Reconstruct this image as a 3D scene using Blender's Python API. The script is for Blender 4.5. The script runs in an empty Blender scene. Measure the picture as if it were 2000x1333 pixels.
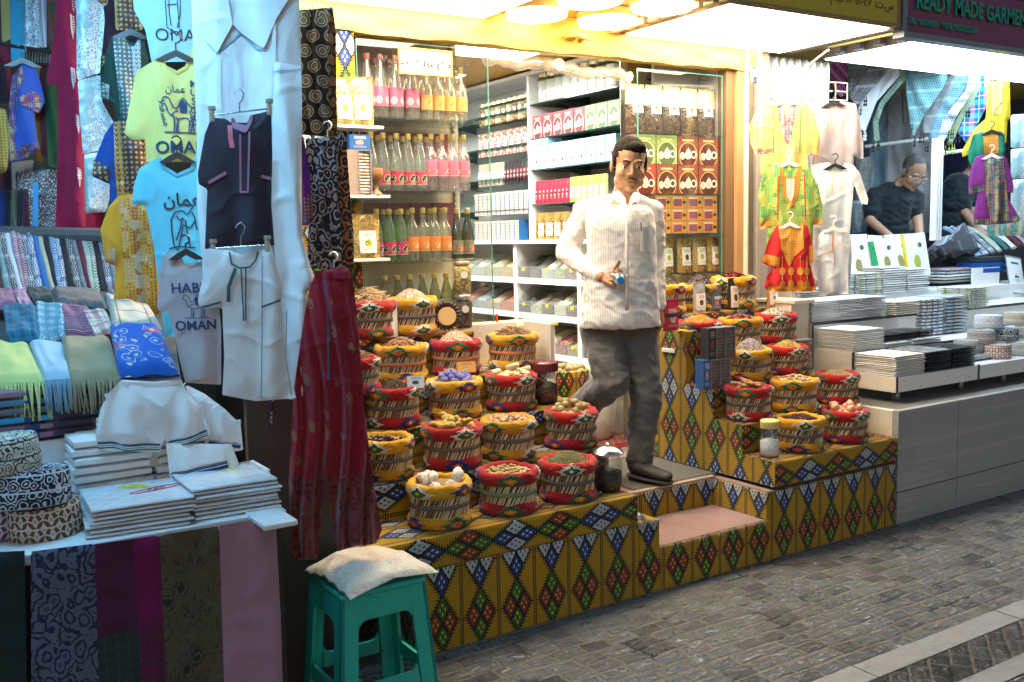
import bpy, bmesh, math, random
import numpy as np
from mathutils import Vector, Matrix, noise
random.seed(7); rng = np.random.RandomState(7)
R = math.radians; PI = math.pi
S = bpy.context.scene; COL = S.collection

# ---------------------------------------------------------------- camera
FPX = 1912.03; YAW, PITCH, ROLL = R(32.604), R(6.1957), R(-1.2474); CAM = np.array([0, 0, 1.55])
f_ = np.array([math.sin(YAW)*math.cos(PITCH), math.cos(YAW)*math.cos(PITCH), -math.sin(PITCH)])
r0_ = np.array([math.cos(YAW), -math.sin(YAW), 0]); u0_ = np.cross(r0_, f_)
r_ = math.cos(ROLL)*r0_ + math.sin(ROLL)*u0_; u_ = -math.sin(ROLL)*r0_ + math.cos(ROLL)*u0_
cd = bpy.data.cameras.new('camera'); cam = bpy.data.objects.new('camera', cd); COL.objects.link(cam)
cam.matrix_world = Matrix(((r_[0], u_[0], -f_[0], CAM[0]), (r_[1], u_[1], -f_[1], CAM[1]), (r_[2], u_[2], -f_[2], CAM[2]), (0, 0, 0, 1)))
cd.sensor_width = 36; cd.lens = FPX*36/2000; cd.clip_start = .05; cd.clip_end = 500
cd.dof.use_dof = True; cd.dof.focus_distance = 4.7; cd.dof.aperture_fstop = 11
S.camera = cam
# ---------------------------------------------------------------- sky, sun, exposure
W = bpy.data.worlds.new('World'); S.world = W; W.use_nodes = True
nt = W.node_tree; sky = nt.nodes.new('ShaderNodeTexSky'); sky.sky_type = 'NISHITA'; sky.sun_disc = False
sky.sun_elevation = R(24); sky.sun_rotation = R(200)
nt.links.new(sky.outputs[0], nt.nodes['Background'].inputs[0]); nt.nodes['Background'].inputs[1].default_value = .022
sl = bpy.data.lights.new('sun', 'SUN'); sl.energy = .05; sl.angle = R(12); sl.color = (.75, .88, 1)
so = bpy.data.objects.new('sun', sl); COL.objects.link(so); so.rotation_euler = (R(48), 0, R(-20))
S.view_settings.view_transform = 'Standard'; S.view_settings.look = 'None'; S.view_settings.exposure = 1.2; S.view_settings.gamma = 1
S.view_settings.use_curve_mapping = False
S.cycles.max_bounces = 8; S.cycles.transparent_max_bounces = 24; S.cycles.glossy_bounces = 3; S.cycles.diffuse_bounces = 3
S.cycles.use_denoising = True; S.cycles.sample_clamp_indirect = 6
S.cycles.caustics_reflective = False; S.cycles.caustics_refractive = False

# ---------------------------------------------------------------- points: a pixel of the 2000 px photo met with a real plane
def ray(x, y): return f_ + r_*(x-1000)/FPX - u_*(y-666.5)/FPX
def atZ(x, y, z): d = ray(x, y); return CAM + d*(z-CAM[2])/d[2]
def atY(x, y, v): d = ray(x, y); return CAM + d*(v-CAM[1])/d[1]
def atX(x, y, v): d = ray(x, y); return CAM + d*(v-CAM[0])/d[0]
def atD(x, y, d): return CAM + ray(x, y)*d

# ---------------------------------------------------------------- material expressions
class X:
    def __init__(s, g, k): s.g = g; s.k = k
    def __add__(s, o): return s.g.m('ADD', s, o)
    __radd__ = __add__
    def __sub__(s, o): return s.g.m('SUBTRACT', s, o)
    def __rsub__(s, o): return s.g.m('SUBTRACT', o, s)
    def __mul__(s, o): return s.g.m('MULTIPLY', s, o)
    __rmul__ = __mul__
    def __truediv__(s, o): return s.g.m('DIVIDE', s, o)
    def __lt__(s, o): return s.g.m('LESS_THAN', s, o)
    def __gt__(s, o): return s.g.m('GREATER_THAN', s, o)
    def __mod__(s, o): return s.g.m('FLOORED_MODULO', s, o)
    def abs(s): return s.g.m('ABSOLUTE', s)
    def fl(s): return s.g.m('FLOOR', s)
    def sin(s): return s.g.m('SINE', s)
    def max(s, o): return s.g.m('MAXIMUM', s, o)
    def min(s, o): return s.g.m('MINIMUM', s, o)
    def sqrt(s): return s.g.m('SQRT', s)
class G:
    """a Principled material under construction"""
    def __init__(s, name, rough=.8, metal=0, spec=.5):
        s.mat = bpy.data.materials.new(name); s.mat.use_nodes = True; s.t = s.mat.node_tree
        s.b = s.t.nodes['Principled BSDF']; s.b.inputs['Roughness'].default_value = rough
        s.b.inputs['Metallic'].default_value = metal; s.b.inputs['Specular IOR Level'].default_value = spec
        s.co = s.t.nodes.new('ShaderNodeTexCoord')
        sp = s.t.nodes.new('ShaderNodeSeparateXYZ'); s.t.links.new(s.co.outputs['UV'], sp.inputs[0])
        s.U = X(s, sp.outputs[0]); s.V = X(s, sp.outputs[1]); s.bumps = None
    def put(s, inp, v):
        if isinstance(v, X): s.t.links.new(v.k, inp)
        elif isinstance(v, (tuple, list)): inp.default_value = tuple(v)+((1,) if len(v) == 3 and len(inp.default_value) == 4 else ())
        else: inp.default_value = v
    def m(s, op, a, b=None):
        n = s.t.nodes.new('ShaderNodeMath'); n.operation = op; s.put(n.inputs[0], a)
        if b is not None: s.put(n.inputs[1], b)
        return X(s, n.outputs[0])
    def mix(s, f, a, b):
        n = s.t.nodes.new('ShaderNodeMix'); n.data_type = 'RGBA'; s.put(n.inputs[0], f); s.put(n.inputs[6], a); s.put(n.inputs[7], b)
        return X(s, n.outputs[2])
    def vec(s, x, y, z=0):
        n = s.t.nodes.new('ShaderNodeCombineXYZ'); s.put(n.inputs[0], x); s.put(n.inputs[1], y); s.put(n.inputs[2], z); return X(s, n.outputs[0])
    def obj(s): return X(s, s.co.outputs['Object'])
    def noise(s, scale, detail=3, v=None, dist=0, rough=.5):
        n = s.t.nodes.new('ShaderNodeTexNoise'); n.inputs['Scale'].default_value = scale; n.inputs['Detail'].default_value = detail
        n.inputs['Distortion'].default_value = dist; n.inputs['Roughness'].default_value = rough; s.t.links.new((v or s.obj()).k, n.inputs['Vector']); return X(s, n.outputs[0])
    def voro(s, scale, v=None, feature='F1', out='Distance', rnd=1):
        n = s.t.nodes.new('ShaderNodeTexVoronoi'); n.feature = feature; n.inputs['Scale'].default_value = scale
        n.inputs['Randomness'].default_value = rnd
        s.t.links.new((v or s.obj()).k, n.inputs['Vector']); return X(s, n.outputs[out])
    def ramp(s, f, stops, interp='LINEAR'):
        n = s.t.nodes.new('ShaderNodeValToRGB'); s.put(n.inputs[0], f); n.color_ramp.interpolation = interp
        e = n.color_ramp.elements
        while len(e) < len(stops): e.new(.5)
        for q, (p, c) in zip(e, stops): q.position = p; q.color = tuple(c)+(1,)
        return X(s, n.outputs[0])
    def bump(s, h, dist=.002, st=1):
        n = s.t.nodes.new('ShaderNodeBump'); n.inputs['Distance'].default_value = dist; n.inputs['Strength'].default_value = st
        s.put(n.inputs['Height'], h)
        if s.bumps is not None: s.t.links.new(s.bumps, n.inputs['Normal'])
        s.bumps = n.outputs[0]; return s
    def done(s, col=None, **kw):
        if col is not None: s.put(s.b.inputs['Base Color'], col)
        for k, v in kw.items(): s.put(s.b.inputs[k.replace('_', ' ')], v)
        if s.bumps is not None: s.t.links.new(s.bumps, s.b.inputs['Normal'])
        return s.mat
_mc = {}
def plain(name, c, rough=.5, metal=0, var=.12, vs=25, spec=.5, bump=.0, bs=200, **kw):
    """painted / plastic / metal surface with slight real wear in colour and gloss"""
    key = ('p', name)
    if key in _mc: return _mc[key]
    g = G(name, rough, metal, spec); n = g.noise(vs, 4)
    c2 = tuple(max(0, x*(1-var*1.6)) for x in c); col = g.mix(n, c2, tuple(min(1, x*(1+var*.6)) for x in c))
    if bump: g.bump(g.noise(bs, 3), bump)
    _mc[key] = g.done(col, Roughness=(n*.3)+(rough-.15), **kw); return _mc[key]
def emit(name, c, st):
    m = bpy.data.materials.new(name); m.use_nodes = True; t = m.node_tree; t.nodes.clear()
    e = t.nodes.new('ShaderNodeEmission'); e.inputs[0].default_value = tuple(c)+(1,); e.inputs[1].default_value = st
    o = t.nodes.new('ShaderNodeOutputMaterial'); t.links.new(e.outputs[0], o.inputs[0]); return m
def glass(name, tint=(1, 1, 1), refl=.08, rough=.02, haze=0, hc=(1, 1, 1)):
    """thin clear sheet: straight-through light, Fresnel reflection and optional milkiness"""
    m = bpy.data.materials.new(name); m.use_nodes = True; t = m.node_tree; t.nodes.clear()
    tr = t.nodes.new('ShaderNodeBsdfTransparent'); tr.inputs[0].default_value = tuple(tint)+(1,)
    gl = t.nodes.new('ShaderNodeBsdfGlossy'); gl.inputs['Roughness'].default_value = rough
    lw = t.nodes.new('ShaderNodeLayerWeight'); lw.inputs[0].default_value = .25
    ad = t.nodes.new('ShaderNodeMath'); ad.operation = 'MULTIPLY_ADD'; ad.inputs[1].default_value = .28; ad.inputs[2].default_value = refl
    t.links.new(lw.outputs['Fresnel'], ad.inputs[0])
    mx = t.nodes.new('ShaderNodeMixShader'); t.links.new(ad.outputs[0], mx.inputs[0]); t.links.new(tr.outputs[0], mx.inputs[1]); t.links.new(gl.outputs[0], mx.inputs[2])
    o = t.nodes.new('ShaderNodeOutputMaterial'); last = mx
    if haze:
        df = t.nodes.new('ShaderNodeBsdfDiffuse'); df.inputs[0].default_value = tuple(hc)+(1,)
        m2 = t.nodes.new('ShaderNodeMixShader'); m2.inputs[0].default_value = haze
        t.links.new(mx.outputs[0], m2.inputs[1]); t.links.new(df.outputs[0], m2.inputs[2]); last = m2
    t.links.new(last.outputs[0], o.inputs[0]); return m

# ---------------------------------------------------------------- mesh builder
class MB:
    def __init__(s): s.v = []; s.f = []; s.uv = []; s.mi = []; s.M = None
    def add(s, vs, fs, uvs=None, mi=0):
        o = len(s.v)
        if s.M is not None: vs = [tuple(s.M @ Vector(p)) for p in vs]
        s.v.extend([tuple(map(float, p)) for p in vs])
        for f in fs:
            s.f.append([i+o for i in f]); s.uv.append([uvs[i] for i in f] if uvs is not None else None); s.mi.append(mi)
        return s
    def box(s, x0, y0, z0, x1, y1, z1, mi=0, fit=False):
        vs = [(x0, y0, z0), (x1, y0, z0), (x1, y1, z0), (x0, y1, z0), (x0, y0, z1), (x1, y0, z1), (x1, y1, z1), (x0, y1, z1)]
        fs = [(0, 3, 2, 1), (4, 5, 6, 7), (0, 1, 5, 4), (1, 2, 6, 5), (2, 3, 7, 6), (3, 0, 4, 7)]
        o = len(s.uv); s.add(vs, fs, None, mi)
        if fit:
            for i in range(o, o+6): s.uv[i] = [(0, 0), (1, 0), (1, 1), (0, 1)]
            s.uv[o+5] = [(1, 0), (0, 0), (0, 1), (1, 1)][0:4]; s.uv[o+5] = [(0, 0), (1, 0), (1, 1), (0, 1)]
        return s
    def rbox(s, c, d, r=.005, seg=2, rot=None, mi=0):
        bm = bmesh.new(); bmesh.ops.create_cube(bm, size=1)
        bmesh.ops.scale(bm, vec=d, verts=bm.verts); bmesh.ops.bevel(bm, geom=bm.edges[:], offset=min(r, min(d)*.49), segments=seg, affect='EDGES', profile=.5)
        M = Matrix.Translation(c) @ (rot if rot is not None else Matrix())
        s.add([tuple(M @ v.co) for v in bm.verts], [[v.index for v in f.verts] for f in bm.faces], None, mi); bm.free(); return s
    def lathe(s, prof, seg=20, c=(0, 0, 0), mi=0, rref=None, squash=1, wob=0, cap=True):
        vs = []; uv = []; L = 0; rref = rref or max(p[0] for p in prof)
        for j, (r, z) in enumerate(prof):
            if j: L += math.hypot(r-prof[j-1][0], z-prof[j-1][1])
            for i in range(seg+1):
                a = 2*PI*i/seg; rr = r*(1+wob*math.sin(3*a+j*.7)+wob*.7*math.sin(7*a+j*1.9))
                vs.append((c[0]+rr*math.cos(a), c[1]+rr*math.sin(a)*squash, c[2]+z+wob*r*.5*math.sin(2*a+1))); uv.append((a*rref, L))
        fs = [(j*(seg+1)+i, j*(seg+1)+i+1, (j+1)*(seg+1)+i+1, (j+1)*(seg+1)+i) for j in range(len(prof)-1) for i in range(seg)]
        s.add(vs, fs, uv, mi)
        return s
    def tube(s, pts, r, seg=8, mi=0, flat=1, caps=True, closed=False):
        P = [Vector(p) for p in pts]; n = len(P); rs = r if isinstance(r, (list, tuple)) else [r]*n
        vs = []; uv = []; L = 0; up = None
        for j in range(n):
            if closed: t = P[(j+1) % n]-P[j-1]
            else: t = P[min(j+1, n-1)]-P[max(j-1, 0)]
            if t.length < 1e-9: t = Vector((0, 0, 1))
            t.normalize()
            if up is None: up = Vector((0, 0, 1)) if abs(t.z) < .9 else Vector((0, 1, 0))
            a = t.cross(up)
            if a.length < 1e-6: a = t.cross(Vector((1, 0, 0)))
            a.normalize(); b = a.cross(t).normalized(); up = b
            if j: L += (P[j]-P[j-1]).length
            for i in range(seg):
                q = 2*PI*i/seg; p = P[j]+a*math.cos(q)*rs[j]+b*math.sin(q)*rs[j]*flat
                vs.append(tuple(p)); uv.append((q*rs[j], L))
        fs = [(j*seg+i, j*seg+(i+1) % seg, (j+1)*seg+(i+1) % seg, (j+1)*seg+i) for j in range(n-1) for i in range(seg)]
        if closed: fs += [((n-1)*seg+i, (n-1)*seg+(i+1) % seg, (i+1) % seg, i) for i in range(seg)]
        elif caps: fs += [tuple(range(seg))[::-1], tuple((n-1)*seg+i for i in range(seg))]
        s.add(vs, fs, uv, mi); return s
    def prism(s, poly, y0, y1, mi=0):
        """poly of (x,z), extruded along y"""
        n = len(poly); vs = [(x, y0, z) for x, z in poly]+[(x, y1, z) for x, z in poly]
        fs = [tuple(range(n)), tuple(range(2*n-1, n-1, -1))]+[(i+n, (i+1) % n+n, (i+1) % n, i) for i in range(n)]
        s.add(vs, fs, None, mi); return s
    def ell(s, c, r, seg=12, rings=8, rot=None, mi=0, nz=0, nf=6):
        vs = []; uv = []
        for j in range(rings+1):
            th = PI*j/rings
            for i in range(seg):
                ph = 2*PI*i/seg; p = Vector((math.sin(th)*math.cos(ph), math.sin(th)*math.sin(ph), math.cos(th)))
                k = 1+nz*noise.noise(p*nf*.3+Vector(c)*37) if nz else 1
                q = Vector((p.x*r[0]*k, p.y*r[1]*k, p.z*r[2]*k))
                if rot is not None: q = rot @ q
                vs.append((c[0]+q.x, c[1]+q.y, c[2]+q.z)); uv.append((ph*r[0], th*r[2]))
        fs = [(j*seg+i, (j+1)*seg+i, (j+1)*seg+(i+1) % seg, j*seg+(i+1) % seg) for j in range(rings) for i in range(seg)]
        s.add(vs, fs, uv, mi); return s
    def grid(s, fn, nu, nv, uvs=(1, 1), mi=0):
        vs = []; uv = []
        for j in range(nv+1):
            for i in range(nu+1):
                vs.append(tuple(fn(i/nu, j/nv))); uv.append((i/nu*uvs[0], j/nv*uvs[1]))
        fs = [(j*(nu+1)+i, j*(nu+1)+i+1, (j+1)*(nu+1)+i+1, (j+1)*(nu+1)+i) for j in range(nv) for i in range(nu)]
        s.add(vs, fs, uv, mi); return s
    def mesh(s, name, mats, smooth=None, org=(0, 0, 0)):
        me = bpy.data.meshes.new(name); V = np.array(s.v)-np.array(org)
        me.from_pydata(V.tolist(), [], s.f)
        for m in (mats if isinstance(mats, (list, tuple)) else [mats]): me.materials.append(m)
        me.polygons.foreach_set('material_index', s.mi)
        uvl = me.uv_layers.new(name='UVMap'); flat = []
        for f, uv in zip(s.f, s.uv):
            if uv is None:
                p = [V[i] for i in f]; n = np.zeros(3)
                for i in range(1, len(p)-1): n += np.cross(p[i]-p[0], p[i+1]-p[0])
                k = int(np.argmax(np.abs(n)))
                for q in p: flat.extend(((q[1], q[2]) if k == 0 else (q[0], q[2]) if k == 1 else (q[0], q[1])))
            else:
                for q in uv: flat.extend(q)
        uvl.data.foreach_set('uv', np.array(flat, dtype=np.float32))
        me.polygons.foreach_set('use_smooth', [smooth is not None]*len(s.f))
        me.update()
        if smooth is not None and smooth < 180: me.set_sharp_from_angle(angle=R(smooth))
        return me
    def build(s, name, mats, parent=None, smooth=None, org=None):
        org = org if org is not None else (0, 0, 0)
        o = bpy.data.objects.new(name, s.mesh(name, mats, smooth, org)); COL.objects.link(o); o.location = org
        if parent is not None: o.parent = parent
        return o
def tag(o, label=None, cat=None, group=None, kind=None):
    if label: o['label'] = label
    if cat: o['category'] = cat
    if group: o['group'] = group
    if kind: o['kind'] = kind
    return o
def thing(name, label, cat, loc=(0, 0, 0), rz=0, group=None):
    o = bpy.data.objects.new(name, None); COL.objects.link(o); o.location = loc; o.rotation_euler = (0, 0, rz); o.empty_display_size = .05
    return tag(o, label, cat, group)
def dup(root, loc=None, rz=None, label=None, group=None, mats=None, scale=None):
    c = root.copy(); COL.objects.link(c)
    if loc is not None: c.location = loc
    if rz is not None: c.rotation_euler = (0, 0, rz)
    if scale is not None: c.scale = scale
    if label: c['label'] = label
    if group: c['group'] = group
    for ch in root.children:
        d = ch.copy(); COL.objects.link(d); d.parent = c
        for g2 in ch.children:
            e = g2.copy(); COL.objects.link(e); e.parent = d
    return c
def inst(name, me, loc, rz=0, parent=None, label=None, cat=None, group=None, rot=None, scale=None):
    o = bpy.data.objects.new(name, me); COL.objects.link(o); o.location = loc; o.rotation_euler = rot or (0, 0, rz)
    if scale is not None: o.scale = scale if isinstance(scale, (tuple, list)) else (scale,)*3
    if parent is not None: o.parent = parent
    return tag(o, label, cat, group)
_O = 'lowest second third fourth fifth sixth seventh eighth ninth tenth eleventh twelfth thirteenth fourteenth fifteenth sixteenth seventeenth eighteenth nineteenth twentieth'.split()
def nth(i, first='first'):
    return first if i == 0 else _O[i] if i < 20 else str(i+1)+'th'
_tc = {}
def textmesh(s, size=1.0, ext=0, spacing=1, bold=0):
    """returns (verts2d, faces) of a line of text, centred"""
    k = (s, spacing, bold)
    if k not in _tc:
        c = bpy.data.curves.new('t', 'FONT'); c.body = s; c.size = 1; c.align_x = 'CENTER'; c.align_y = 'CENTER'; c.resolution_u = 3; c.space_character = spacing; c.offset = bold
        o = bpy.data.objects.new('t', c); COL.objects.link(o); dg = bpy.context.evaluated_depsgraph_get(); dg.update()
        me = bpy.data.meshes.new_from_object(o.evaluated_get(dg))
        _tc[k] = ([tuple(v.co) for v in me.vertices], [tuple(p.vertices) for p in me.polygons])
        bpy.data.objects.remove(o); bpy.data.curves.remove(c); bpy.data.meshes.remove(me)
    v, f = _tc[k]; return [(x*size, y*size) for x, y, _ in v], f
def text_on(mb, s, O, ax, up, size, mi=0, off=0, spacing=1, bold=0, fn=None):
    """lay text on a plane (origin O, axes ax/up); thin slab 0.6 mm"""
    v, f = textmesh(s, size, spacing=spacing, bold=bold)
    n = np.cross(ax, up)
    P = [O+np.array(ax)*x+np.array(up)*y+n*(off+(fn(x, y) if fn else 0)) for x, y in v]
    mb.add(P, f, None, mi)
# ---------------------------------------------------------------- cloth materials
YEL = (.60, .33, .018); BLK = (.012, .012, .018)
def weave(g, amp=.0015, s=900, wr=.006, ws=9):
    g.bump(g.noise(ws, 3, dist=.6), wr, .8)
    g.bump((g.U*s).sin()*(g.V*s).sin(), amp, .35); return g
def cloth(name, c, rough=.85, wr=.006, ws=9, var=.15, sheen=.2, spec=.25):
    if ('c', name) in _mc: return _mc[('c', name)]
    g = G(name, rough, 0, spec); weave(g, wr=wr, ws=ws)
    n = g.noise(14, 4); col = g.mix(n, tuple(x*(1-var) for x in c), tuple(min(1, x*(1+var*.5)) for x in c))
    _mc[('c', name)] = g.done(col, Sheen_Weight=sheen); return _mc[('c', name)]
def kilim(swap=False):
    g = G('yellow_kilim', .9, 0, .15)
    if swap: g.U, g.V = g.V+.10, g.U
    wob = g.noise(3, 2)
    U = g.U+(wob-.5)*.012+50.0; V = g.V+(wob-.5)*.01+42.0+.0
    qv = (V/.004).fl()*.004; qu = (U/.003).fl()*.003
    ci = (U/.168).fl(); a = ((qu) % .168)-.084; b = ((qv) % .21)-.105; par = ((V/.21).fl()) % 2.0
    p = a/.061+b/.105; q = a/.061-b/.105; m = p.abs().max(q.abs())
    inside = m < .97
    tb = (p*q) < 0.0
    cA = g.mix(tb, (.22, .035, .022), (.03, .13, .02))         # red sides, green top and bottom
    cB = g.mix(tb, (.42, .47, .50), (.018, .05, .20))           # white sides, blue top and bottom
    c = g.mix(par, cA, cB)
    d = (((p.abs()-.5).abs()-.17).abs()).max(((q.abs()-.5).abs()-.17).abs())
    dotc = g.mix(par, (.62, .42, .05), g.mix(tb, (.02, .04, .10), (.5, .55, .6)))
    c = g.mix(d < .075, c, dotc)
    c = g.mix((p.abs().min(q.abs())) < .09, c, BLK)
    teeth = (m < 1.10).max((m < 1.27)*((((V+50.0) % .0115)) < .0052))
    base = g.mix(g.noise(5, 4), (.33, .185, .008), (.46, .27, .014))
    c = g.mix(inside, g.mix(teeth, base, BLK), c)
    e = (.084)-(a.abs())                                         # distance from the ladder line
    rung = ((V % .007) < .003)*(e < .006)
    rail = (e > .0055)*(e < .0078)
    c = g.mix(rung.max(rail), c, BLK)
    g.bump(g.noise(6, 3), .012, .9); g.bump((g.V*900).sin()+(g.U*500).sin(), .0015, .5)
    grime = g.noise(2.2, 5); c = g.mix((grime-.35)*.55, c, (.10, .075, .03))
    return g.done(c, Sheen_Weight=.15)
def motif(name, base, alt, seed=0, pitch=.186, h=.075, v0=.03):
    """cross-stitched stepped diamonds on plain cloth (basket rims and sacks)"""
    g = G(name, .9, 0, .15); s = .0042
    U = (g.U/s).fl()*s+seed*.037; V = (g.V/s).fl()*s
    k = ((U/pitch).fl()); a = (((U) % pitch)-pitch/2).abs()/.058; b = ((V-v0).abs())/.034
    zig = ((V*1.0/s*.5).fl() % 2.0)*.09
    m = a+b+zig; par = (k+seed) % 3.0
    hue = [((.012, .035, .16), (.45, .05, .03)), ((.02, .12, .06), (.50, .17, .02)), ((.55, .52, .46), (.03, .13, .04))]
    o = g.mix(par > 1.5, g.mix(par > .5, hue[0][0], hue[1][0]), hue[2][0])
    i = g.mix(par > 1.5, g.mix(par > .5, hue[0][1], hue[1][1]), hue[2][1])
    nb = g.noise(7, 3); base2 = g.mix(nb, tuple(x*.72 for x in base), base)
    c = g.mix(m < 1.0, base2, o); c = g.mix(m < .66, c, BLK); c = g.mix(m < .56, c, i); c = g.mix(m < .26, c, alt)
    hook = ((((V/s).fl() % 4.0) < 1.0)*(m > 1.0)*(m < 1.22)); c = g.mix(hook, c, o)
    g.bump(g.noise(22, 3, dist=.5), .012, 1); g.bump(g.noise(60, 2), .003, .6)
    return g.done(c, Sheen_Weight=.15)
def wicker():
    g = G('split_cane', .5, 0, .4); n = g.noise(22, 4); return g.done(g.mix(n, (.46, .31, .15), (.80, .66, .43)))
def cordm(name, c1, c2=(.35, .27, .17)):
    g = G(name, .8, 0, .2); s = .011
    p = ((g.U+g.V) % s)/s; q = ((g.U-g.V+9.0) % s)/s
    x = (p-.5).abs() < .21; y = (q-.5).abs() < .21
    g.bump(x.max(y), .003, 1); return g.done(g.mix(x.max(y), c2, c1))
def stripes(name, cols, period, axis='V', rough=.85, wr=.006, tilt=0, jit=0.0):
    """repeating bands: cols = [(end fraction, colour)...]"""
    g = G(name, rough, 0, .2); t = (g.V+g.U*tilt) if axis == 'V' else (g.U+g.V*tilt)
    f = ((t+20.0)/period) % 1.0
    n = g.ramp(f, [(0, cols[0][1])]+[(cols[i][0], cols[i+1][1]) for i in range(len(cols)-1)], 'CONSTANT')
    weave(g, wr=wr); return g.done(n, Sheen_Weight=.2)
def plaid(name, base, c1, c2, c3, period=.07):
    g = G(name, .85, 0, .2); u = ((g.U+9.0)/period) % 1.0; v = ((g.V+9.0)/period) % 1.0
    c = g.mix((u > .62)*.55, base, c1); c = g.mix((v > .62)*.55, c, c2)
    ln = ((u-.3).abs() < .025).max((v-.3).abs() < .025); c = g.mix(ln*.8, c, c3); weave(g); return g.done(c, Sheen_Weight=.2)
def keff(name, base, fg, s=.009, kind=0):
    """chequered headscarf weave: interlocking hooks, stripes every few centimetres"""
    g = G(name, .88, 0, .2); u = (g.U+9.0)/s; v = (g.V+9.0)/s
    if kind == 0: p = (((u+((v*.5).fl() % 2.0)*.5) % 1.0) < .5); q = ((v % 1.0) > .28); pat = p*q
    elif kind == 1: z = (((u*.6) % 1.0)-.5).abs()*1.4; pat = ((v*.7+z) % 1.0) < .5
    else: pat = (((u % 1.0)-.5).abs()+((v % 1.0)-.5).abs()) < .42
    band = (((g.V+9.0) % .11) < .018)*((((g.V+9.0) % .0055)) < .003)
    c = g.mix(pat.max(band), base, fg); weave(g, wr=.01, ws=16); return g.done(c, Sheen_Weight=.2)
def paisley(name, base, c1, c2, s=22, dark=None):
    g = G(name, .85, 0, .2); v = g.vec(g.U, g.V); w = g.noise(6, 2, v=v)
    v2 = g.vec(g.U+w*.05, g.V*.72+w*.04)
    w2 = g.noise(s*2.2, 2, v=v); d = g.voro(s, v2)+(w2-.5)*.35; c = g.mix((d*22).sin() > .35, base, c1); c = g.mix(d < .14, c, c2)
    d2 = g.voro(s*3.1, v2); c = g.mix((d2 < .17)*(d > .42), c, c1)
    weave(g); return g.done(c, Sheen_Weight=.15)
def medallion(name, base, c1, c2, s=.075):
    g = G(name, .85, 0, .2); row = ((g.V+9.0)/(s*.86)).fl(); u = (((g.U+9.0)/s+(row % 2.0)*.5) % 1.0)-.5; v = ((((g.V+9.0)/(s*.86)) % 1.0)-.5)*.86
    r = (u*u+v*v).sqrt(); c = g.mix((r*42).sin() > .1, base, c1); c = g.mix(r > .44, c, base); c = g.mix(r < .12, c, c2)
    c = g.mix((r > .27)*(r < .33), c, c2); weave(g); return g.done(c, Sheen_Weight=.15)
def goldwork(name, base, gold, s=.016, dens=.5, metal=.4, extra=None):
    """dense embroidery: rows of knots, zigzags and leaf spots"""
    g = G(name, .55, 0, .5); u = (g.U+9.0)/s; v = (g.V+9.0)/s
    a = ((u % 1.0)-.5).abs(); b = ((v % 1.0)-.5).abs(); r = a+b
    col = (((u*.5).fl() % 3.0) < .5); z = ((v+a*2) % 1.0) < .5
    pat = (r < .34).max(col*z); vo = g.voro(1.3/s, g.vec(g.U, g.V)); pat = pat.max((vo < .22))
    n = g.noise(40, 3, v=g.vec(g.U, g.V)) > (1-dens); pat = (pat*(n.max(col))).min(1.0)
    gc = g.mix(g.noise(300, 2), tuple(x*.55 for x in gold), gold)
    if extra is not None: gc = g.mix(g.voro(.5/s, g.vec(g.U, g.V), out='Color') > .55, gc, extra)
    g.bump(pat, .002, .8); g.bump(g.noise(11, 3), .006, .7)
    return g.done(g.mix(pat, base, gc), Metallic=pat*metal)
def lace(name, c1=(.5, .58, .64), c2=(.13, .18, .22), s=34):
    g = G(name, .4, 0, .6); v = g.vec(g.U, g.V*.8); d = g.voro(s, v); e = g.voro(s*2.7, v, 'DISTANCE_TO_EDGE')
    c = g.mix((d*22).sin() > 0.1, tuple(a*1.6 for a in c2), c1); c = g.mix(e < .06, c, (.6, .68, .72)); c = g.mix(g.noise(9, 2) > .62, c, (.25, .42, .47))
    g.bump(d, .003, .8); g.bump(g.noise(8, 3), .008, .7); return g.done(c, Metallic=.15)
def floral(name, base, pet, leaf, cen, s=9, soft=0):
    g = G(name, .85, 0, .2); v = g.vec(g.U, g.V); n = g.noise(s*2.2, 2, v=v); v2 = g.vec(g.U+n*.03, g.V+n*.03)
    d = g.voro(s, v2); d2 = g.voro(s*1.7, g.vec(g.U+3.3, g.V+n*.05)); ring = ((d*30+n*9).sin() > 0)
    c = g.mix((d2*13+n*5).sin() > .93, base, leaf); c = g.mix((d2 < .2), c, leaf)
    c = g.mix((d < .3)*ring, c, pet); c = g.mix(d < .09, c, cen); weave(g)
    if soft: c = g.mix(soft, c, base)
    return g.done(c, Sheen_Weight=.15)
def capm(name, base, thr, mode=0):
    """embroidered round cap: two bands of looping motifs between lines (uv = arc, height)"""
    g = G(name, .8, 0, .2); s = .034; u = ((g.U+9.0)/s) % 1.0; a = (u-.5)*2; v = g.V/.036; w = (v % 1.0)*2-1.0
    if mode == 0: t = ((a.abs()*7+w*w*4).sin() > .5).max((a.abs()*3-w*6).sin() > .8)
    elif mode == 1: t = ((a.abs()*6-w*5).sin() > .45).max((a.abs()*5+w*6).sin() > .72)
    elif mode == 2: n = g.noise(70, 1, v=g.vec(g.U, g.V)); t = ((g.voro(48, g.vec(g.U+n*.012, g.V))*21).sin() > .35)
    else: t = (((a.abs()+w.abs())*11).sin() > .1)
    ln = (w.abs() > .9); c = g.mix(t.max(ln), base, thr); g.bump(t, .0015, .8); return g.done(c)
M = {}
M['kilim'] = kilim(); M['kilim_r'] = kilim(True)
M['mot_y'] = motif('yellow_stitched_cloth', (.66, .33, .02), (.6, .45, .05), 0)
M['mot_y2'] = motif('golden_stitched_cloth', (.58, .27, .015), (.5, .06, .03), 1)
M['mot_r'] = motif('red_stitched_cloth', (.42, .018, .016), (.75, .7, .6), 2)
M['mot_r2'] = motif('crimson_stitched_cloth', (.34, .012, .018), (.6, .35, .03), 1)
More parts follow.
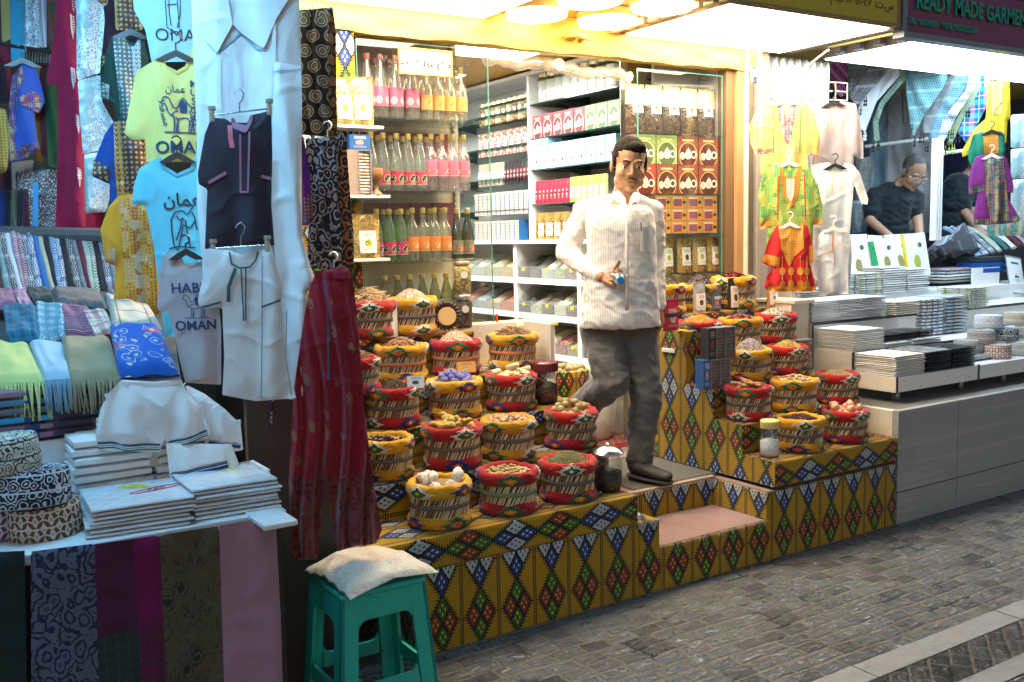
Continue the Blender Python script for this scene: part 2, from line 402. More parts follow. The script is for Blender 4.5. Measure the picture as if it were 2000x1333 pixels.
M['wicker'] = wicker(); M['cord_k'] = cordm('dark_plaited_cord', (.06, .055, .06)); M['cord_o'] = cordm('orange_plaited_cord', (.62, .16, .05)); M['cord_g'] = cordm('green_plaited_cord', (.10, .24, .13))
M['white_c'] = cloth('white_cotton', (.74, .77, .79), wr=.007, ws=7, spec=.3)
M['white_s'] = cloth('white_satin', (.70, .76, .80), rough=.5, wr=.006, ws=5, spec=.5)
M['white_w'] = cloth('ivory_cotton', (.74, .79, .84), wr=.006, ws=7)
M['cream'] = plain('cream_board', (.72, .64, .52), .5, bump=.0008, bs=30)
M['whitep'] = plain('white_laminate', (.78, .79, .78), .35, var=.05)
M['wpaint'] = plain('white_painted_board', (.74, .76, .76), .45, var=.08)
M['dark'] = plain('dark_edge_plastic', (.035, .03, .03), .5)
M['blackp'] = plain('black_plastic', (.018, .018, .02), .35)
M['steel'] = plain('galvanised_steel', (.55, .55, .53), .35, .9)
M['chrome'] = plain('bright_wire', (.75, .78, .8), .2, 1)
M['gold'] = plain('gold_foil', (.78, .50, .16), .28, .85, var=.3, vs=60, bump=.004, bs=45)
M['goldp'] = plain('gold_cap', (.80, .55, .16), .35, .5)
M['navy'] = cloth('navy_polo_knit', (.012, .022, .035), wr=.004)
M['black_c'] = cloth('black_cotton', (.018, .014, .02), wr=.006)
# ================================================================ SETTING
Y0 = 3.125      # front face of the stepped platform
# ---- paved street: rough cobbles with sanded joints
def pave(name, sx, sy, c1, c2, joint, rot=0, off=0):
    g = G(name, .55, 0, .5); sp = g.t.nodes.new('ShaderNodeSeparateXYZ'); g.t.links.new(g.co.outputs['Object'], sp.inputs[0])
    x = X(g, sp.outputs[0])+40.0; y = X(g, sp.outputs[1])+40.0
    if rot: x, y = x*math.cos(rot)+y*math.sin(rot)+40, y*math.cos(rot)-x*math.sin(rot)+40
    wv = g.noise(2.5, 2); x = x+(wv-.5)*.05; y = y+(wv-.5)*.05
    w2 = g.noise(26, 3); x = x+(w2-.5)*.012; y = y+(w2-.5)*.012
    row = (y/sy).fl(); xx = x/sx+((row*.37) % 1.0)+((row*row*.13) % 1.0)
    fx = ((xx % 1.0)-.5).abs(); fy = (((y/sy) % 1.0)-.5).abs(); cell = g.vec(xx.fl(), row)
    nz = g.t.nodes.new('ShaderNodeTexWhiteNoise'); nz.noise_dimensions = '2D'; g.t.links.new(cell.k, nz.inputs[0]); rnd = X(g, nz.outputs[0])
    d = ((fx-.5)*sx*-1).min((fy-.5)*sy*-1)
    jn = g.noise(90, 4); j = d < (.0035+jn*.004)
    big = g.noise(16, 6, dist=1.6, rough=.65, v=g.vec(x+rnd*9, y*2.2, rnd*7)); fine = g.noise(140, 4)
    ridge = ((big*14).sin())
    c = g.mix(big, c1, c2); c = g.mix(rnd*rnd*.9, c, tuple(a*.42 for a in c1)); c = g.mix((g.noise(.9, 3)-.4)*.9, c, tuple(a*.6 for a in c1)); c = g.mix((fine-.4)*.8, c, tuple(a*1.5 for a in c2))
    c = g.mix(((ridge > .86)*.7), c, tuple(a*.3 for a in c1))
    sand = g.noise(1.3, 5); c = g.mix((sand-.45)*1.6*((fine > .45)*.6+.25), c, joint)
    c = g.mix(j, c, joint); c = g.mix(j*(g.noise(5, 2) > .62), c, (.03, .028, .026))
    hgt = ((d*70).min(1.0))*.6+big*.8+rnd*.5+ridge*.10
    g.bump(hgt, .028, 1); g.bump(fine, .003, .7)
    rr = g.noise(12, 3)*.3+.16+j*.3+(sand-.5)*.3
    return g.done(c, Roughness=rr)
PAV = pave('dark_stone_setts', .125, .080, (.12, .135, .15), (.40, .42, .44), (.28, .24, .18), off=0)
PAV2 = pave('small_angled_setts', .10, .07, (.07, .072, .075), (.15, .15, .15), (.17, .15, .12), rot=R(38))
g = G('white_stone_strip', .5); n = g.noise(12, 6, dist=1.2, rough=.7); c = g.mix(n, (.12, .12, .115), (.34, .33, .32)); c = g.mix((g.noise(60, 4) > .66)*.5, c, (.1, .09, .08))
g.bump(n, .008, 1); M['strip'] = g.done(c)
m = MB(); m.box(-30, -30, -.2, 40, 30, 0); tag(m.build('street', PAV), 'dark stone paved street', kind='structure')
for (a, b, nm, mt, z) in ((2.055, 2.165, 'white_paving_band', M['strip'], .004), (1.884, 2.051, 'angled_setts_band', PAV2, .003), (1.79, 1.88, 'white_paving_band', M['strip'], .004)):
    m = MB(); x = -3.0
    if 'white' in nm:
        while x < 14:
            L = random.uniform(.75, 1.0); m.grid(lambda i, j: (x+i*(L-.006), a+j*(b-a), z), 1, 1); x += L
    else: m.grid(lambda i, j: (-3+i*17, a+j*(b-a), z), 1, 1)
    tag(m.build(nm, mt), 'band of %s set in the street' % nm.split('_')[0], kind='structure')
# ---- platform with a step in it (kilim covered) under the shop
M['carpet'] = None
g = G('dusty_pink_carpet', .95, 0, .1); n = g.noise(8, 5); c = g.mix(n, (.26, .14, .12), (.36, .22, .19)); g.bump(g.noise(320, 3), .004, 1); M['carpet'] = g.done(c, Sheen_Weight=.3)
g = G('speckled_grey_mat', .95, 0, .1); n = g.noise(420, 2); c = g.mix(n > .53, (.075, .07, .065), (.30, .27, .22)); g.bump(n, .004, 1); M['mat'] = g.done(c)
def rag(mb, p0, p1, n=60, r=.0022, spread=.012):
    """frayed selvedge along an edge"""
    p0 = Vector(p0); p1 = Vector(p1)
    for i in range(n):
        t = random.random(); q = p0.lerp(p1, t); d = Vector((random.uniform(-1, 1), random.uniform(-.8, .1), random.uniform(-1.3, .5)))*spread
        mb.tube([q, q+d*.6+Vector((0, -.002, .002)), q+d*1.3], [r*.5, r*.4, r*.2], 3, caps=False)
plat = thing('shop_platform', 'yellow kilim-covered platform with a carpeted step cut into it, in front of the spice shop', 'platform', (3, 3.6, 0))
def part(mb, name, mats, parent, smooth=None):
    o = mb.build(name, mats, None, smooth); o.parent = parent; o.matrix_parent_inverse = Matrix.Translation(Vector(parent.location)).inverted() if not any(parent.rotation_euler) else parent.matrix_basis.inverted(); return o
XL, XS0, XS1, XR = 1.55, 2.735, 3.39, 4.357
m = MB()
m.rbox(((XL+2.62)/2, 3.6, .1625), (2.62-XL, .95, .325), .008)
m.rbox(((2.6225+XS0)/2, 3.60, .16), (XS0-2.6225, .95, .32), .008)
m.rbox(((XS0+XS1)/2, Y0+.175, .098), (XS1-XS0-.002, .35, .196), .006)
m.rbox(((XS1+XR)/2, 3.6, .1625), (XR-XS1, .95, .325), .006)
m.rbox(((XS0+XS1)/2, Y0+.35+.3, .1625), (XS1-XS0-.004, .6, .325), .006)
part(m, 'kilim_cover', M['kilim'], plat)
m = MB(); m.grid(lambda u, v: (XS0+.012+u*(XS1-XS0-.024), Y0+.006+v*.34, .199+.0025*math.sin(u*9)*math.sin(v*5)), 24, 14, (.65, .35)); part(m, 'step_carpet', M['carpet'], plat, 180)
m = MB(); m.grid(lambda u, v: (2.6+u*(3.425-2.6), Y0+.36+v*1.1, .329), 4, 4); m.grid(lambda u, v: (XS1+.01+u*.045, Y0+.005+v*.36, .329), 4, 4); part(m, 'landing_carpet', M['carpet'], plat)
m = MB(); rag(m, (XS0, Y0-.004, .197), (XS1, Y0-.004, .197), 220); rag(m, (XS0+.02, Y0+.35, .326), (XS1, Y0+.35, .326), 130, .0018, .008); rag(m, (2.6, Y0-.004, .325), (XS0, Y0-.004, .32), 90, .002, .016); rag(m, (XR, Y0-.003, .02), (XR, Y0-.003, .45), 40, .002, .01)
part(m, 'frayed_threads', cloth('pale_thread', (.4, .33, .24)), plat)
m = MB(); m.rbox((3.08, 3.495, .331), (.66, .028, .012), .004); part(m, 'edge_trim', plain('worn_aluminium', (.55, .45, .33), .4, .5, bump=.001), plat)
# mat
m = MB(); m.rbox((3.185, 3.79, .334), (.53, .56, .008), .003); tag(m.build('door_mat', M['mat']), 'speckled grey door mat with a brown edge where the shopkeeper stands', 'mat')
tag(bpy.data.objects['door_mat'])
mm = MB(); mm.tube([(2.93, 3.52, .335), (3.44, 3.52, .335), (3.44, 4.06, .335), (2.93, 4.06, .335)], .007, 6, closed=True); part(mm, 'mat_border', plain('brown_rubber', (.16, .11, .07), .8), bpy.data.objects['door_mat'])
# floors
m = MB(); m.box(1.0, 4.06, -.05, 4.35, 8.2, .322); tag(m.build('shop_floor', plain('worn_shop_tile', (.22, .15, .13), .6)), 'floor inside the spice shop', kind='structure')
# ---- left tiers (kilim cover) that hold the baskets
TL = [(3.125, .445), (3.41, .595), (3.635, .755), (3.845, .91), (4.02, 1.10)]
t = thing('tiered_display', 'kilim-covered tiers left of the doorway holding the spice baskets', 'display stand', (2.1, 3.6, .325))
m = MB(); xr = [2.617, 2.69, 2.76, 2.66, 2.36]
for i, (y, z) in enumerate(TL):
    y1 = 4.21; m.rbox(((1.30+xr[i])/2, (y+y1)/2, (z+.325)/2), (xr[i]-1.30, y1-y, z-.325), .009)
part(m, 'kilim_cover', M['kilim_r'], t, None)
m = MB(); m.rbox((2.70, 3.98, .985), (.02, .24, .27), .003); m.rbox((2.49, 4.195, .98), (.44, .02, .26), .003); part(m, 'side_board', M['cream'], t)
# ---- right stepped stand: side profile measured on the photo
t = thing('stepped_display', 'tall kilim-covered stepped stand right of the doorway holding spice baskets', 'display stand', (3.9, 3.5, .335))
TR = [(3.118, .465), (3.33, .61), (3.53, .765), (3.72, .905), (3.965, 1.10)]
m = MB()
for i, (y, z) in enumerate(TR):
    x0, x1 = 3.44, (4.352 if i == 0 else 4.30); z0 = .345
    ye = 4.19; m.rbox(((x0+x1)/2, (y+ye)/2+(.001*i), (z+z0)/2), (x1-x0-.002*i, ye-y, z-z0), .007)
part(m, 'kilim_cover', M['kilim_r'], t)
m = MB(); m.rbox((3.478, 3.83, .69), (.075, .225, .70), .006)
m.add([(3.4385, y, z) for y, z in ((3.119, .346), (3.119, .466), (3.329, .466), (3.329, .611), (3.529, .611), (3.529, .766), (3.719, .766), (3.719, 1.036), (3.94, 1.036), (3.94, .346))], [tuple(range(10))[::-1]])
part(m, 'side_cover', M['kilim'], t)
m = MB(); m.rbox((3.434, 3.85, .93), (.006, .10, .022), .002); part(m, 'latch_strap', M['whitep'], t)
m = MB(); m.box(3.46, 3.14, .327, 4.34, 3.9, .343); part(m, 'base_board', M['dark'], t)
# ---- low clad wall carrying the garment shop
g = G('stone_cladding', .35, 0, .5); n = g.noise(3, 4, dist=1.5); c = g.mix(n, (.25, .26, .26), (.33, .34, .335)); c = g.mix((g.noise(2, 5, v=g.vec(g.U*.4, g.V*9)) > .57)*.35, c, (.42, .42, .40))
d = (((g.U+30.0-4.797) % .94)-.0).abs(); jt = (d < .004); jt = jt.max(((g.V-.17).abs() < .0035)); c = g.mix(jt, c, (.05, .05, .05)); M['clad'] = g.done(c)
w = thing('clad_wall', 'low grey stone-clad plinth under the garment stall on the right', 'wall', (7, 3.4, 0))
m = MB(); m.box(4.36, 3.125, 0, 12, 3.16, .60); part(m, 'cladding', M['clad'], w)
m = MB(); m.box(4.40, 3.161, 0, 12, 4.2, .598); part(m, 'plinth', plain('shaded_plinth', (.16, .155, .15), .7, bump=.002), w); m = MB(); m.box(4.358, 3.161, 0, 4.399, 4.2, .597); part(m, 'side_face', M['cream'], w)  # plinth coloured dark to stand for the shade under the trolley
m = MB(); m.box(4.36, 4.21, .3, 12, 8.4, .592); tag(m.build('stall_floor', plain('grey_stall_floor', (.3, .3, .3), .5)), 'floor of the garment shop', kind='structure')
# ---- shop shell walls
def wall(name, label, b, mat):
    m = MB(); m.box(*b); return tag(m.build(name, mat), label, 'wall')
WW = plain('white_wall_paint', (.72, .70, .66), .7, var=.06)
wall('back_wall', 'white back wall deep inside the spice shop', (1.0, 7.6, .3, 8.7, 7.7, 2.9), WW)
wall('side_wall', 'white wall behind the shelves on the right inside the spice shop', (4.26, 4.32, .3, 4.32, 7.6, 2.9), WW)
wall('partition_wall', 'dark partition between the clothes stall and the spice shop', (1.45, 4.3, 0, 1.55, 7.6, 2.9), plain('brown_partition', (.10, .075, .05), .7))
wall('stall_back_wall', 'dark wall behind the clothes stall on the left', (-4, 5.2, 0, 1.45, 5.3, 3.2), plain('dim_stall_wall', (.05, .055, .06), .8))
m = MB(); m.box(1.0, 4.31, 2.70, 9, 7.7, 2.9); m.box(1.0, 3.45, 2.66, 4.69, 4.30, 2.9)
tag(m.build('ceiling', plain('yellow_ceiling_paint', (.55, .32, .06), .6)), 'yellow painted ceiling', kind='structure')
# pale timber / painted pieces round the opening
g = G('chipped_yellow_paint', .5, 0, .4); n = g.noise(4, 6, rough=.7); c = g.mix(n, (.52, .29, .04), (.66, .42, .09)); ch = g.noise(9, 7, rough=.75, v=g.vec(g.U*.35, g.V*1.6)); c = g.mix(ch > .63, c, (.35, .22, .07)); g.bump(ch, .006, 1); M['ypaint'] = g.done(c)
b = thing('door_beam', 'chipped yellow beam over the spice shop opening', 'beam', (3, 4.2, 2.55))
m = MB(); m.grid(lambda u, v: (1.50+u*2.99, 4.20+.004*math.sin(u*40)*math.sin(v*9), 2.478+v*.18+(.004*math.sin(u*23)+.003*math.sin(u*71))*(1-v)), 120, 8, (2.99, .18))
m.box(1.50, 4.212, 2.482, 4.49, 4.30, 2.655); part(m, 'beam_face', M['ypaint'], b, 180)
m = MB()
for x in (3.06, 3.09, 3.15): m.rbox((x, 4.185, 2.56), (.035, .03, .035), .008)
m.tube([(3.03, 4.17, 2.555), (3.09, 4.15, 2.56), (3.18, 4.165, 2.55)], .012, 8); part(m, 'bolt_lug', M['ypaint'], b, 40)
pst = thing('door_post', 'brown timber and grey steel door post between the spice shop and the garments', 'post', (4.42, 4.25, .3))
for (x0, x1, y, mt, nm) in ((4.235, 4.30, 4.235, plain('brown_wood', (.20, .11, .05), .6, vs=8), 'timber_jamb'), (4.30, 4.355, 4.21, plain('orange_wood', (.46, .26, .11), .55, vs=6), 'timber_jamb'), (4.356, 4.375, 4.19, plain('cream_strip', (.8, .7, .55), .4), 'edge_strip'), (4.376, 4.445, 4.22, plain('grey_brown_steel', (.22, .18, .14), .45, .3), 'steel_channel'), (4.446, 4.475, 4.19, plain('pale_steel', (.52, .46, .4), .4, .4), 'steel_channel'), (4.476, 4.60, 4.24, plain('tan_panel', (.50, .36, .25), .6), 'side_panel')):
    m = MB(); m.rbox(((x0+x1)/2, y+.035, 1.50), (x1-x0, .07, 2.34), .003); part(m, nm, mt, pst)
m = MB(); m.rbox((4.36, 4.15, 2.47), (.05, .02, .05), .004); m.tube([(4.34, 4.14, 2.45), (4.34, 4.135, 2.49), (4.37, 4.135, 2.49), (4.37, 4.14, 2.45)], .006, 6)
tag(m.build('padlock', M['steel'], None, 40), 'silver padlock hanging at the right end of the yellow beam', 'padlock')
mm = MB(); mm.rbox((4.355, 4.135, 2.42), (.045, .022, .05), .008); part(mm, 'lock_body', M['chrome'], bpy.data.objects['padlock'])
# left pillar covered in kilim
m = MB(); m.rbox((1.73, 4.25, 1.6), (.30, .08, 1.8), .006); 
pl = m.build('kilim_pillar', M['kilim']); tag(pl, 'kilim-covered pillar at the left edge of the spice shop', 'pillar')
# glazed left and right display windows
GL = glass('window_glass', (.97, .99, .98), .035, .01)
GE = plain('green_glass_edge', (.12, .35, .30), .1, 0, var=.1)
def pane(name, label, x0, x1, y, z0, z1):
    t = thing(name, label, 'glass pane', ((x0+x1)/2, y, z0)); m = MB(); m.box(x0, y, z0, x1, y+.006, z1); part(m, 'pane', GL, t)
    m = MB(); m.box(x0-.0025, y-.001, z0, x0, y+.007, z1); m.box(x1, y-.001, z0, x1+.0025, y+.007, z1); m.box(x0, y-.001, z1, x1, y+.007, z1+.0025); part(m, 'polished_edge', GE, t); return t
pane('display_window', 'tall glass pane in front of the bottle shelves on the left', 1.90, 2.60, 4.235, 1.10, 2.455)
pane('display_window', 'glass pane in front of the tea boxes on the right', 3.565, 4.20, 4.235, 1.16, 2.44)
# rolled plastic blind under the beam
t = thing('rolled_blind', 'rolled clear plastic blind tied up under the yellow beam', 'blind', (3.1, 4.27, 2.44))
PB = glass('crinkled_plastic', (.93, .90, .84), .2, .12, .25, (.8, .72, .6))
m = MB()
for k, (xa, xb) in enumerate(((2.62, 3.06), (3.02, 3.55))):
    m.tube([(xa+(xb-xa)*i/18, 4.285+.006*math.sin(i*1.1+k), 2.425+.008*math.sin(i*.6)-.018*k) for i in range(19)], [.032+.006*math.sin(i*1.7+k) for i in range(19)], 10)
part(m, 'plastic_roll', PB, t, 60)
m = MB(); m.lathe([(0, 0), (.012, .002), (.013, .006), (.03, .006), (.031, .0), (.031, -.09)], 20); m2 = MB(); m2.M = Matrix.Translation((3.045, 4.245, 2.425)) @ Matrix.Rotation(R(90), 4, 'X'); m2.lathe([(0, .004), (.010, .004), (.012, 0), (.020, .002), (.022, 0), (.032, .002), (.033, -.03)], 20)
part(m2, 'roll_end', plain('cream_roll_core', (.8, .7, .5), .5), t, 40)
# ---- lamps under the awning
WARM = (1, .70, .36); WHITE = (1, .84, .62); COOL = (.50, .80, 1.0); 
LW = emit('warm_white_panel', WHITE, 10.5); LR = emit('warm_round_lamp', WARM, 14); LC = emit('cool_white_panel', (.60, .83, 1), 7.5); LL = emit('cool_tube', (.24, .64, 1), 62); LI = emit('interior_panel', (.95, .97, .9), 17)
def panel(name, label, x0, x1, y0, y1, z, mat, tubes=0):
    t = thing(name, label, 'lamp', ((x0+x1)/2, (y0+y1)/2, z))
    m = MB(); m.rbox(((x0+x1)/2, (y0+y1)/2, z), (x1-x0, y1-y0, .018), .004); part(m, 'diffuser', mat, t)
    m = MB(); f = .012
    for b in ((x0-f, y0-f, x1+f, y0-.001), (x0-f, y1+.001, x1+f, y1+f), (x0-f, y0, x0-.001, y1), (x1+.001, y0, x1+f, y1)): m.box(b[0], b[1], z-.002, b[2], b[3], z+.055)
    part(m, 'frame', plain('lamp_frame', (.6, .5, .36), .4), t); return t
panel('light_panel', 'large white LED light panel over the right half of the spice shop', 3.44, 4.62, 3.42, 4.18, 2.605, LW)
panel('light_panel', 'white LED light panel at the top left over the bottle window', 1.35, 2.55, 3.42, 4.18, 2.605, LW)
t0 = None
for i, (x, y, s) in enumerate(((2.78, 4.06, 'farther left'), (3.19, 4.025, 'farther right'), (3.225, 3.645, 'nearer right'), (2.835, 3.70, 'nearer left'))):
    lb = 'round glowing ceiling lamp, %s of the four in the cluster' % s
    t = thing('round_lamp', lb, 'lamp', (x, y, 2.66), 0, 'round lamps on the yellow ceiling')
    m = MB(); m.lathe([(0, -.062), (.13, -.062), (.147, -.056), (.150, -.04)], 40); m.build('diffuser', LR, t, 60)
    m = MB(); m.lathe([(.1505, -.04), (.156, -.036), (.156, -.004), (.14, 0)], 40); m.build('housing', plain('lamp_housing', (.7, .55, .25), .4), t, 40)
for k in range(8):      # vented drivers clipped along the panel edge
    x, y = 3.36, 3.46+k*.10
    t = thing('lamp_driver', 'small vented lamp driver, %s from the street along the round lamps' % nth(k, 'nearest'), 'lamp driver', (x, y, 2.62), 0, 'lamp drivers between the round lamps and the panel')
    m = MB(); m.rbox((0, 0, 0), (.035, .07, .04), .004); m.build('case', plain('lamp_frame', (.6, .5, .36), .4), t)
    m = MB()
    for j in range(5): m.box(-.019, -.026+j*.011, -.01, -.0176, -.020+j*.011, .01)
    m.build('vent_slots', plain('grey_slot', (.5, .5, .5), .5), t)
for k, y in enumerate((3.62, 3.76, 3.90, 4.04)):
    t = thing('lamp_driver', 'vented lamp driver over the garment stall, %s from the street' % nth(k, 'nearest'), 'lamp driver', (4.99, y, 2.62), 0, 'lamp drivers beside the cool panels')
    m = MB(); m.rbox((0, 0, 0), (.05, .06, .04), .004); m.build('case', plain('grey_brown_case', (.42, .37, .33), .5), t)
    m = MB()
    for j in range(6): m.box(-.0265, -.024+j*.008, -.01, -.0255, -.019+j*.008, .01)
    m.build('vent_slots', plain('pale_slot', (.7, .75, .8), .5), t)
for i, (a, b) in enumerate(((5.05, 6.30), (6.36, 7.6))):
    for j, (c, d_) in enumerate(((3.58, 3.88), (3.90, 4.20))):
        panel('light_panel', 'cool white LED panel over the garment stall, %s of the %s pair' % (('street side', 'inner')[j], ('nearer', 'farther')[i]), a, b, c, d_, 2.60, LC)
# interior panels (in the shop ceiling) and the tubes of the clothes stall, out of the picture but lit
panel('light_panel', 'white light panel in the spice shop ceiling near the door', 2.3, 3.5, 4.75, 5.35, 2.66, LI)
panel('light_panel', 'white light panel in the spice shop ceiling farther inside', 2.3, 3.5, 6.0, 6.6, 2.66, LI)
for k, (x, y) in enumerate(((.20, 2.60), (.10, 3.05))):
    t = thing('tube_lamp', 'cool tube lamp under the clothes stall awning, %s the street' % ('nearest', 'farther from')[k], 'lamp', (x, y, 2.62))
    m = MB(); m.tube([(-.55, 0, 0), (.55, 0, 0)], .018, 10); m.build('tube', LL, t, 60); m = MB(); m.rbox((0, 0, .04), (1.2, .06, .03), .004); m.build('batten', M['whitep'], t)
# ---- shop signs
sg = thing('yellow_sign', 'yellow shop sign with a line of Arabic numbers over the LED panel', 'sign', (3.2, 3.41, 2.63))
m = MB(); m.box(1.2, 3.40, 2.625, 4.66, 3.46, 3.5); part(m, 'sign_face', plain('yellow_sign_vinyl', (.50, .40, .03), .4), sg)
m = MB(); m.box(1.2, 3.395, 2.612, 4.665, 3.47, 2.6245); m.box(4.6605, 3.395, 2.6255, 4.672, 3.47, 3.5); part(m, 'sign_frame', plain('dull_brass_trim', (.30, .24, .10), .5, .3), sg)
m = MB()
text_on(m, '\u0662\u0660\u0662\u0661/\u0662\u0669\u0665\u0667\u0663 :\u0645.\u0628 \u0661\u0663\u0669\u0668\u0660\u0664\u0667 :\u062a.\u0633', np.array([4.22, 3.398, 2.71]), (1, 0, 0), (0, 0, 1), .062, bold=.01)
part(m, 'lettering', plain('dark_olive_ink', (.08, .06, .02), .5), sg)
sg = thing('maroon_sign', 'maroon sign with raised green letters READY MADE GARMENTS', 'sign', (6.2, 3.45, 2.6))
m = MB(); m.box(4.77, 3.42, 2.60, 9, 3.48, 3.5); part(m, 'sign_face', plain('maroon_sign_vinyl', (.20, .05, .13), .45), sg)
m = MB(); m.box(4.74, 3.415, 2.568, 9, 3.485, 2.5985); m.box(4.73, 3.415, 2.6, 4.768, 3.485, 3.5); part(m, 'sign_frame', plain('grey_sign_trim', (.22, .25, .30), .4, .3), sg)
GLR = plain('green_raised_letters', (.02, .32, .24), .4)
for (sx, zz, sz, x) in (('READY MADE GARMENTS', 2.765, .125, 5.42), ('TEL: 92238871  MOB: 99272/2204', 2.655, .045, 5.08), ('ALI AWAD YOUSUF BIN HASSAN', 2.90, .08, 5.55)):
    m = MB(); k = .82 if sz > .1 else 1; v, f = textmesh(sx, sz, bold=.02 if sz > .1 else .01)
    for dy in (0, -.006, -.012):
        m.add([(x+a*k, 3.418+dy, zz+b) for a, b in v], f)
    part(m, 'lettering', GLR, sg)
m = MB(); m.box(4.672, 3.43, 2.60, 4.729, 4.2, 2.9); tag(m.build('fascia_bracket', plain('rusty_grey_steel', (.30, .24, .19), .6, .2, var=.3)), 'grey steel fascia end between the yellow and maroon signs', 'bracket')
# corrugated shutter strip and mesh rack by the garments
m = MB(); P = []
for i in range(37): P.append((4.62+i*.0165, 4.30-.012*(1 if (i//2) % 2 else -1)))
m.add([(x, y, .6) for x, y in P]+[(x, y, 2.6) for x, y in P], [(i, i+1, i+38, i+37) for i in range(36)])
tag(m.build('corrugated_shutter', M['steel']), 'corrugated silver shutter panel behind the yellow child dress', 'shutter')
m = MB(); m.rbox((4.60, 4.1, 1.5), (.03, .12, 2.0), .004); tag(m.build('steel_post', plain('pale_steel', (.52, .46, .4), .4, .4)), 'pale steel post left of the hanging child dresses', 'post')
# garment shop back and side
wall('garment_back_wall', 'dark back wall of the garment shop behind the hanging scarves', (4.62, 5.6, .6, 12, 5.7, 2.9), plain('slate_wall', (.06, .08, .10), .7))
m = MB(); m.box(4.7, 4.215, 2.96, 12, 5.6, 3.0); tag(m.build('stall_ceiling', plain('pale_stall_ceiling', (.6, .65, .68), .6)), 'ceiling of the garment shop', kind='structure')
m = MB(); m.box(.975, 3.16, 0, 1.27, 3.19, 1.32); m.box(1.28, 3.2, .0, 1.299, 4.2, 1.2); tag(m.build('side_partition', plain('dark_brown_panel', (.045, .032, .024), .6)), 'dark brown panel between the clothes stall table and the basket tiers', 'partition')
# ================================================================ SPICE SHOP: baskets and their contents
def cm(name, c, rough=.6, **k): return plain(name, c, rough, var=.3, vs=60, **k)
def basket_mesh(rim, base, cord, seed):
    rnd = random.Random(seed); out = []
    def wob_l(prof, mat, nm, amp, k1, k2, seg=56, rr=.12, L=0):
        m = MB(); vs = []; uv = []
        for j, (r, z) in enumerate(prof):
            if j: L += math.hypot(r-prof[j-1][0], z-prof[j-1][1])
            for i in range(seg+1):
                a = 2*PI*i/seg; w = amp*(math.sin(k1*a+seed)+.6*math.sin(k2*a+j*.8+seed*2)+.5*math.sin(23*a+j*1.3))
                q = .5 if j in (0, len(prof)-1) else 1
                vs.append(((r+w*q)*math.cos(a), (r+w*q)*math.sin(a), z+w*.8*q)); uv.append((a*rr+seed*.03, L))
        m.add(vs, [(j*(seg+1)+i, j*(seg+1)+i+1, (j+1)*(seg+1)+i+1, (j+1)*(seg+1)+i) for j in range(len(prof)-1) for i in range(seg)], uv)
        return (nm, m.mesh(nm, mat, 180))
    out.append(wob_l([(0, .001), (.104, .002), (.117, .010), (.120, .022), (.118, .036), (.112, .046), (.106, .050)], base, 'sack_cloth', .0026, 5, 9, L=-.098))
    m = MB(); m.lathe([(.102, .04), (.102, .135)], 40, mi=1)
    for i in range(58): a = 2*PI*i/58+rnd.uniform(-.02, .02); k = .40+rnd.uniform(-.05, .05); m.tube([((.1065+.003*t)*math.cos(a+k*t), (.1065+.003*t)*math.sin(a+k*t), .042+.093*t) for t in (0, .33, .66, 1)], .0036*rnd.uniform(.8, 1.15), 5, caps=False, mi=0 if rnd.random() > .25 else 2)
    out.append(('cane_band', m.mesh('cane_band', [M['wicker'], M['dark'], cm('brown_cane', (.34, .2, .09))], 180)))
    m = MB()
    m.lathe([(.1095, .076), (.1145, .078), (.1145, .093), (.1095, .095)], 40, rref=.1, wob=.004); out.append(('plaited_cord', m.mesh('plaited_cord', cord, 180)))
    out.append(wob_l([(.107, .124), (.114, .119), (.1205, .127), (.125, .139), (.1255, .151), (.120, .164), (.110, .171), (.100, .169), (.094, .160), (.092, .147)], rim, 'rim_cloth', .003, 4, 11))
    return out
BK = {'y': basket_mesh(M['mot_y'], M['mot_y2'], M['cord_k'], 1), 'r': basket_mesh(M['mot_r'], M['mot_r2'], M['cord_k'], 2),
      'yo': basket_mesh(M['mot_y2'], M['mot_y'], M['cord_o'], 3), 'ro': basket_mesh(M['mot_r2'], M['mot_r'], M['cord_o'], 4),
      'rg': basket_mesh(M['mot_r2'], M['mot_r2'], M['cord_g'], 5), 'y2': basket_mesh(M['mot_y2'], M['mot_y2'], M['cord_k'], 6), 'r2': basket_mesh(M['mot_r2'], M['mot_r'], M['cord_k'], 7)}
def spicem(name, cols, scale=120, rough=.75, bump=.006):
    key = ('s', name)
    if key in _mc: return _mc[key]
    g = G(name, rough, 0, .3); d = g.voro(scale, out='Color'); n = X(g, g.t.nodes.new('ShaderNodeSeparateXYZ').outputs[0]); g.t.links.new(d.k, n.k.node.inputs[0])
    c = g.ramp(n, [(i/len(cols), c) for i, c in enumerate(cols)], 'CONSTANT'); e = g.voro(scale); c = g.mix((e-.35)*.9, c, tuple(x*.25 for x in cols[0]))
    g.bump(e*-1, bump, 1); _mc[key] = g.done(c); return _mc[key]
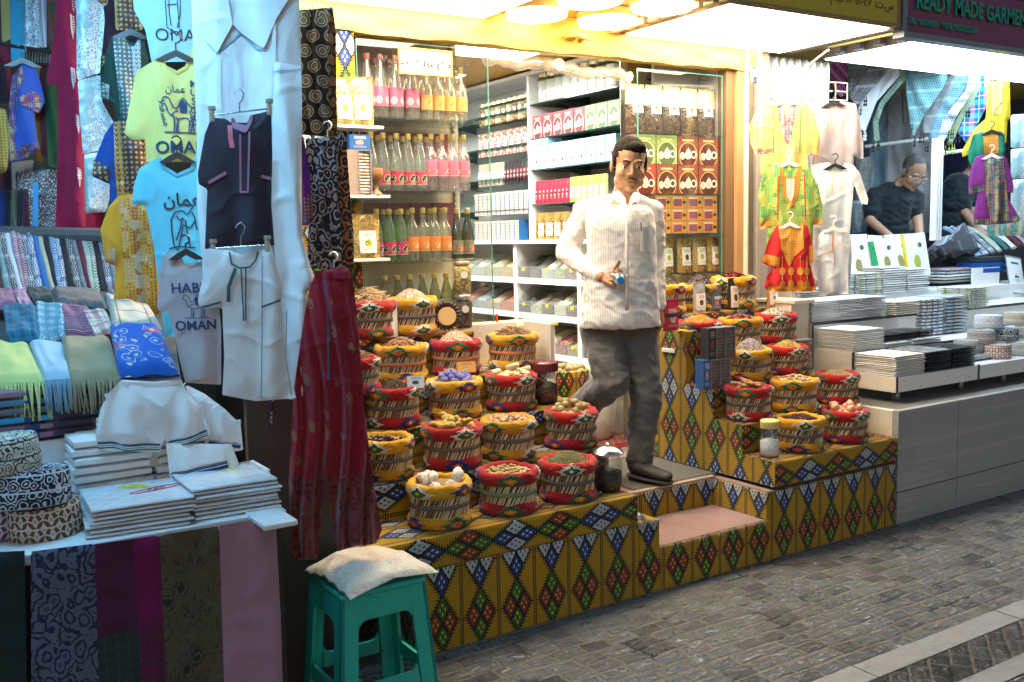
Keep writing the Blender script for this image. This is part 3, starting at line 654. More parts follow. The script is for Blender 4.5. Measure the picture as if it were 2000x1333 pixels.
def heap(name, mat, bits, bmats, seed, R0=.094, h=.045, n=260, bs=1, shape='grain', z0=.150, cone=1.0):
    """heaped spice: a domed bed with separate grains, twigs or flakes lying on it"""
    rnd = random.Random(seed); m = MB()
    def H(x, y):
        q = min(1, math.hypot(x, y)/R0); return z0+h*(1-q**1.7)*cone+.004*noise.noise(Vector((x*40, y*40, seed)))
    m.grid(lambda u, v: (lambda a, r: (r*math.cos(a), r*math.sin(a), H(r*math.cos(a), r*math.sin(a))))(u*2*PI, max(v, .001)*R0), 36, 12, mi=0)
    for i in range(n):
        r = R0*.97*math.sqrt(rnd.random()); a = rnd.random()*2*PI; x, y = r*math.cos(a), r*math.sin(a); z = H(x, y)
        k = 1+rnd.randrange(len(bmats)); s = bits*rnd.uniform(.6, 1.3); yaw = rnd.random()*PI; tl = rnd.uniform(-.35, .35)
        Rm = Matrix.Rotation(yaw, 3, 'Z') @ Matrix.Rotation(tl, 3, 'Y')
        if shape == 'grain': m.ell((x, y, z+s*.2), (s, s*.55, s*.45), 6, 4, Rm, k)
        elif shape == 'twig':
            d = Rm @ Vector((s*2.2, 0, 0)); c = Vector((x, y, z+s*.15)); m.tube([c-d, c+Vector((0, 0, s*.25*rnd.random())), c+d], s*.16, 4, k)
        elif shape == 'flake':
            q = [Rm @ Vector(p) for p in ((-s, -s*.4, 0), (s*.2, -s*.6, s*.3), (s, s*.1, 0), (0, s*.6, -s*.1))]; m.add([(x+p.x, y+p.y, z+s*.3+p.z) for p in q], [(0, 1, 2, 3)], None, k)
    return m.mesh(name, [mat]+bmats, 60)
C_ = {'herb': cm('green_herb', (.17, .17, .06)), 'herb2': cm('pale_herb', (.33, .30, .13)), 'seed': cm('dark_seed', (.03, .022, .018)), 'br': cm('brown_seed', (.13, .07, .035)),
      'rust': cm('rust_nut', (.34, .12, .045)), 'tan': cm('tan_husk', (.45, .29, .14)), 'pinkg': cm('pink_grain', (.55, .33, .26)), 'lav': cm('lavender_grain', (.30, .27, .29)), 'lav2': cm('purple_bud', (.13, .08, .17)),
      'yel': cm('yellow_petal', (.68, .48, .10)), 'saf': cm('saffron_thread', (.70, .22, .02)), 'mar': cm('dark_red_petal', (.20, .02, .03)), 'wht': cm('white_flake', (.75, .68, .55)),
      'lime': cm('dried_lime_skin', (.36, .24, .10), .55, bump=.002, bs=60), 'ind': cm('blue_violet_ball', (.16, .15, .42), .8), 'tur': cm('turmeric_root', (.46, .31, .06), .7, bump=.003, bs=120), 'nut': cm('beige_nut', (.52, .34, .20)),
      'butter': cm('cream_stick', (.82, .75, .42), .5), 'salt': cm('white_chunk', (.86, .78, .68), .5, bump=.003, bs=60), 'resin': plain('orange_resin', (.78, .38, .22), .4, var=.25, vs=40, bump=.004, bs=60), 'cin': cm('cinnamon_bark', (.42, .20, .07), .6), 'date': cm('dark_pod', (.05, .025, .018), .35)}
HP = {}
def H_(k, *a, **kw):
    HP[k] = heap(*a, **kw)
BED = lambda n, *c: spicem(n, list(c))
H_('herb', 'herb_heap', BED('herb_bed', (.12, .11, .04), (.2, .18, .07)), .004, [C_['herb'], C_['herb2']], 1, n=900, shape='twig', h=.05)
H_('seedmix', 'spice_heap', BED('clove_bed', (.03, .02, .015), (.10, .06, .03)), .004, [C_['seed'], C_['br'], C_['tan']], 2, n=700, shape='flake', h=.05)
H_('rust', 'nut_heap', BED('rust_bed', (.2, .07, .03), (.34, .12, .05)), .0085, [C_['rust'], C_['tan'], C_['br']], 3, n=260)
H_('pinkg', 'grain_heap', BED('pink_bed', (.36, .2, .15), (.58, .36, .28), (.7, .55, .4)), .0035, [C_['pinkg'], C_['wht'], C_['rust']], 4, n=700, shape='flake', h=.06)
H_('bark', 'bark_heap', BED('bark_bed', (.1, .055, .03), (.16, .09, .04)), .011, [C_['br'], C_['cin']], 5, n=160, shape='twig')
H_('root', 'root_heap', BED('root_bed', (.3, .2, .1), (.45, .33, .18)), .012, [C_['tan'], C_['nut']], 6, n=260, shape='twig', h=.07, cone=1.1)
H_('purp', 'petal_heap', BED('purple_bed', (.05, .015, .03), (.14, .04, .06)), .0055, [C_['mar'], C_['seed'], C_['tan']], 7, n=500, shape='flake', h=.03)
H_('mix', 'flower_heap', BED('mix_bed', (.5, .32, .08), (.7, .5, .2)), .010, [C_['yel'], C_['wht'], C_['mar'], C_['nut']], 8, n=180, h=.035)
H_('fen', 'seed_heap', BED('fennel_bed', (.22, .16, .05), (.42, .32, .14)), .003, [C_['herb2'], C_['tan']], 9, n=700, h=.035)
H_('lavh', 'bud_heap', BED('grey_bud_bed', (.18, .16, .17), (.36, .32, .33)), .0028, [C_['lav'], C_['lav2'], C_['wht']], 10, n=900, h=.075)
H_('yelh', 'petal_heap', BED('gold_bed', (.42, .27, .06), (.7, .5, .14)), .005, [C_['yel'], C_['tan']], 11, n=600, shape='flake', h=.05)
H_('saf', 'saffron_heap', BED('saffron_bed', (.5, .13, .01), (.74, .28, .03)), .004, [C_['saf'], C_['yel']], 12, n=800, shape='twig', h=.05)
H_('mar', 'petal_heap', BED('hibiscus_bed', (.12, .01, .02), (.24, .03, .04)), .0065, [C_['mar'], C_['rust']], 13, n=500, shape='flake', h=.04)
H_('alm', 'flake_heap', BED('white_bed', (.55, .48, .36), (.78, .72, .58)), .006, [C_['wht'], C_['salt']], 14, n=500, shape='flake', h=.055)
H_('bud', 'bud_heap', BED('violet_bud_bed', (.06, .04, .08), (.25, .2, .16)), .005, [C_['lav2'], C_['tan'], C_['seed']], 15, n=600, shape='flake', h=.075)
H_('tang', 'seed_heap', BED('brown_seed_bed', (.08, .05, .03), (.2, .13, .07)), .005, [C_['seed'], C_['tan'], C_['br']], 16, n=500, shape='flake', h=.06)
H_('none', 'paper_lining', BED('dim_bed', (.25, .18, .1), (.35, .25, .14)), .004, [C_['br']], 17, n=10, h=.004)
def item(mk, n, R0, z0, layers, s, rnd):
    """positions of separate lumps heaped in a basket"""
    P = []
    for i in range(n):
        for _ in range(60):
            r = R0*math.sqrt(rnd.random()); a = rnd.random()*2*PI; x, y = r*math.cos(a), r*math.sin(a)
            z = z0
            for q in P:
                d = math.hypot(q[0]-x, q[1]-y)
                if d < s*1.75: z = max(z, q[2]+math.sqrt(max(0, (s*1.7)**2-d*d)))
            if z < z0+layers*s*1.4*(1-(r/R0)*.55): break
        P.append((x, y, z))
    return P
MI = {}
def lump(k, mat, rs, nz=.12, seed=0):
    m = MB(); m.ell((0, 0, 0), rs, 14, 9, None, 0, nz, 6+seed); MI[k] = m.mesh(k, mat, 180)
lump('dried_lime', C_['lime'], (.0195, .0195, .018), .10); lump('indigo_ball', C_['ind'], (.0175, .0175, .0165), .05); lump('white_chunk', C_['salt'], (.036, .026, .02), .45, 3); lump('resin_chunk', C_['resin'], (.022, .02, .018), .4, 5)
lump('date_pod', C_['date'], (.024, .012, .011), .1); lump('beige_nut', C_['nut'], (.0125, .0105, .0105), .08)
m = MB(); m.tube([(-.034, 0, -.003), (-.02, .004, .004), (0, .001, 0), (.018, -.003, .003), (.034, .004, -.002)], [.006, .0125, .0115, .0135, .006], 9); MI['turmeric_root'] = m.mesh('turmeric_root', C_['tur'], 180)
m = MB(); m.tube([(-.014, 0, 0), (-.006, .001, .001), (.006, -.001, 0), (.014, .001, .001)], [.003, .006, .0055, .0025], 6); MI['root_piece'] = m.mesh('root_piece', cm('pale_root', (.55, .40, .17)), 180)
m = MB(); m.rbox((0, 0, 0), (.085, .026, .024), .008, 3); MI['butter_stick'] = m.mesh('butter_stick', C_['butter'], 40)
m = MB()
for sgn in (-1, 1): m.tube([(-.06, sgn*.005, 0), (0, sgn*.006, .002), (.06, sgn*.005, 0)], .0062, 7)
MI['cinnamon_stick'] = m.mesh('cinnamon_stick', C_['cin'], 180)
GRP = {'dried_lime': ('dried lime', 'dried limes heaped in the baskets'), 'indigo_ball': ('blue-violet ball', 'blue-violet dye balls in one basket'), 'white_chunk': ('white lump', 'white lumps in the front left basket'), 'resin_chunk': ('resin lump', 'orange resin lumps'), 'date_pod': ('pod', 'dark pods in the leftmost basket'), 'beige_nut': ('nut', 'beige nuts'), 'turmeric_root': ('root', 'knobbly turmeric roots'), 'root_piece': ('root piece', 'small pale root pieces'), 'butter_stick': ('stick', 'cream coloured sticks'), 'cinnamon_stick': ('cinnamon stick', 'cinnamon sticks')}
BL = []
def basket(u, v, y, z, kind, fill, lab, s=1.0, lump_=None, n=0, layers=2, ls=.019, where=''):
    p = atY(u, v, y); loc = (p[0], y, z); h = p[2]-z
    t = thing('spice_basket', lab, 'basket', loc, random.uniform(-.5, .5), 'cane baskets with cloth rims on the tiers'); k = s*1.0; t.scale = (k, k, k)
    for nm, me in BK[kind]: inst(nm, me, (0, 0, 0), 0, t)
    if fill:
        o = inst(HP[fill].name.split('.')[0], HP[fill], loc, random.random()*6, None, 'heap of %s' % lab.split('filled with ')[-1].split(', ')[0], 'spice', None, None, k); o['kind'] = 'stuff'
    if lump_:
        rnd = random.Random(int(u)); P = item(lump_, n, .086 if lump_ != 'cinnamon_stick' else .05, .152, layers, ls, rnd)
        for i, (x, yy, zz) in enumerate(P):
            rot = (rnd.uniform(-.4, .4), rnd.uniform(-.4, .4), rnd.random()*6)
            if lump_ in ('dried_lime', 'indigo_ball', 'resin_chunk', 'white_chunk'): rot = (rnd.random()*6, rnd.random()*6, rnd.random()*6)
            if lump_ == 'cinnamon_stick': rot = (rnd.uniform(-.15, .3), rnd.uniform(-.3, .3), rnd.gauss(1.0, .45))
            a = rnd.uniform(.85, 1.12)
            inst(lump_, MI[lump_], (loc[0]+x*k, loc[1]+yy*k, loc[2]+zz*k), 0, None, '%s heaped in the %s' % (GRP[lump_][0], where), GRP[lump_][0], GRP[lump_][1]+' in the '+where, rot, a)
    return t
Z1, Z2, Z3, Z4, Z5 = .445, .595, .755, .91, 1.10
basket(857, 940, 3.27, Z1, 'y', 'none', 'yellow-rimmed basket in the front left corner filled with white lumps', 1.03, 'white_chunk', 7, 2, .026, 'yellow-rimmed basket in the front row')
basket(992, 912, 3.27, Z1, 'rg', 'none', 'red-rimmed basket with a green cord filled with small pale roots', 1.02, 'root_piece', 100, 3, .006, 'red basket with the green cord')
basket(1108, 893, 3.27, Z1, 'r', 'herb', 'red-rimmed basket beside the steel-lidded jar filled with dried green herb')
basket(752, 853, 3.53, Z2, 'y', 'none', 'yellow-rimmed basket half behind the red trousers filled with dark pods', .96, 'date_pod', 16, 2, .011, 'basket beside the red trousers')
basket(882, 832, 3.53, Z2, 'r2', 'none', 'red-rimmed basket in the second row filled with knobbly turmeric roots', 1.04, 'turmeric_root', 34, 3, .014, 'red basket of the second row')
basket(992, 815, 3.53, Z2, 'y2', 'none', 'yellow-rimmed basket of the second row filled with beige nuts', 1.0, 'beige_nut', 70, 2, .010, 'yellow basket of the second row')
basket(1115, 797, 3.53, Z2, 'r', 'none', 'red-rimmed basket right of the beige nuts filled with brown dried limes', 1.0, 'dried_lime', 26, 2.2, .018, 'red basket at the right end of the second row')
basket(765, 755, 3.75, Z3, 'r2', 'seedmix', 'red-rimmed basket of the third row filled with dark crushed spice')
basket(887, 740, 3.75, Z3, 'y', 'none', 'yellow-rimmed basket of the third row filled with blue-violet balls', 1, 'indigo_ball', 30, 2, .0165, 'yellow basket of the third row')
basket(998, 725, 3.75, Z3, 'r', 'none', 'red-rimmed basket of the third row filled with cream coloured sticks', .98, 'butter_stick', 13, 3, .017, 'red basket of the third row')
basket(783, 668, 3.94, Z4, 'yo', 'rust', 'yellow-rimmed basket of the fourth row filled with rust brown nuts', .97)
basket(890, 660, 3.94, Z4, 'ro', 'pinkg', 'red-rimmed basket with an orange cord filled with pinkish grains', .97)
basket(1000, 652, 3.94, Z4, 'yo', 'bark', 'yellow-rimmed basket with an orange cord filled with brown bark', 1.0)
basket(722, 575, 4.10, Z5, 'r', 'root', 'red-rimmed basket on the top tier filled with dried pale roots', .98)
basket(803, 585, 4.10, Z5, 'y2', 'pinkg', 'yellow-rimmed basket on the top tier filled with pink flakes', 1.0)
basket(690, 690, 3.78, Z3+.15, 'r2', 'bark', 'red-rimmed basket almost hidden by the red trousers filled with bark', .9)
Q1, Q2, Q3, Q4, Q5 = .465, .61, .765, .905, 1.10
basket(1563, 812, 3.24, Q1, 'y', 'purp', 'yellow-rimmed basket beside the salt jar filled with dark purple petals', .98)
basket(1650, 800, 3.24, Q1, 'r', 'none', 'red-rimmed basket at the lower right corner filled with orange resin lumps', .98, 'resin_chunk', 18, 2.2, .02, 'red basket at the lower right')
basket(1462, 745, 3.44, Q2, 'r2', 'none', 'red-rimmed basket of the right stand filled with cinnamon sticks', .98, 'cinnamon_stick', 36, 3, .010, 'red basket on the right stand')
basket(1552, 735, 3.44, Q2, 'y2', 'mix', 'yellow-rimmed basket beside the cinnamon filled with mixed yellow flowers', 1.0)
basket(1635, 733, 3.46, Q2, 'r', 'fen', 'red-rimmed basket above the resin lumps filled with greenish seeds', .97)
basket(1465, 668, 3.64, Q3, 'y', 'lavh', 'yellow-rimmed basket beside the snack tins filled with grey lavender buds', .96)
basket(1538, 672, 3.64, Q3, 'r', 'yelh', 'red-rimmed basket of the third step filled with golden petals', .92)
basket(1365, 625, 3.83, Q4, 'r2', 'saf', 'red-rimmed basket behind the snack tins filled with orange saffron threads', 1.0)
basket(1445, 620, 3.83, Q4, 'y2', 'mar', 'yellow-rimmed basket right of the saffron filled with dark red petals', .98)
basket(1515, 607, 3.87, Q4, 'r', 'alm', 'red-rimmed basket in front of the orange pouch filled with white flakes', 1.0)
basket(1300, 555, 4.07, Q5, 'y', 'tang', 'yellow-rimmed basket just behind the shopkeeper filled with brown seeds', .95)
basket(1365, 550, 4.09, Q5-.005, 'y2', 'bud', 'yellow-rimmed basket behind the silver pouch filled with violet buds', .92)
basket(1432, 545, 4.08, Q5, 'y', 'mar', 'large yellow-rimmed basket at the back right filled with red petals', 1.08)
# ---------------------------------------------------------------- jars, pouches, boxes
CG = glass('jar_glass', (.94, .97, .95), .08, .03)
def jar(u, vb, y, z, r, h, fillm, fh, lidm, label, lidh=.02, lidr=1.0, dome=False, tagd=False):
    p = atY(u, vb, y); t = thing('storage_jar', label, 'jar', (p[0], y, z))
    m = MB(); m.lathe([(0, .002), (r*.85, .003), (r, .02*r/.05), (r, h*.78), (r*.82, h*.9), (r*.8, h)], 28); m.build('glass_body', CG, t, 180)
    if fh: m = MB(); m.lathe([(0, .004), (r*.82, .005), (r*.965, .02*r/.05), (r*.965, fh), (r*.5, fh+.012), (0, fh+.008)], 24, wob=.006); m.build('contents', fillm, t, 180)
    m = MB(); rr = r*lidr*.86
    if dome: m.lathe([(rr*1.08, h-.008), (rr*1.1, h), (rr*.9, h+.014), (rr*.4, h+.026), (.006, h+.030), (.009, h+.036), (0, h+.042)], 28)
    else: m.lathe([(rr, h-.01), (rr*1.03, h-.008), (rr*1.03, h+lidh-.01), (rr*.95, h+lidh-.006), (0, h+lidh-.006)], 28)
    m.build('lid', lidm, t, 40)
    if tagd:
        m = MB(); m.M = Matrix.Rotation(R(-32), 4, 'Z') @ Matrix.Translation((.01, -r-.004, h*.62)) @ Matrix.Rotation(R(90), 4, 'X')
        m.lathe([(0, .0025), (.018, .0025), (.018, 0), (0, 0)], 24); m.build('round_tag', M['cream'], t)
        m = MB(); m.M = Matrix.Rotation(R(-32), 4, 'Z') @ Matrix.Translation((.01, -r-.0045, h*.62)) @ Matrix.Rotation(R(90), 4, 'X'); m.lathe([(.0181, .001), (.0205, .001), (.0205, -.001), (.0181, -.001)], 24); m.build('tag_ring', M['blackp'], t)
    return t
jar(1187, 950, 3.26, Z1, .062, .17, spicem('black_seed_fill', [(.012, .010, .012), (.05, .04, .035), (.02, .015, .02)], 160), .085, M['chrome'], 'glass jar with a domed steel lid half full of black seeds', dome=True, lidr=1.18)
jar(1503, 890, 3.225, Q1, .046, .150, plain('salt_white', (.80, .80, .80), .6, bump=.006, bs=70), .075, plain('yellow_lid', (.75, .56, .22), .4), 'plastic jar with a ribbed yellow lid half full of white crystals', .034, 1.12)
jar(1065, 770, 3.76, Z3, .06, .165, spicem('dark_bean_fill', [(.05, .02, .02), (.1, .05, .04)], 110), .09, plain('maroon_lid', (.12, .015, .02), .35), 'jar with a wide maroon lid full of dark beans', .04, 1.2)
jar(903, 640, 4.0, Z4+.0, .042, .16, spicem('dark_leaf_fill', [(.05, .03, .035), (.12, .07, .06)], 90), .13, M['steel'], 'clear jar of dark petals with a round tag, lower of two', .012, 1.05, tagd=True).location.z = 1.10
tj = jar(905, 590, 4.0, 1.271, .040, .15, spicem('gold_leaf_fill', [(.4, .28, .08), (.62, .46, .2)], 90), .13, plain('copper_lid', (.62, .36, .2), .35, .6), 'clear jar of golden flowers with a round tag, upper of two', .012, 1.05, tagd=True)
for q in (tj,): q.location.x = bpy.data.objects['storage_jar.003'].location.x
bpy.data.objects['storage_jar.003'].location.y = tj.location.y = 4.12; bpy.data.objects['storage_jar.003'].location.x = tj.location.x = atY(905, 590, 4.12)[0]
def labelm(name, bg, blob=None, ink=(.12, .1, .08), dark=None, band=None):
    """printed paper label on 0..1 uv: heading lines, a picture patch, small print"""
    g = G(name, .45, 0, .5); u, v = g.U, g.V; c = bg; w = g.noise(9, 2, v=g.vec(u, v))
    ln = ((v*16 % 1.0) < .5)*(v > .70)*(v < .9)*((u-.5).abs() < (.30+(w-.5)*.3)); c = g.mix(ln*(g.noise(60, 1, v=g.vec(u, v*.3)) > .42), c, ink)
    sm = ((v*34 % 1.0) < .5)*(v > .10)*(v < .22)*((u-.5).abs() < .32); c = g.mix(sm*.6*(g.noise(90, 1, v=g.vec(u, v*.3)) > .45), c, ink)
    if blob is not None:
        r = ((u-.5)*(u-.5)+(v-.46)*(v-.46)*1.3).sqrt()+(g.noise(7, 2, v=g.vec(u, v))-.5)*.12; c = g.mix(r < .2, c, g.mix(g.noise(11, 2, v=g.vec(u, v)) > .5, blob, dark or tuple(x*.4 for x in blob)))
    if band is not None: c = g.mix((v-.62).abs() < .09, c, band)
    return g.done(c)
def teabox(name, bg, ring, pot=(.82, .55, .45)):
    g = G(name, .4, 0, .5); u, v = g.U, g.V; w = g.noise(26, 3, v=g.vec(u, v)); c = g.mix(w > .52, bg, tuple(min(1, x*1.8+.04) for x in bg))
    r = ((u-.5)*(u-.5)+(v-.34)*(v-.34)).sqrt(); c = g.mix(r < .43, c, tuple(x*.55 for x in bg)); c = g.mix((r-.44).abs() < .02, c, ring)
    def el(cx, cy, a, b, th=None):
        q = (((u-cx)/a)*((u-cx)/a)+((v-cy)/b)*((v-cy)/b)).sqrt(); return q < 1.0 if th is None else (q-1.0).abs() < th
    c = g.mix(el(.52, .33, .16, .13), c, pot); c = g.mix(el(.52, .48, .10, .06), c, (.85, .82, .74)); c = g.mix(el(.52, .56, .02, .04), c, (.85, .82, .74))
    c = g.mix(el(.22, .3, .12, .13), c, (.85, .8, .7)); c = g.mix(el(.22, .3, .075, .085), c, pot); c = g.mix(el(.78, .36, .12, .11, .25), c, (.85, .8, .72)); c = g.mix(el(.5, .33, .15, .12, .14), c, (.88, .84, .76))
    c = g.mix(((v-.86).abs() < .035)*((u-.5).abs() < .28)*(g.noise(60, 1, v=g.vec(u, v*.2)) > .4), c, (.8, .62, .3)); return g.done(c)
def pouch(w, h, d, seed=0, pinch=.02):
    """stand-up pouch: flat sealed top, full bottom; front faces -y, fit uv"""
    m = MB(); N, K = 8, 14
    for sgn in (-1, 1):
        def f(a, b):
            x = (a-.5)*w*(1-.03*b); k = math.sin(PI*a)**.55*(1-b**2.2)**.8 if b < .999 else 0; k = max(k, .06)
            return (x, sgn*d*.5*k+.002*noise.noise(Vector((a*6, b*6, seed+sgn))), b*h)
        m.grid(f if sgn < 0 else (lambda a, b: f(1-a, b)), N, K)
    return m
def pouchobj(name, u, vb, y, z, w, h, d, mat, labelmat, lab, lw=.62, l0=.12, l1=.62, cat='pouch', group=None, rz=0, top=None, x=None):
    px = x if x is not None else atY(u, vb, y)[0]
    t = thing(name, lab, cat, (px, y, z), rz, group); pouch(w, h, d, int(px*31)).build('bag', mat, t, 180)
    m = MB(); 
    def f(a, b):
        bb = l0+(l1-l0)*b; aa = .5+(a-.5)*lw; k = math.sin(PI*aa)**.55*(1-bb**2.2)**.8; return ((aa-.5)*w*(1-.03*bb), -d*.5*max(k, .06)-.0022, bb*h)
    m.grid(f, 6, 6); m.build('label', labelmat, t, 180)
    m = MB(); m.box(-w*.485, -.0035, h*.90, w*.485, .0035, h*1.0); m.build('top_seal', top or mat, t); return t
LB = {'w': labelm('white_paper_label', (.82, .80, .74), (.6, .4, .08)), 'w2': labelm('white_label_dark_picture', (.8, .78, .72), (.12, .06, .04)), 'w3': labelm('white_label_yellow_fruit', (.82, .8, .74), (.75, .55, .05), dark=(.1, .2, .03)), 'w4': labelm('white_label_red_fruit', (.82, .8, .74), (.6, .2, .12), dark=(.4, .1, .05)),
      'w5': labelm('white_label_leaf', (.84, .82, .78), (.2, .3, .1), dark=(.7, .6, .4)), 'red': labelm('red_pouch_print', (.45, .015, .05), (.75, .6, .5), (.8, .7, .6), band=(.04, .02, .02)), 'blue': labelm('pale_blue_card', (.62, .72, .78), (.05, .07, .3)), 'ora': labelm('orange_card', (.75, .38, .10), (.8, .6, .2), (.3, .1, .03)), 'blk': labelm('cream_coffee_label', (.72, .62, .5), (.1, .05, .03)), 'cup': labelm('dark_coffee_print', (.09, .10, .12), (.5, .1, .08), (.8, .8, .8), dark=(.65, .2, .15))}
pouchobj('white_pouch', 757, 655, 4.03, Z5, .105, .155, .04, plain('white_foil', (.8, .77, .72), .4, var=.05, bump=.003, bs=30), LB['w5'], 'white stand-up pouch between the red and yellow baskets', .7, .08, .6)
pouchobj('red_pouch', 816, 660, 4.02, Z5-.005, .095, .15, .035, plain('red_foil', (.42, .01, .04), .35), LB['red'], 'red stand-up pouch with a clear strip beside the round date tray', .85, .05, .75)
def carton(name, lab, loc, dims, front, side, rz=0, rx=0, cat='box', group=None):
    t = thing(name, lab, cat, loc, rz, group); w, d, h = dims
    m = MB(); m.box(-w/2, -d/2, 0, w/2, d/2, h); o = m.build('carton', side, t); m = MB(); m.grid(lambda a, b: (-w/2+.001+a*(w-.002), -d/2-.0008, .001+b*(h-.002)), 1, 1); m.build('printed_front', front, t)
    if rx: t.rotation_euler = (rx, 0, rz)
    return t
p = atY(812, 745, 3.66); carton('small_card_box', 'small white and blue card box leaning on the third row baskets', (p[0], 3.66, .915), (.072, .03, .052), LB['blue'], plain('kraft_side', (.6, .42, .2), .6), R(-30), R(-12))
p = atY(930, 730, 3.66); carton('small_card_box', 'small orange card box above the blue-violet balls', (p[0]+.03, 3.80, .935), (.085, .03, .05), LB['ora'], plain('orange_side', (.7, .35, .1), .6), R(-18), R(-12))
# round tray of dates standing on edge
p = atY(868, 640, 4.06); t = thing('date_tray', 'round clear tray of dates with a kraft label, standing on edge', 'tray', (p[0], 4.04, Z5), R(-20))
m = MB(); m.M = Matrix.Translation((0, 0, .078)) @ Matrix.Rotation(R(80), 4, 'X'); m.lathe([(0, 0), (.07, 0), (.076, .01), (.078, .028), (.07, .03)], 36, wob=.004); m.build('tray', CG, t, 60)
m = MB()
for i in range(22): a = 2*PI*i/22; m.ell((math.cos(a)*.056, -.014, .078+math.sin(a)*.056), (.016, .010, .009), 10, 6, Matrix.Rotation(-a, 3, 'Y'))
o = m.build('date_ring', C_['date'], t, 180)
m = MB(); m.M = Matrix.Translation((0, -.031, .078)) @ Matrix.Rotation(R(84), 4, 'X'); m.lathe([(0, .002), (.043, .002), (.043, 0)], 36); m.build('label', plain('kraft_label', (.66, .42, .16), .6), t)
# snack boxes: stacked blister columns with a blue end panel
SN = None
g = G('wrapped_bars', .35, 0, .6); k = g.V/.0165; n = g.noise(30, 2, v=g.vec(g.U*.3, k.fl())); c = g.ramp(n, [(.35, (.06, .05, .055)), (.5, (.22, .17, .13)), (.62, (.10, .09, .10)), (.7, (.3, .12, .08))]); c = g.mix(((k % 1.0) < .14), c, (.015, .012, .015)); g.bump((k*PI).sin().abs(), .004, 1); SN = g.done(c)
g = G('colour_wrapped_bars', .35, 0, .6); k = g.V/.014; n = g.noise(24, 2, v=g.vec(g.U*.5, k.fl())); c = g.ramp(n, [(.35, (.6, .45, .25)), (.48, (.35, .12, .06)), (.56, (.62, .55, .45)), (.66, (.3, .25, .2))]); c = g.mix(((k % 1.0) < .14), c, (.15, .1, .08)); g.bump((k*PI).sin().abs(), .004, 1); SN2 = g.done(c)
BP = labelm('blue_end_panel', (.03, .12, .33), (.45, .15, .06), (.8, .8, .85), dark=(.7, .55, .4)); DP = labelm('black_end_panel', (.03, .03, .035), (.4, .1, .06), (.6, .5, .4))
def snack(x, y, z, h, w, endm, lab, cols=2, bars=None, rz=0, dz=.0):
    t = thing('snack_box', lab, 'box', (x, y, z), rz, None); m = MB()
    for c in range(cols): m.rbox((w*(c+.5)/cols, 0, h/2), (w/cols-.006, .05, h-.012), .004)
    m.build('wrapped_bars', bars or SN, t)
    m = MB(); m.box(-.052, -.03, 0, -.001, .03, h); m.build('end_panel', endm, t); m = MB(); m.grid(lambda a, b: (-.051+a*.048, -.0308, .001+b*(h-.002)), 1, 1); m.build('printed_panel', endm, t)
    m = MB()
    for c in range(cols+1): m.box(w*c/cols-.003, -.032, 0, w*c/cols+.003, .03, h)
    m.box(0, -.031, h-.006, w, .03, h+.0); m.build('tray_edge', plain('clear_tray_edge', (.25, .24, .28), .3), t); return t
p = atY(1385, 755, 3.56); snack(p[0]-.01, 3.565, Q3, .145, .13, BP, 'stack of dark wrapped bars with a blue end panel, lower box of two')
snack(p[0]+.03, 3.57, Q3+.146, .155, .13, DP, 'stack of dark wrapped bars with a black end panel, upper box of two')
p = atY(1580, 720, 3.60); snack(p[0], 3.70, .765, .17, .12, DP, 'pale tray of wrapped bars beside the white garment boards', bars=SN2)
# pouches on the right stand
FO = {'sil': plain('silver_foil', (.62, .60, .58), .3, .6, bump=.003, bs=40), 'char': plain('charcoal_foil', (.07, .08, .09), .35), 'black': plain('black_foil', (.02, .02, .022), .3), 'ora': plain('amber_foil', (.62, .30, .10), .3, .4, bump=.003, bs=40)}
pouchobj('red_pouch', 1307, 632, 3.86, .905+.0, .105, .16, .04, plain('red_foil', (.42, .01, .04), .35), LB['red'], 'red stand-up pouch beside the shopkeeper hip', .9, .05, .78, x=atY(1310, 632, 3.78)[0]).location = (atY(1310, 632, 3.78)[0], 3.78, 1.042)
for (u, vb, y, w, h, fo, lb, la) in ((1372, 610, 3.965, .095, .17, 'sil', 'w2', 'silver pouch with a white label on the right stand'), (1405, 610, 3.955, .09, .145, 'char', 'cup', 'charcoal coffee pouch printed with a red cup'), (1440, 605, 3.96, .085, .18, 'black', 'blk', 'black coffee bag with a cream label'), (1508, 595, 4.0, .09, .155, 'ora', 'w4', 'orange pouch with a white label near the red child dress')):
    pouchobj('coffee_pouch' if 'coffee' in la else 'spice_pouch', u, vb, y, 1.10 if y > 3.964 or u > 1400 else 1.1, w, h, .04, FO[fo], LB[lb], la, .75, .08, .62 if fo != 'black' else .75)
for o in list(bpy.data.objects):
    if o.get('category') == 'pouch' and o.location.x > 3.55 and o.location.z > 1.09: o.location.y = max(o.location.y, 3.99)
m = MB(); v_, f_2 = textmesh('COFFEE', .017, bold=.02); o = [q for q in bpy.data.objects if q.get('label', '').startswith('charcoal coffee')][0]
m.add([(x+.004, -.0235, .078+y) for x, y in v_], f_2); m.build('printed_word', M['white_c'], o)
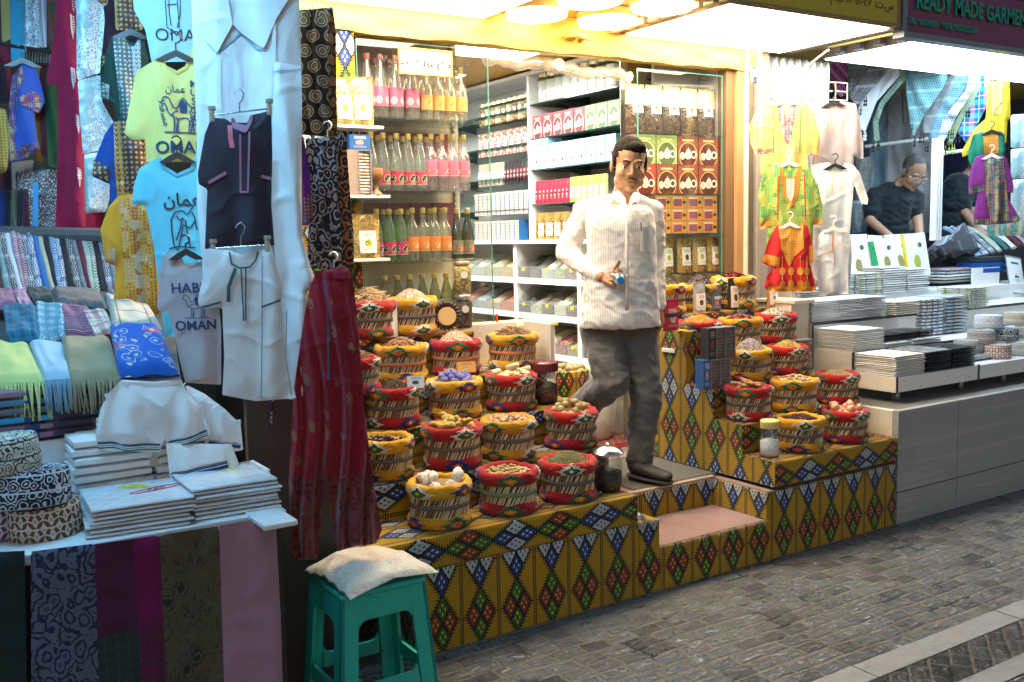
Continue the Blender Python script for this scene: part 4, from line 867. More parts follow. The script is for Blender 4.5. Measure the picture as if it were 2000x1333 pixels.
# ---------------------------------------------------------------- bottle shelves left
def shelf(name, lab, x0, x1, y0, y1, z, mat=None, th=.008):
    t = thing(name, lab, 'shelf', ((x0+x1)/2, (y0+y1)/2, z)); m = MB(); m.box(x0, y0, z-th, x1, y1, z); part(m, 'shelf_board', mat or glass('shelf_glass_%s' % name, (.86, .95, .92), .1, .02), t)
    m = MB(); m.box(x0, y0-.002, z-th-.001, x1, y0-.0005, z+.001); part(m, 'front_edge', GE if mat is None else mat, t); return t
SG = glass('shelf_glass', (.88, .95, .93), .1, .02)
SZ = [2.115, 1.775, 1.432, 1.125]
for i, z in enumerate(SZ): shelf('glass_shelf', 'green-edged glass shelf carrying bottles, %s from the top' % nth(i, 'first'), 1.90, 2.575, 4.262, 4.56, z, SG)
m = MB(); m.box(1.88, 4.585, 1.0, 2.62, 4.60, 2.66); tag(m.build('backboard', plain('cream_back_panel', (.72, .66, .58), .5)), 'pale back panel behind the bottle shelves', 'panel')
m = MB()
for k in range(60): m.box(2.585, 4.56, 1.0+k*.028, 2.6, 4.57, 1.012+k*.028)
m.box(2.583, 4.5705, .9, 2.603, 4.58, 2.66); tag(m.build('slotted_upright', M['steel']), 'slotted steel upright at the right end of the bottle shelves', 'upright')
def bottle_meshes(key, tint, labm, capm, h=.27, cone=False, r=.034, band=(.24, .52)):
    m = MB()
    if cone: pr = [(0, .002), (r*.95, .002), (r, .01), (r, h*.46), (r*.82, h*.62), (r*.45, h*.82), (r*.36, h*.88), (r*.36, h)]
    else: pr = [(0, .002), (r*.92, .002), (r, .01), (r, h*.58), (r*.86, h*.66), (r*.42, h*.76), (r*.36, h*.82), (r*.36, h)]
    m.lathe(pr, 18); a = m.mesh('glass_'+key, glass('bottle_'+key, tint, .10, .03, .10, tuple(min(1, t*.95) for t in tint)), 180)
    m = MB(); m.lathe([(r*1.012, h*band[0]), (r*1.02, h*(band[0]+.004)), (r*1.02, h*(band[1]-.004)), (r*1.012, h*band[1])], 24, rref=r); b = m.mesh('label_'+key, labm, 180)
    m = MB(); m.lathe([(r*.42, h*.915), (r*.44, h*.92), (r*.44, h*1.01), (r*.36, h*1.018), (0, h*1.018)], 14); c = m.mesh('cap_'+key, capm, 40); return a, b, c
def bl(name, bg, disc, ring, ink):
    g = G(name, .4, 0, .5); s = .052; u = (((g.U+9.0)/s) % 1.0)-.5; v = (g.V/.052-.55); r = (u*u+v*v).sqrt(); c = g.mix(r < .40, bg, ring); c = g.mix(r < .34, c, disc); c = g.mix((r < .28)*(g.noise(95, 1, v=g.vec(g.U, g.V)) > .53), c, ink)
    c = g.mix((v < -.42)*((g.V*520).sin() > .2)*.5, c, ink); return g.done(c)
BT = {'pink': bottle_meshes('pink', (.98, .93, .9), bl('pink_label', (.72, .15, .28), (.85, .6, .62), (.72, .2, .3), (.8, .3, .35)), plain('rose_cap', (.65, .25, .22), .35, .3), .30, True, .037, (.2, .5)),
      'amber': bottle_meshes('amber', (.97, .93, .82), bl('orange_label', (.80, .38, .08), (.75, .28, .05), (.8, .45, .15), (.85, .6, .3)), M['goldp'], .27, False, .032, (.2, .46)),
      'red': bottle_meshes('red', (.9, .95, .92), bl('red_black_label', (.55, .03, .08), (.015, .012, .015), (.75, .55, .3), (.75, .7, .6)), M['goldp'], .27, True, .032, (.1, .34)),
      'rose': bottle_meshes('rose', (.98, .9, .9), bl('rose_label', (.78, .16, .26), (.6, .12, .12), (.78, .2, .3), (.85, .7, .7)), M['goldp'], .275, False, .031, (.26, .54)),
      'green': bottle_meshes('green', (.62, .86, .60), bl('crimson_label', (.6, .02, .12), (.015, .012, .015), (.75, .5, .3), (.8, .75, .7)), M['goldp'], .25, True, .031, (.12, .38)),
      'orange': bottle_meshes('orange', (.90, .95, .82), bl('vermilion_label', (.80, .22, .05), (.7, .3, .08), (.8, .3, .08), (.85, .7, .4)), M['goldp'], .255, False, .032, (.18, .46)),
      'dark': bottle_meshes('dark', (.30, .30, .16), bl('olive_label', (.17, .17, .09), (.55, .12, .06), (.3, .27, .15), (.6, .55, .45)), plain('pale_gold_cap', (.66, .50, .22), .35, .4), .25, True, .032, (.1, .38)),
      'olive': bottle_meshes('olive', (.52, .55, .32), bl('plain_label', (.2, .2, .12), (.3, .2, .1), (.3, .27, .15), (.6, .55, .45)), M['goldp'], .235, True, .034, (.0, .02))}
NB = {'pink': 'tall pink-labelled', 'amber': 'orange-labelled clear', 'red': 'red and black labelled', 'rose': 'rose-labelled clear', 'green': 'green crimson-labelled', 'orange': 'vermilion-labelled', 'dark': 'dark olive-labelled', 'olive': 'olive green unlabelled'}
def bottles(kind, us, z, y, where, s=1):
    for i, u in enumerate(us):
        x = atY(u, 300 if z > 1.9 else 400, y)[0]
        t = thing('glass_bottle', '%s bottle, %s from the left %s' % (NB[kind], nth(i), where), 'bottle', (x, y, z+.001), random.random()*.5-.9, 'bottles on the glass shelves'); t.scale = (s, s, s)
        for nm, me in zip(('bottle', 'label', 'cap'), BT[kind]): inst(nm, me, (0, 0, 0), 0, t)
bottles('pink', (722, 748, 777, 808), SZ[0], 4.37, 'on the top glass shelf'); bottles('amber', (836, 859, 881, 903), SZ[0], 4.37, 'on the top glass shelf')
bottles('red', (728, 752, 778, 801, 824), SZ[1], 4.36, 'on the second glass shelf'); bottles('rose', (845, 866, 887, 908), SZ[1], 4.36, 'on the second glass shelf')
bottles('green', (734, 759, 782), SZ[2], 4.36, 'on the third glass shelf'); bottles('orange', (804, 825, 847, 868), SZ[2], 4.36, 'on the third glass shelf'); bottles('dark', (891, 912), SZ[2], 4.36, 'on the third glass shelf')
bottles('olive', (746, 771, 795, 820, 844, 867, 888), SZ[3], 4.37, 'on the bottom glass shelf')
bottles('pink', (738, 765, 795, 824), SZ[0], 4.47, 'on the top shelf, rear row'); bottles('amber', (872, 895), SZ[0], 4.47, 'on the top shelf, rear row')
bottles('red', (742, 766, 791, 815, 836), SZ[1], 4.47, 'on the second shelf, rear row'); bottles('rose', (858, 880, 902), SZ[1], 4.47, 'on the second shelf, rear row')
bottles('green', (748, 772, 794), SZ[2], 4.47, 'on the third shelf, rear row'); bottles('orange', (837, 860), SZ[2], 4.47, 'on the third shelf, rear row')
GB = {k: labelm(k+'_gift_print', c, b, dark=d) for k, c, b, d in (('red', (.30, .015, .02), (.55, .08, .06), (.7, .5, .2)), ('plum', (.16, .02, .04), (.45, .15, .15), (.5, .4, .2)))}
for i in range(5): carton('gift_box', 'dark red gift box behind the bottles, %s from the left' % nth(i), (1.97+i*.125, 4.545, SZ[1]+.001), (.118, .03, .30), GB['red'], GB['plum'], group='red gift boxes behind the bottles')
for i in range(4): carton('gift_box', 'plum gift box behind the green bottles, %s from the left' % nth(i), (2.10+i*.13, 4.545, SZ[2]+.001), (.12, .03, .29), GB['plum'], GB['red'], group='plum gift boxes behind the bottles')
# framed calligraphy
pa, pb = atY(780, 95, 4.215), atY(880, 149, 4.215); cx, cz = (pa[0]+pb[0])/2, (pa[2]+pb[2])/2; fw, fh = (pb[0]-pa[0]), (pa[2]-pb[2])
t = thing('framed_calligraphy', 'small gold-framed white plaque with black Arabic calligraphy above the pink bottles', 'plaque', (cx, 4.215, cz))
m = MB(); m.box(-fw/2, -.002, -fh/2, fw/2, .004, fh/2); m.build('white_ground', plain('plaque_white', (.82, .80, .74), .4, var=.03), t)
m = MB()
for b in ((-fw/2-.008, -fh/2-.008, fw/2+.008, -fh/2), (-fw/2-.008, fh/2, fw/2+.008, fh/2+.008), (-fw/2-.008, -fh/2, -fw/2, fh/2), (fw/2, -fh/2, fw/2+.008, fh/2)): m.box(b[0], -.008, b[1], b[2], .005, b[3])
m.build('gilt_frame', plain('gilt', (.62, .42, .12), .35, .7), t)
m = MB(); text_on(m, '\ufe8d\ufefb \u0628\ufe8e\ufedf\ufee0\ufeea \ufe8d\ufefb \ufed7\ufeee\ufe93 \ufeed\ufefb \ufea3\ufeee\ufedd \ufefb'[::1], np.array([0, -.0045, -.004]), (1, 0, 0), (0, 0, 1), .046, bold=.03); m.build('calligraphy', M['blackp'], t)
# little white shelves on the pillar
GP = [(688, 240, 'two gold foil bags on the highest white shelf'), (0, 0, '')]
for k, (u0, u1, v) in enumerate(((655, 735, 243), (690, 748, 381), (690, 748, 506))):
    a = atY(u0, v, 4.10); b = atY(u1, v, 4.10); t = thing('small_white_shelf', 'small white shelf on the kilim pillar, %s from the top' % nth(k), 'shelf', ((a[0]+b[0])/2, 4.12, a[2])); m = MB(); m.rbox((0, .03, -.008), (b[0]-a[0]+.06, .13, .014), .002); m.build('shelf_board', M['whitep'], t)
def on_pillar(u, v): p = atY(u, v, 4.12); return p
zs = [o.location.z for o in bpy.data.objects if o.name.startswith('small_white_shelf')]; zs.sort(reverse=True)
pouchobj('gold_pouch', 0, 0, 4.12, zs[0], .12, .215, .05, M['gold'], LB['w'], 'gold foil bag with a white label on the top pillar shelf, nearer the bottles', x=atY(706, 240, 4.12)[0])
pouchobj('gold_pouch', 0, 0, 4.13, zs[0], .115, .21, .05, M['gold'], LB['w'], 'gold foil bag with a white label half hidden by the patterned trousers', x=atY(672, 240, 4.13)[0])
pouchobj('gold_pouch', 0, 0, 4.12, zs[2], .135, .20, .06, M['gold'], LB['w3'], 'gold foil bag with a flower label on the lowest pillar shelf', x=atY(716, 500, 4.12)[0])
snack(atY(697, 378, 4.12)[0], 4.12, zs[1], .20, .06, SN2, 'small rack of wrapped bars with a blue card on top on the middle pillar shelf', 1, SN2)
carton('blue_card', 'blue printed card box on top of the wrapped bars by the pillar', (atY(700, 300, 4.12)[0], 4.115, zs[1]+.202), (.10, .03, .065), BP, BP)
p = atY(729, 378, 4.12); t = thing('wooden_cup', 'carved brown wooden goblet on the middle pillar shelf', 'cup', (p[0]+.01, 4.11, zs[1])); m = MB(); m.lathe([(0, 0), (.028, 0), (.027, .008), (.012, .02), (.009, .04), (.014, .055), (.03, .07), (.036, .095), (.033, .118), (.028, .12), (.026, .09), (0, .075)], 22); m.build('cup', plain('carved_wood', (.32, .14, .05), .45, bump=.002, bs=90), t, 50)
# ---------------------------------------------------------------- right window shelves
for i, (z, l) in enumerate(((2.10, 'clear tea bags'), (1.762, 'tea boxes'), (1.535, 'orange boxes'), (1.305, 'gold bags'))): shelf('glass_shelf', 'glass shelf in the right window carrying the %s' % l, 3.58, 4.23, 4.255, 4.50, z, SG)
m = MB(); m.box(3.72, 4.56, 1.0, 4.25, 4.575, 2.66); tag(m.build('backboard', plain('ochre_back_panel', (.42, .30, .14), .5)), 'ochre back panel behind the tea boxes', 'panel')
TG = teabox('green_tea_box', (.22, .27, .08), (.7, .6, .3)); TRD = teabox('maroon_tea_box', (.22, .045, .025), (.65, .4, .15)); TR2 = teabox('scarlet_tea_box', (.36, .03, .025), (.8, .55, .2))
KS = plain('dark_box_side', (.15, .05, .03), .5)
for i in range(4):
    x = 3.655+i*.162
    carton('tea_box', '%s tea box, %s from the left in the upper row of the right window' % ('pale green' if i < 2 else 'maroon', nth(i)), (x, 4.32, 1.931), (.158, .07, .163), TG if i < 2 else TRD, KS, group='tea boxes in the right window')
    carton('tea_box', '%s tea box, %s from the left in the lower row of the right window' % ('scarlet' if i == 0 else 'maroon', nth(i)), (x, 4.32, 1.7635), (.158, .07, .166), TR2 if i == 0 else TRD, KS, group='tea boxes in the right window')
g = G('orange_jar_box', .4, 0, .5); u, v = g.U, g.V; c = g.mix(g.noise(3, 2, v=g.vec(u, v)), (.62, .26, .07), (.72, .36, .12)); c = g.mix(((u-.42).abs() < .27)*((v-.45).abs() < .33), c, (.42, .07, .03)); c = g.mix(((u-.42).abs() < .3)*((v-.80).abs() < .06), c, (.8, .62, .5))
r = ((u-.35)*(u-.35)+(v-.45)*(v-.45)).sqrt()+(g.noise(9, 2, v=g.vec(u, v))-.5)*.1; c = g.mix(r < .18, c, (.18, .10, .38)); r2 = ((u-.84)*(u-.84)*1.6+(v-.45)*(v-.45)).sqrt(); c = g.mix(r2 < .14, c, (.03, .05, .03)); OJ = g.done(c)
for rr in range(3):
    for i in range(4): carton('small_tea_box', 'small orange box with a red jar picture, %s column, %s row' % (nth(i), ('bottom', 'middle', 'top')[rr]), (3.79+i*.122, 4.32, 1.5365+rr*.0735), (.119, .06, .0715), OJ, plain('orange_side', (.7, .35, .1), .6), group='small orange boxes in the right window')
for i, (u, lb) in enumerate(((1268, 'w'), (1301, 'w3'), (1336, 'w2'), (1366, 'w3'), (1394, 'w4'))): pouchobj('gold_pouch', 0, 0, 4.33, 1.306, .115, .205, .06, M['gold'], LB[lb], 'gold foil bag, %s from the left on the lowest shelf of the right window' % nth(i), .6, .2, .72, group='gold bags in the right window', x=atY(u, 500, 4.33)[0])
g = G('clear_bag_of_leaves', .25, 0, .6); n = g.noise(4, 3); c = g.mix((g.V > .145+(0)), g.mix(g.noise(160, 2) > .5, (.035, .02, .015), (.10, .06, .035)), (.62, .50, .20)); g.bump(g.noise(16, 4, dist=1), .008, 1); CBL = g.done(c)
g = G('clear_bag_of_tea', .22, 0, .7); vv = X(g, g.t.nodes.new('ShaderNodeSeparateXYZ').outputs[2]); g.t.links.new(g.obj().k, vv.k.node.inputs[0]); n = g.noise(12, 3); lv = (vv+(n-.5)*.1) > .17; c = g.mix(lv, g.mix(g.noise(170, 2) > .5, (.03, .02, .016), (.11, .07, .045)), g.mix(n, (.72, .58, .22), (.8, .72, .5))); g.bump(g.noise(18, 4, dist=1.2), .008, 1); CBT = g.done(c)
for i in range(5): pouchobj('tea_bag', 0, 0, 4.35, 2.101, .15, .275, .07, CBT, LB['w4'], 'large clear bag of dark leaf tea with a gold top, %s from the left' % nth(i), .5, .42, .7, group='large clear tea bags on the top shelf', x=3.64+i*.135, top=M['gold'])
# ================================================================ INSIDE THE SPICE SHOP: wall shelves on the right-hand wall (plane x = 3.9)
XF = 3.9
def yx(u, v): p = atX(u, v, XF); return p[1], p[2]
un = thing('wall_shelving', 'white wall shelving with bins below and open shelves above inside the spice shop', 'shelving', (4.05, 5.9, .33))
m = MB()
for y in (5.823, 7.38, 4.50): m.box(3.9, y-.012, 1.507, 4.258, y+.012, 2.655)
m.box(4.245, 4.5, 1.507, 4.2585, 7.38, 2.655); m.box(3.9, 4.488, 2.656, 4.258, 7.392, 2.68)
part(m, 'shelf_frame', M['whitep'], un)
m = MB(); m.rbox((4.06, 5.94, 1.495), (.38, 2.9, .026), .004); part(m, 'counter_top', M['whitep'], un)
m = MB()
YV = (4.50, 5.255, 6.035, 6.92, 7.38)
for y in YV: m.box(3.9, y-.02, .34, 4.255, y+.02, 1.48)
ZB = (.45, .715, .985, 1.238)
for z in ZB:
    for a, b in zip(YV, YV[1:]): m.box(3.9, a+.0205, z-.04, 4.255, b-.0205, z)
m.box(4.24, 4.5, .34, 4.2555, 7.38, 1.48)
part(m, 'lower_cabinet', M['whitep'], un)
DG = glass('dark_shelf_glass', (.35, .5, .48), .15, .05, .35, (.05, .12, .11))
SH1 = (2.452, 2.215, 2.0, 1.76); SH2 = (2.44, 2.2, 1.97, 1.735)
for (ya, yb, zz, nm) in ((4.52, 5.805, SH1, 'near'), (5.84, 7.36, SH2, 'far')):
    for k, z in enumerate(zz):
        m = MB(); m.box(3.905, ya, z-.008, 4.24, yb, z); part(m, 'glass_shelf', DG, un)
        m = MB()
        for yy in (ya+.25, yb-.25): m.prism([(4.24, z-.009), (3.98, z-.012), (4.24, z-.06)], yy-.004, yy+.004)
        part(m, 'shelf_bracket', plain('dark_bracket', (.05, .10, .09), .4), un)
def run(u0, v0, u1, v1, n, z, fn, where):
    """n goods along the shelf between two pixels of the photo"""
    y0, y1 = yx(u0, v0)[0], yx(u1, v1)[0]
    for i in range(n): fn(i, y0+(y1-y0)*(i+.5)/n, z+.001, abs(y1-y0)/n, where)
FACE = R(-90)          # goods that face the aisle (their front looks along -x)
def icarton(name, lab, cat, w, h, d, front, side, grp):
    def f(i, y, z, pitch, where):
        carton(name, '%s, %s from the far end of the %s' % (lab, nth(i), where), (XF+.035+d/2, y, z), (min(w, pitch*.96), d, h), front, side, FACE, cat='box', group=grp)
    return f
TB1 = teabox('wine_gift_tea', (.24, .012, .03), (.8, .5, .35)); TB2 = teabox('green_gift_tea', (.12, .22, .06), (.7, .6, .4))
def redgreen(i, y, z, pitch, where):
    carton('tea_gift_box', '%s tea gift box, %s from the far end of the upper wall shelf' % ('green' if i > 4 else 'wine red', nth(i)), (XF+.06, y, z), (pitch*.96, .08, .155), TB2 if i > 4 else TB1, TB2 if i > 4 else TB1, FACE, group='tea gift boxes on the wall shelf')
run(1036, 272, 1206, 240, 8, SH1[1], redgreen, '')
g = G('pale_blue_tile_box', .4, 0, .5); u, v = g.U, g.V; c = g.mix(g.voro(26, g.vec(u, v)) < .3, (.25, .48, .58), (.62, .72, .74)); win = ((u-.5).abs() < .33)*(v < .72); r = ((u-.5)*(u-.5)*.9+(v-.68)*(v-.68)).sqrt() < .25
c = g.mix(win.max(r)*(v > .08), c, (.86, .86, .84)); c = g.mix((((u-.55)/.11)*((u-.55)/.11)+((v-.3)/.09)*((v-.3)/.09)) < 1.0, c, (.55, .02, .03)); PBX = g.done(c)
def pom(i, y, z, pitch, where): carton('patterned_box', 'pale blue tiled box with white arch window, %s from the far end' % nth(i), (XF+.05, y, z), (pitch*.95, .07, .165), PBX, PBX, FACE, group='pale blue tiled boxes')
run(1036, 334, 1200, 308, 9, SH1[2], pom, '')
carton('blue_box', 'flat light blue box lying above the tiled boxes at the shelf end', (XF+.07, yx(1052, 290)[0], SH1[2]+.168), (.20, .12, .045), plain('light_blue_card', (.35, .58, .7), .5), plain('light_blue_card', (.35, .58, .7), .5), FACE)
PM = {}
for nm, mat, lb, w, h in (('crimson', plain('crimson_foil', (.50, .012, .04), .35), LB['red'], .075, .16), ('yellow', plain('yellow_foil', (.72, .55, .06), .35), LB['w5'], .09, .165), ('goldx', M['gold'], LB['w4'], .11, .19), ('blackf', FO['black'], LB['red'], .06, .17), ('clearp', plain('mixed_clear_bag', (.42, .36, .27), .3, var=.5, vs=90), LB['w2'], .08, .17), ('potpourri', spicem('potpourri_fill', [(.5, .42, .36), (.35, .06, .06), (.2, .18, .1), (.6, .55, .5)], 55, .3), LB['w4'], .10, .18)):
    b = pouch(w, h, .035, 3).mesh('bag', mat, 180); m = MB()
    lw, l0, l1 = (.62, .15, .62) if nm != 'potpourri' else (.35, .3, .6)
    m.grid(lambda a, bb: (lambda aa, q: ((aa-.5)*w*(1-.03*q), -.0175*max(math.sin(PI*aa)**.55*(1-q**2.2)**.8, .06)-.002, q*h))(.5+(a-.5)*lw, l0+(l1-l0)*bb), 5, 5); PM[nm] = (b, m.mesh('label', lb, 180), w)
def ipouch(kind, name, lab, cat, grp, depth=.05, rows=1):
    def f(i, y, z, pitch, where):
        b, l, w = PM[kind]
        for k in range(rows):
            t = thing(name, '%s, %s from the far end of the %s%s' % (lab, nth(i), where, '' if k == 0 else ', one row back'), cat, (XF+depth+.05*k, y, z), FACE+random.uniform(-.12, .12), grp)
            s = min(1.15, pitch*1.05/w); t.scale = (s, 1, 1); inst('bag', b, (0, 0, 0), 0, t); inst('label', l, (0, 0, 0), 0, t)
    return f
run(1036, 396, 1103, 388, 9, SH1[3], ipouch('crimson', 'red_pouch', 'crimson foil pouch', 'pouch', 'crimson pouches on the wall shelf'), 'lowest open shelf')
run(1103, 388, 1175, 378, 6, SH1[3], ipouch('yellow', 'yellow_pouch', 'yellow foil pouch', 'pouch', 'yellow pouches on the wall shelf'), 'lowest open shelf, right group')
run(1026, 465, 1105, 462, 5, 1.508, ipouch('goldx', 'gold_pouch', 'gold foil bag', 'pouch', 'gold bags on the counter'), 'counter')
# jars
def jm(r, h, fill, lid):
    m = MB(); m.lathe([(0, .002), (r*.95, .003), (r, .012), (r, h*.8), (r*.8, h*.9)], 14); a = m.mesh('glass_body', CG, 180)
    m = MB(); m.lathe([(0, .004), (r*.9, .005), (r*.95, .014), (r*.95, h*.74), (0, h*.76)], 12); b = m.mesh('contents', fill, 180)
    m = MB(); m.lathe([(r*.84, h*.88), (r*.88, h*.885), (r*.88, h), (0, h)], 14); c = m.mesh('lid', lid, 40); return a, b, c
JW = jm(.055, .20, plain('white_powder', (.72, .75, .72), .6), plain('pale_gold_lid', (.72, .62, .34), .35, .4)); JB = jm(.048, .17, spicem('jar_nut_fill', [(.35, .22, .1), (.5, .38, .2), (.2, .12, .06)], 70), plain('pale_gold_lid', (.72, .62, .34), .35, .4)); JT = jm(.048, .17, spicem('jar_herb_fill', [(.6, .55, .4), (.45, .4, .25)], 70), plain('pale_gold_lid', (.72, .62, .34), .35, .4))
def ijar(M3, lab, grp):
    def f(i, y, z, pitch, where):
        k = M3[i % len(M3)]; t = thing('storage_jar', '%s, %s from the far end of the %s' % (lab, nth(i), where), 'jar', (XF+.08, y, z), 0, grp)
        for n_, me in zip(('glass_body', 'contents', 'lid'), k): inst(n_, me, (0, 0, 0), 0, t)
    return f
run(1040, 190, 1190, 160, 9, SH1[0], ijar([JW], 'gold-lidded jar of white powder', 'jars of white powder on the top shelf'), 'top shelf')
run(925, 228, 1022, 207, 9, SH2[0]-.07, ijar([JB, JT], 'gold-lidded jar of nuts', 'gold-lidded jars on the far shelf'), 'far top shelf')
run(925, 300, 1026, 285, 8, SH2[1]-.06, ipouch('potpourri', 'potpourri_bag', 'clear bag of petals', 'pouch', 'bags of petals on the far shelf'), 'far second shelf')
run(925, 352, 975, 348, 6, SH2[2]-.05, ipouch('clearp', 'clear_pouch', 'clear bag of nuts', 'pouch', 'clear nut bags on the far shelf'), 'far third shelf'); run(975, 348, 1026, 342, 8, SH2[2]-.05, ipouch('blackf', 'black_pouch', 'black and red pouch', 'pouch', 'black pouches on the far shelf'), 'far third shelf')
for o in un.children:
    pass
g = G('blue_edged_snack_tub', .35, 0, .5); u, v = g.U, g.V; k = (v*7); n = g.noise(12, 2, v=g.vec(u*.7, k.fl())); c = g.ramp(n, [(.3, (.7, .6, .45)), (.45, (.35, .14, .07)), (.55, (.7, .62, .5)), (.65, (.4, .3, .25))]); c = g.mix((k % 1.0) < .16, c, (.2, .14, .12)); c = g.mix((u < .14), c, (.03, .16, .42)); c = g.mix(v > .93, c, (.75, .55, .35)); STB = g.done(c)
def tub(row):
    def f(i, y, z, pitch, where): carton('snack_rack', 'blue-edged rack of wrapped bars, %s from the far end of the %s' % (nth(i), where), (XF+.05, y, z), (pitch*.93, .08, .17 if row == 0 else .145), STB, STB, FACE, group='blue-edged racks of wrapped bars')
    return f
run(925, 418, 1030, 416, 12, SH2[3]-.04, tub(0), 'far fourth shelf'); run(925, 470, 1012, 468, 10, 1.508, tub(1), 'far counter')
# spice bins
BN = glass('bin_acrylic', (.96, .98, .97), .07, .06, .03, (.6, .7, .65))
YT = plain('yellow_price_tag', (.75, .6, .05), .5)
fills = {'a': [('clove', [(.03, .02, .02), (.08, .05, .03)]), ('pepper', [(.05, .03, .03), (.1, .07, .05)]), ('white', [(.6, .62, .55), (.45, .5, .42)]), ('sage', [(.3, .33, .18), (.45, .48, .3)]), ('mauve', [(.35, .2, .22), (.25, .12, .12)])],
         'b': [('blackberry', [(.02, .02, .03), (.05, .05, .06)]), ('beans', [(.6, .55, .42), (.4, .33, .22)]), ('cocoa', [(.08, .05, .04), (.14, .09, .07)]), ('slices', [(.78, .72, .5), (.6, .5, .3)]), ('bark', [(.1, .07, .05), (.2, .14, .1)])],
         'c': [('gold', [(.65, .55, .08), (.5, .45, .1)]), ('olive', [(.4, .38, .12), (.3, .3, .12)]), ('oat', [(.4, .34, .2), (.5, .45, .3)]), ('rosebud', [(.25, .06, .06), (.4, .15, .12)]), ('fennel', [(.4, .36, .18), (.3, .26, .12)])],
         'd': [('cream', [(.62, .58, .4), (.7, .66, .5)]), ('ash', [(.5, .52, .45), (.6, .6, .52)]), ('sand', [(.5, .45, .3), (.4, .35, .22)]), ('amber', [(.5, .28, .1), (.6, .36, .15)])],
         'e': [('red', [(.5, .08, .05), (.6, .15, .08)]), ('blueg', [(.2, .25, .35), (.35, .4, .5)]), ('tan', [(.45, .35, .25), (.35, .25, .18)]), ('paprika', [(.62, .12, .03), (.5, .08, .02)])],
         'f': [('dim', [(.25, .2, .15), (.35, .3, .22)]), ('rust', [(.3, .12, .07), (.2, .08, .05)]), ('moss', [(.2, .2, .1), (.3, .28, .15)]), ('husk', [(.4, .32, .2), (.3, .22, .14)])]}
rows = [(1.238, 5.275, 6.015, 'a'), (.985, 5.275, 6.015, 'b'), (.715, 5.275, 6.015, 'c'), (1.238, 6.055, 6.9, 'd'), (.985, 6.055, 6.9, 'e'), (.715, 6.055, 6.9, 'f'), (1.238, 4.53, 5.235, 'd'), (.985, 4.53, 5.235, 'e'), (.715, 4.53, 5.235, 'b')]
for ri, (z, ya, yb, fk) in enumerate(rows):
    F_ = fills[fk]; n = len(F_); w = (yb-ya)/n
    for i, (nm, cols) in enumerate(F_):
        yc = yb-(i+.5)*w; where = ('upper', 'middle', 'lower')[ri % 3]+' row, '+('central', 'far', 'near')[ri//3]+' bay'
        t = thing('spice_bin', 'acrylic spice bin, %s from the far end, %s' % (nth(i), where), 'bin', (XF+.01, yc, z+.001), 0, 'acrylic spice bins'); hw = w/2-.003
        m = MB(); m.box(0, -hw, 0, .003, hw, .085); m.box(.004, -hw, 0, .29, hw, .003)
        for s in (-1, 1): m.add([(0, s*hw, .003), (.29, s*hw, .003), (.29, s*hw, .2), (.14, s*hw, .19), (.06, s*hw, .15), (0, s*hw, .086)], [tuple(range(6)) if s > 0 else tuple(range(6))[::-1]])
        m.build('acrylic_box', BN, t)
        m = MB(); hh = random.uniform(-.01, .012)
        def fz(u, v): x = .005+u*.27; return (x, (v-.5)*2*(hw-.004), .065+.085*min(1, u*1.5)+hh+.010*noise.noise(Vector((u*5, v*4, i+ri*9)))-.02*(2*v-1)**2)
        m.grid(fz, 10, 8); m.grid(lambda u, v: (.0045, (u-.5)*2*(hw-.004), .004+v*(.058+hh)), 3, 2); m.grid(lambda u, v: (.0045+u*.27, -hw+.004, .004+v*(.06+.08*min(1, u*1.5))), 5, 2)
        o = m.build('spice_fill', spicem('bin_'+nm, [tuple(min(.85, x*1.7+.03) for x in q) for q in cols], 75 if nm in ('beans', 'slices', 'blackberry', 'rosebud', 'gold') else 160, bump=.01), t, 180)
        if nm in ('beans', 'slices', 'blackberry', 'rosebud', 'gold'):
            m = MB()
            for _ in range(70):
                u, v = random.random()*.8, random.random()*.86+.07; p = fz(u, v); m.ell((p[0], p[1], p[2]+.004), (.009, .006, .005), 6, 4, Matrix.Rotation(random.random()*6, 3, 'Z'))
            m.build('loose_pieces', cm('bin_piece_'+nm, cols[0][:3]), t, 180)
        if i % 2 == 0: m = MB(); m.box(-.0015, -.018, .05, -.0002, .018, .072); m.build('price_tag', YT, t)
# small standing goods
p = yx(938, 505)
m = MB(); m.lathe([(0, 0), (.016, .002), (.02, .012), (.014, .022), (.006, .03), (.005, .09), (.008, .1), (0, .102)], 14); m.M = None
o = m.build('red_scoop', plain('red_plastic', (.55, .01, .01), .3), None, 60, None); o.location = (atY(971, 650, 4.45)[0], 4.45, atY(971, 650, 4.45)[2]); tag(o, 'small red plastic scoop standing by the bark basket', 'scoop')
t = thing('side_table', 'plain yellow-topped table just inside the glass behind the bark basket', 'table', (2.78, 4.42, .33)); m = MB(); m.rbox((0, 0, .74), (.5, .3, .02), .004); m.build('table_top', plain('yellow_top', (.7, .5, .15), .5), t); m = MB(); m.box(-.24, -.13, 0, .24, .13, .728); m.build('cabinet', M['cream'], t)
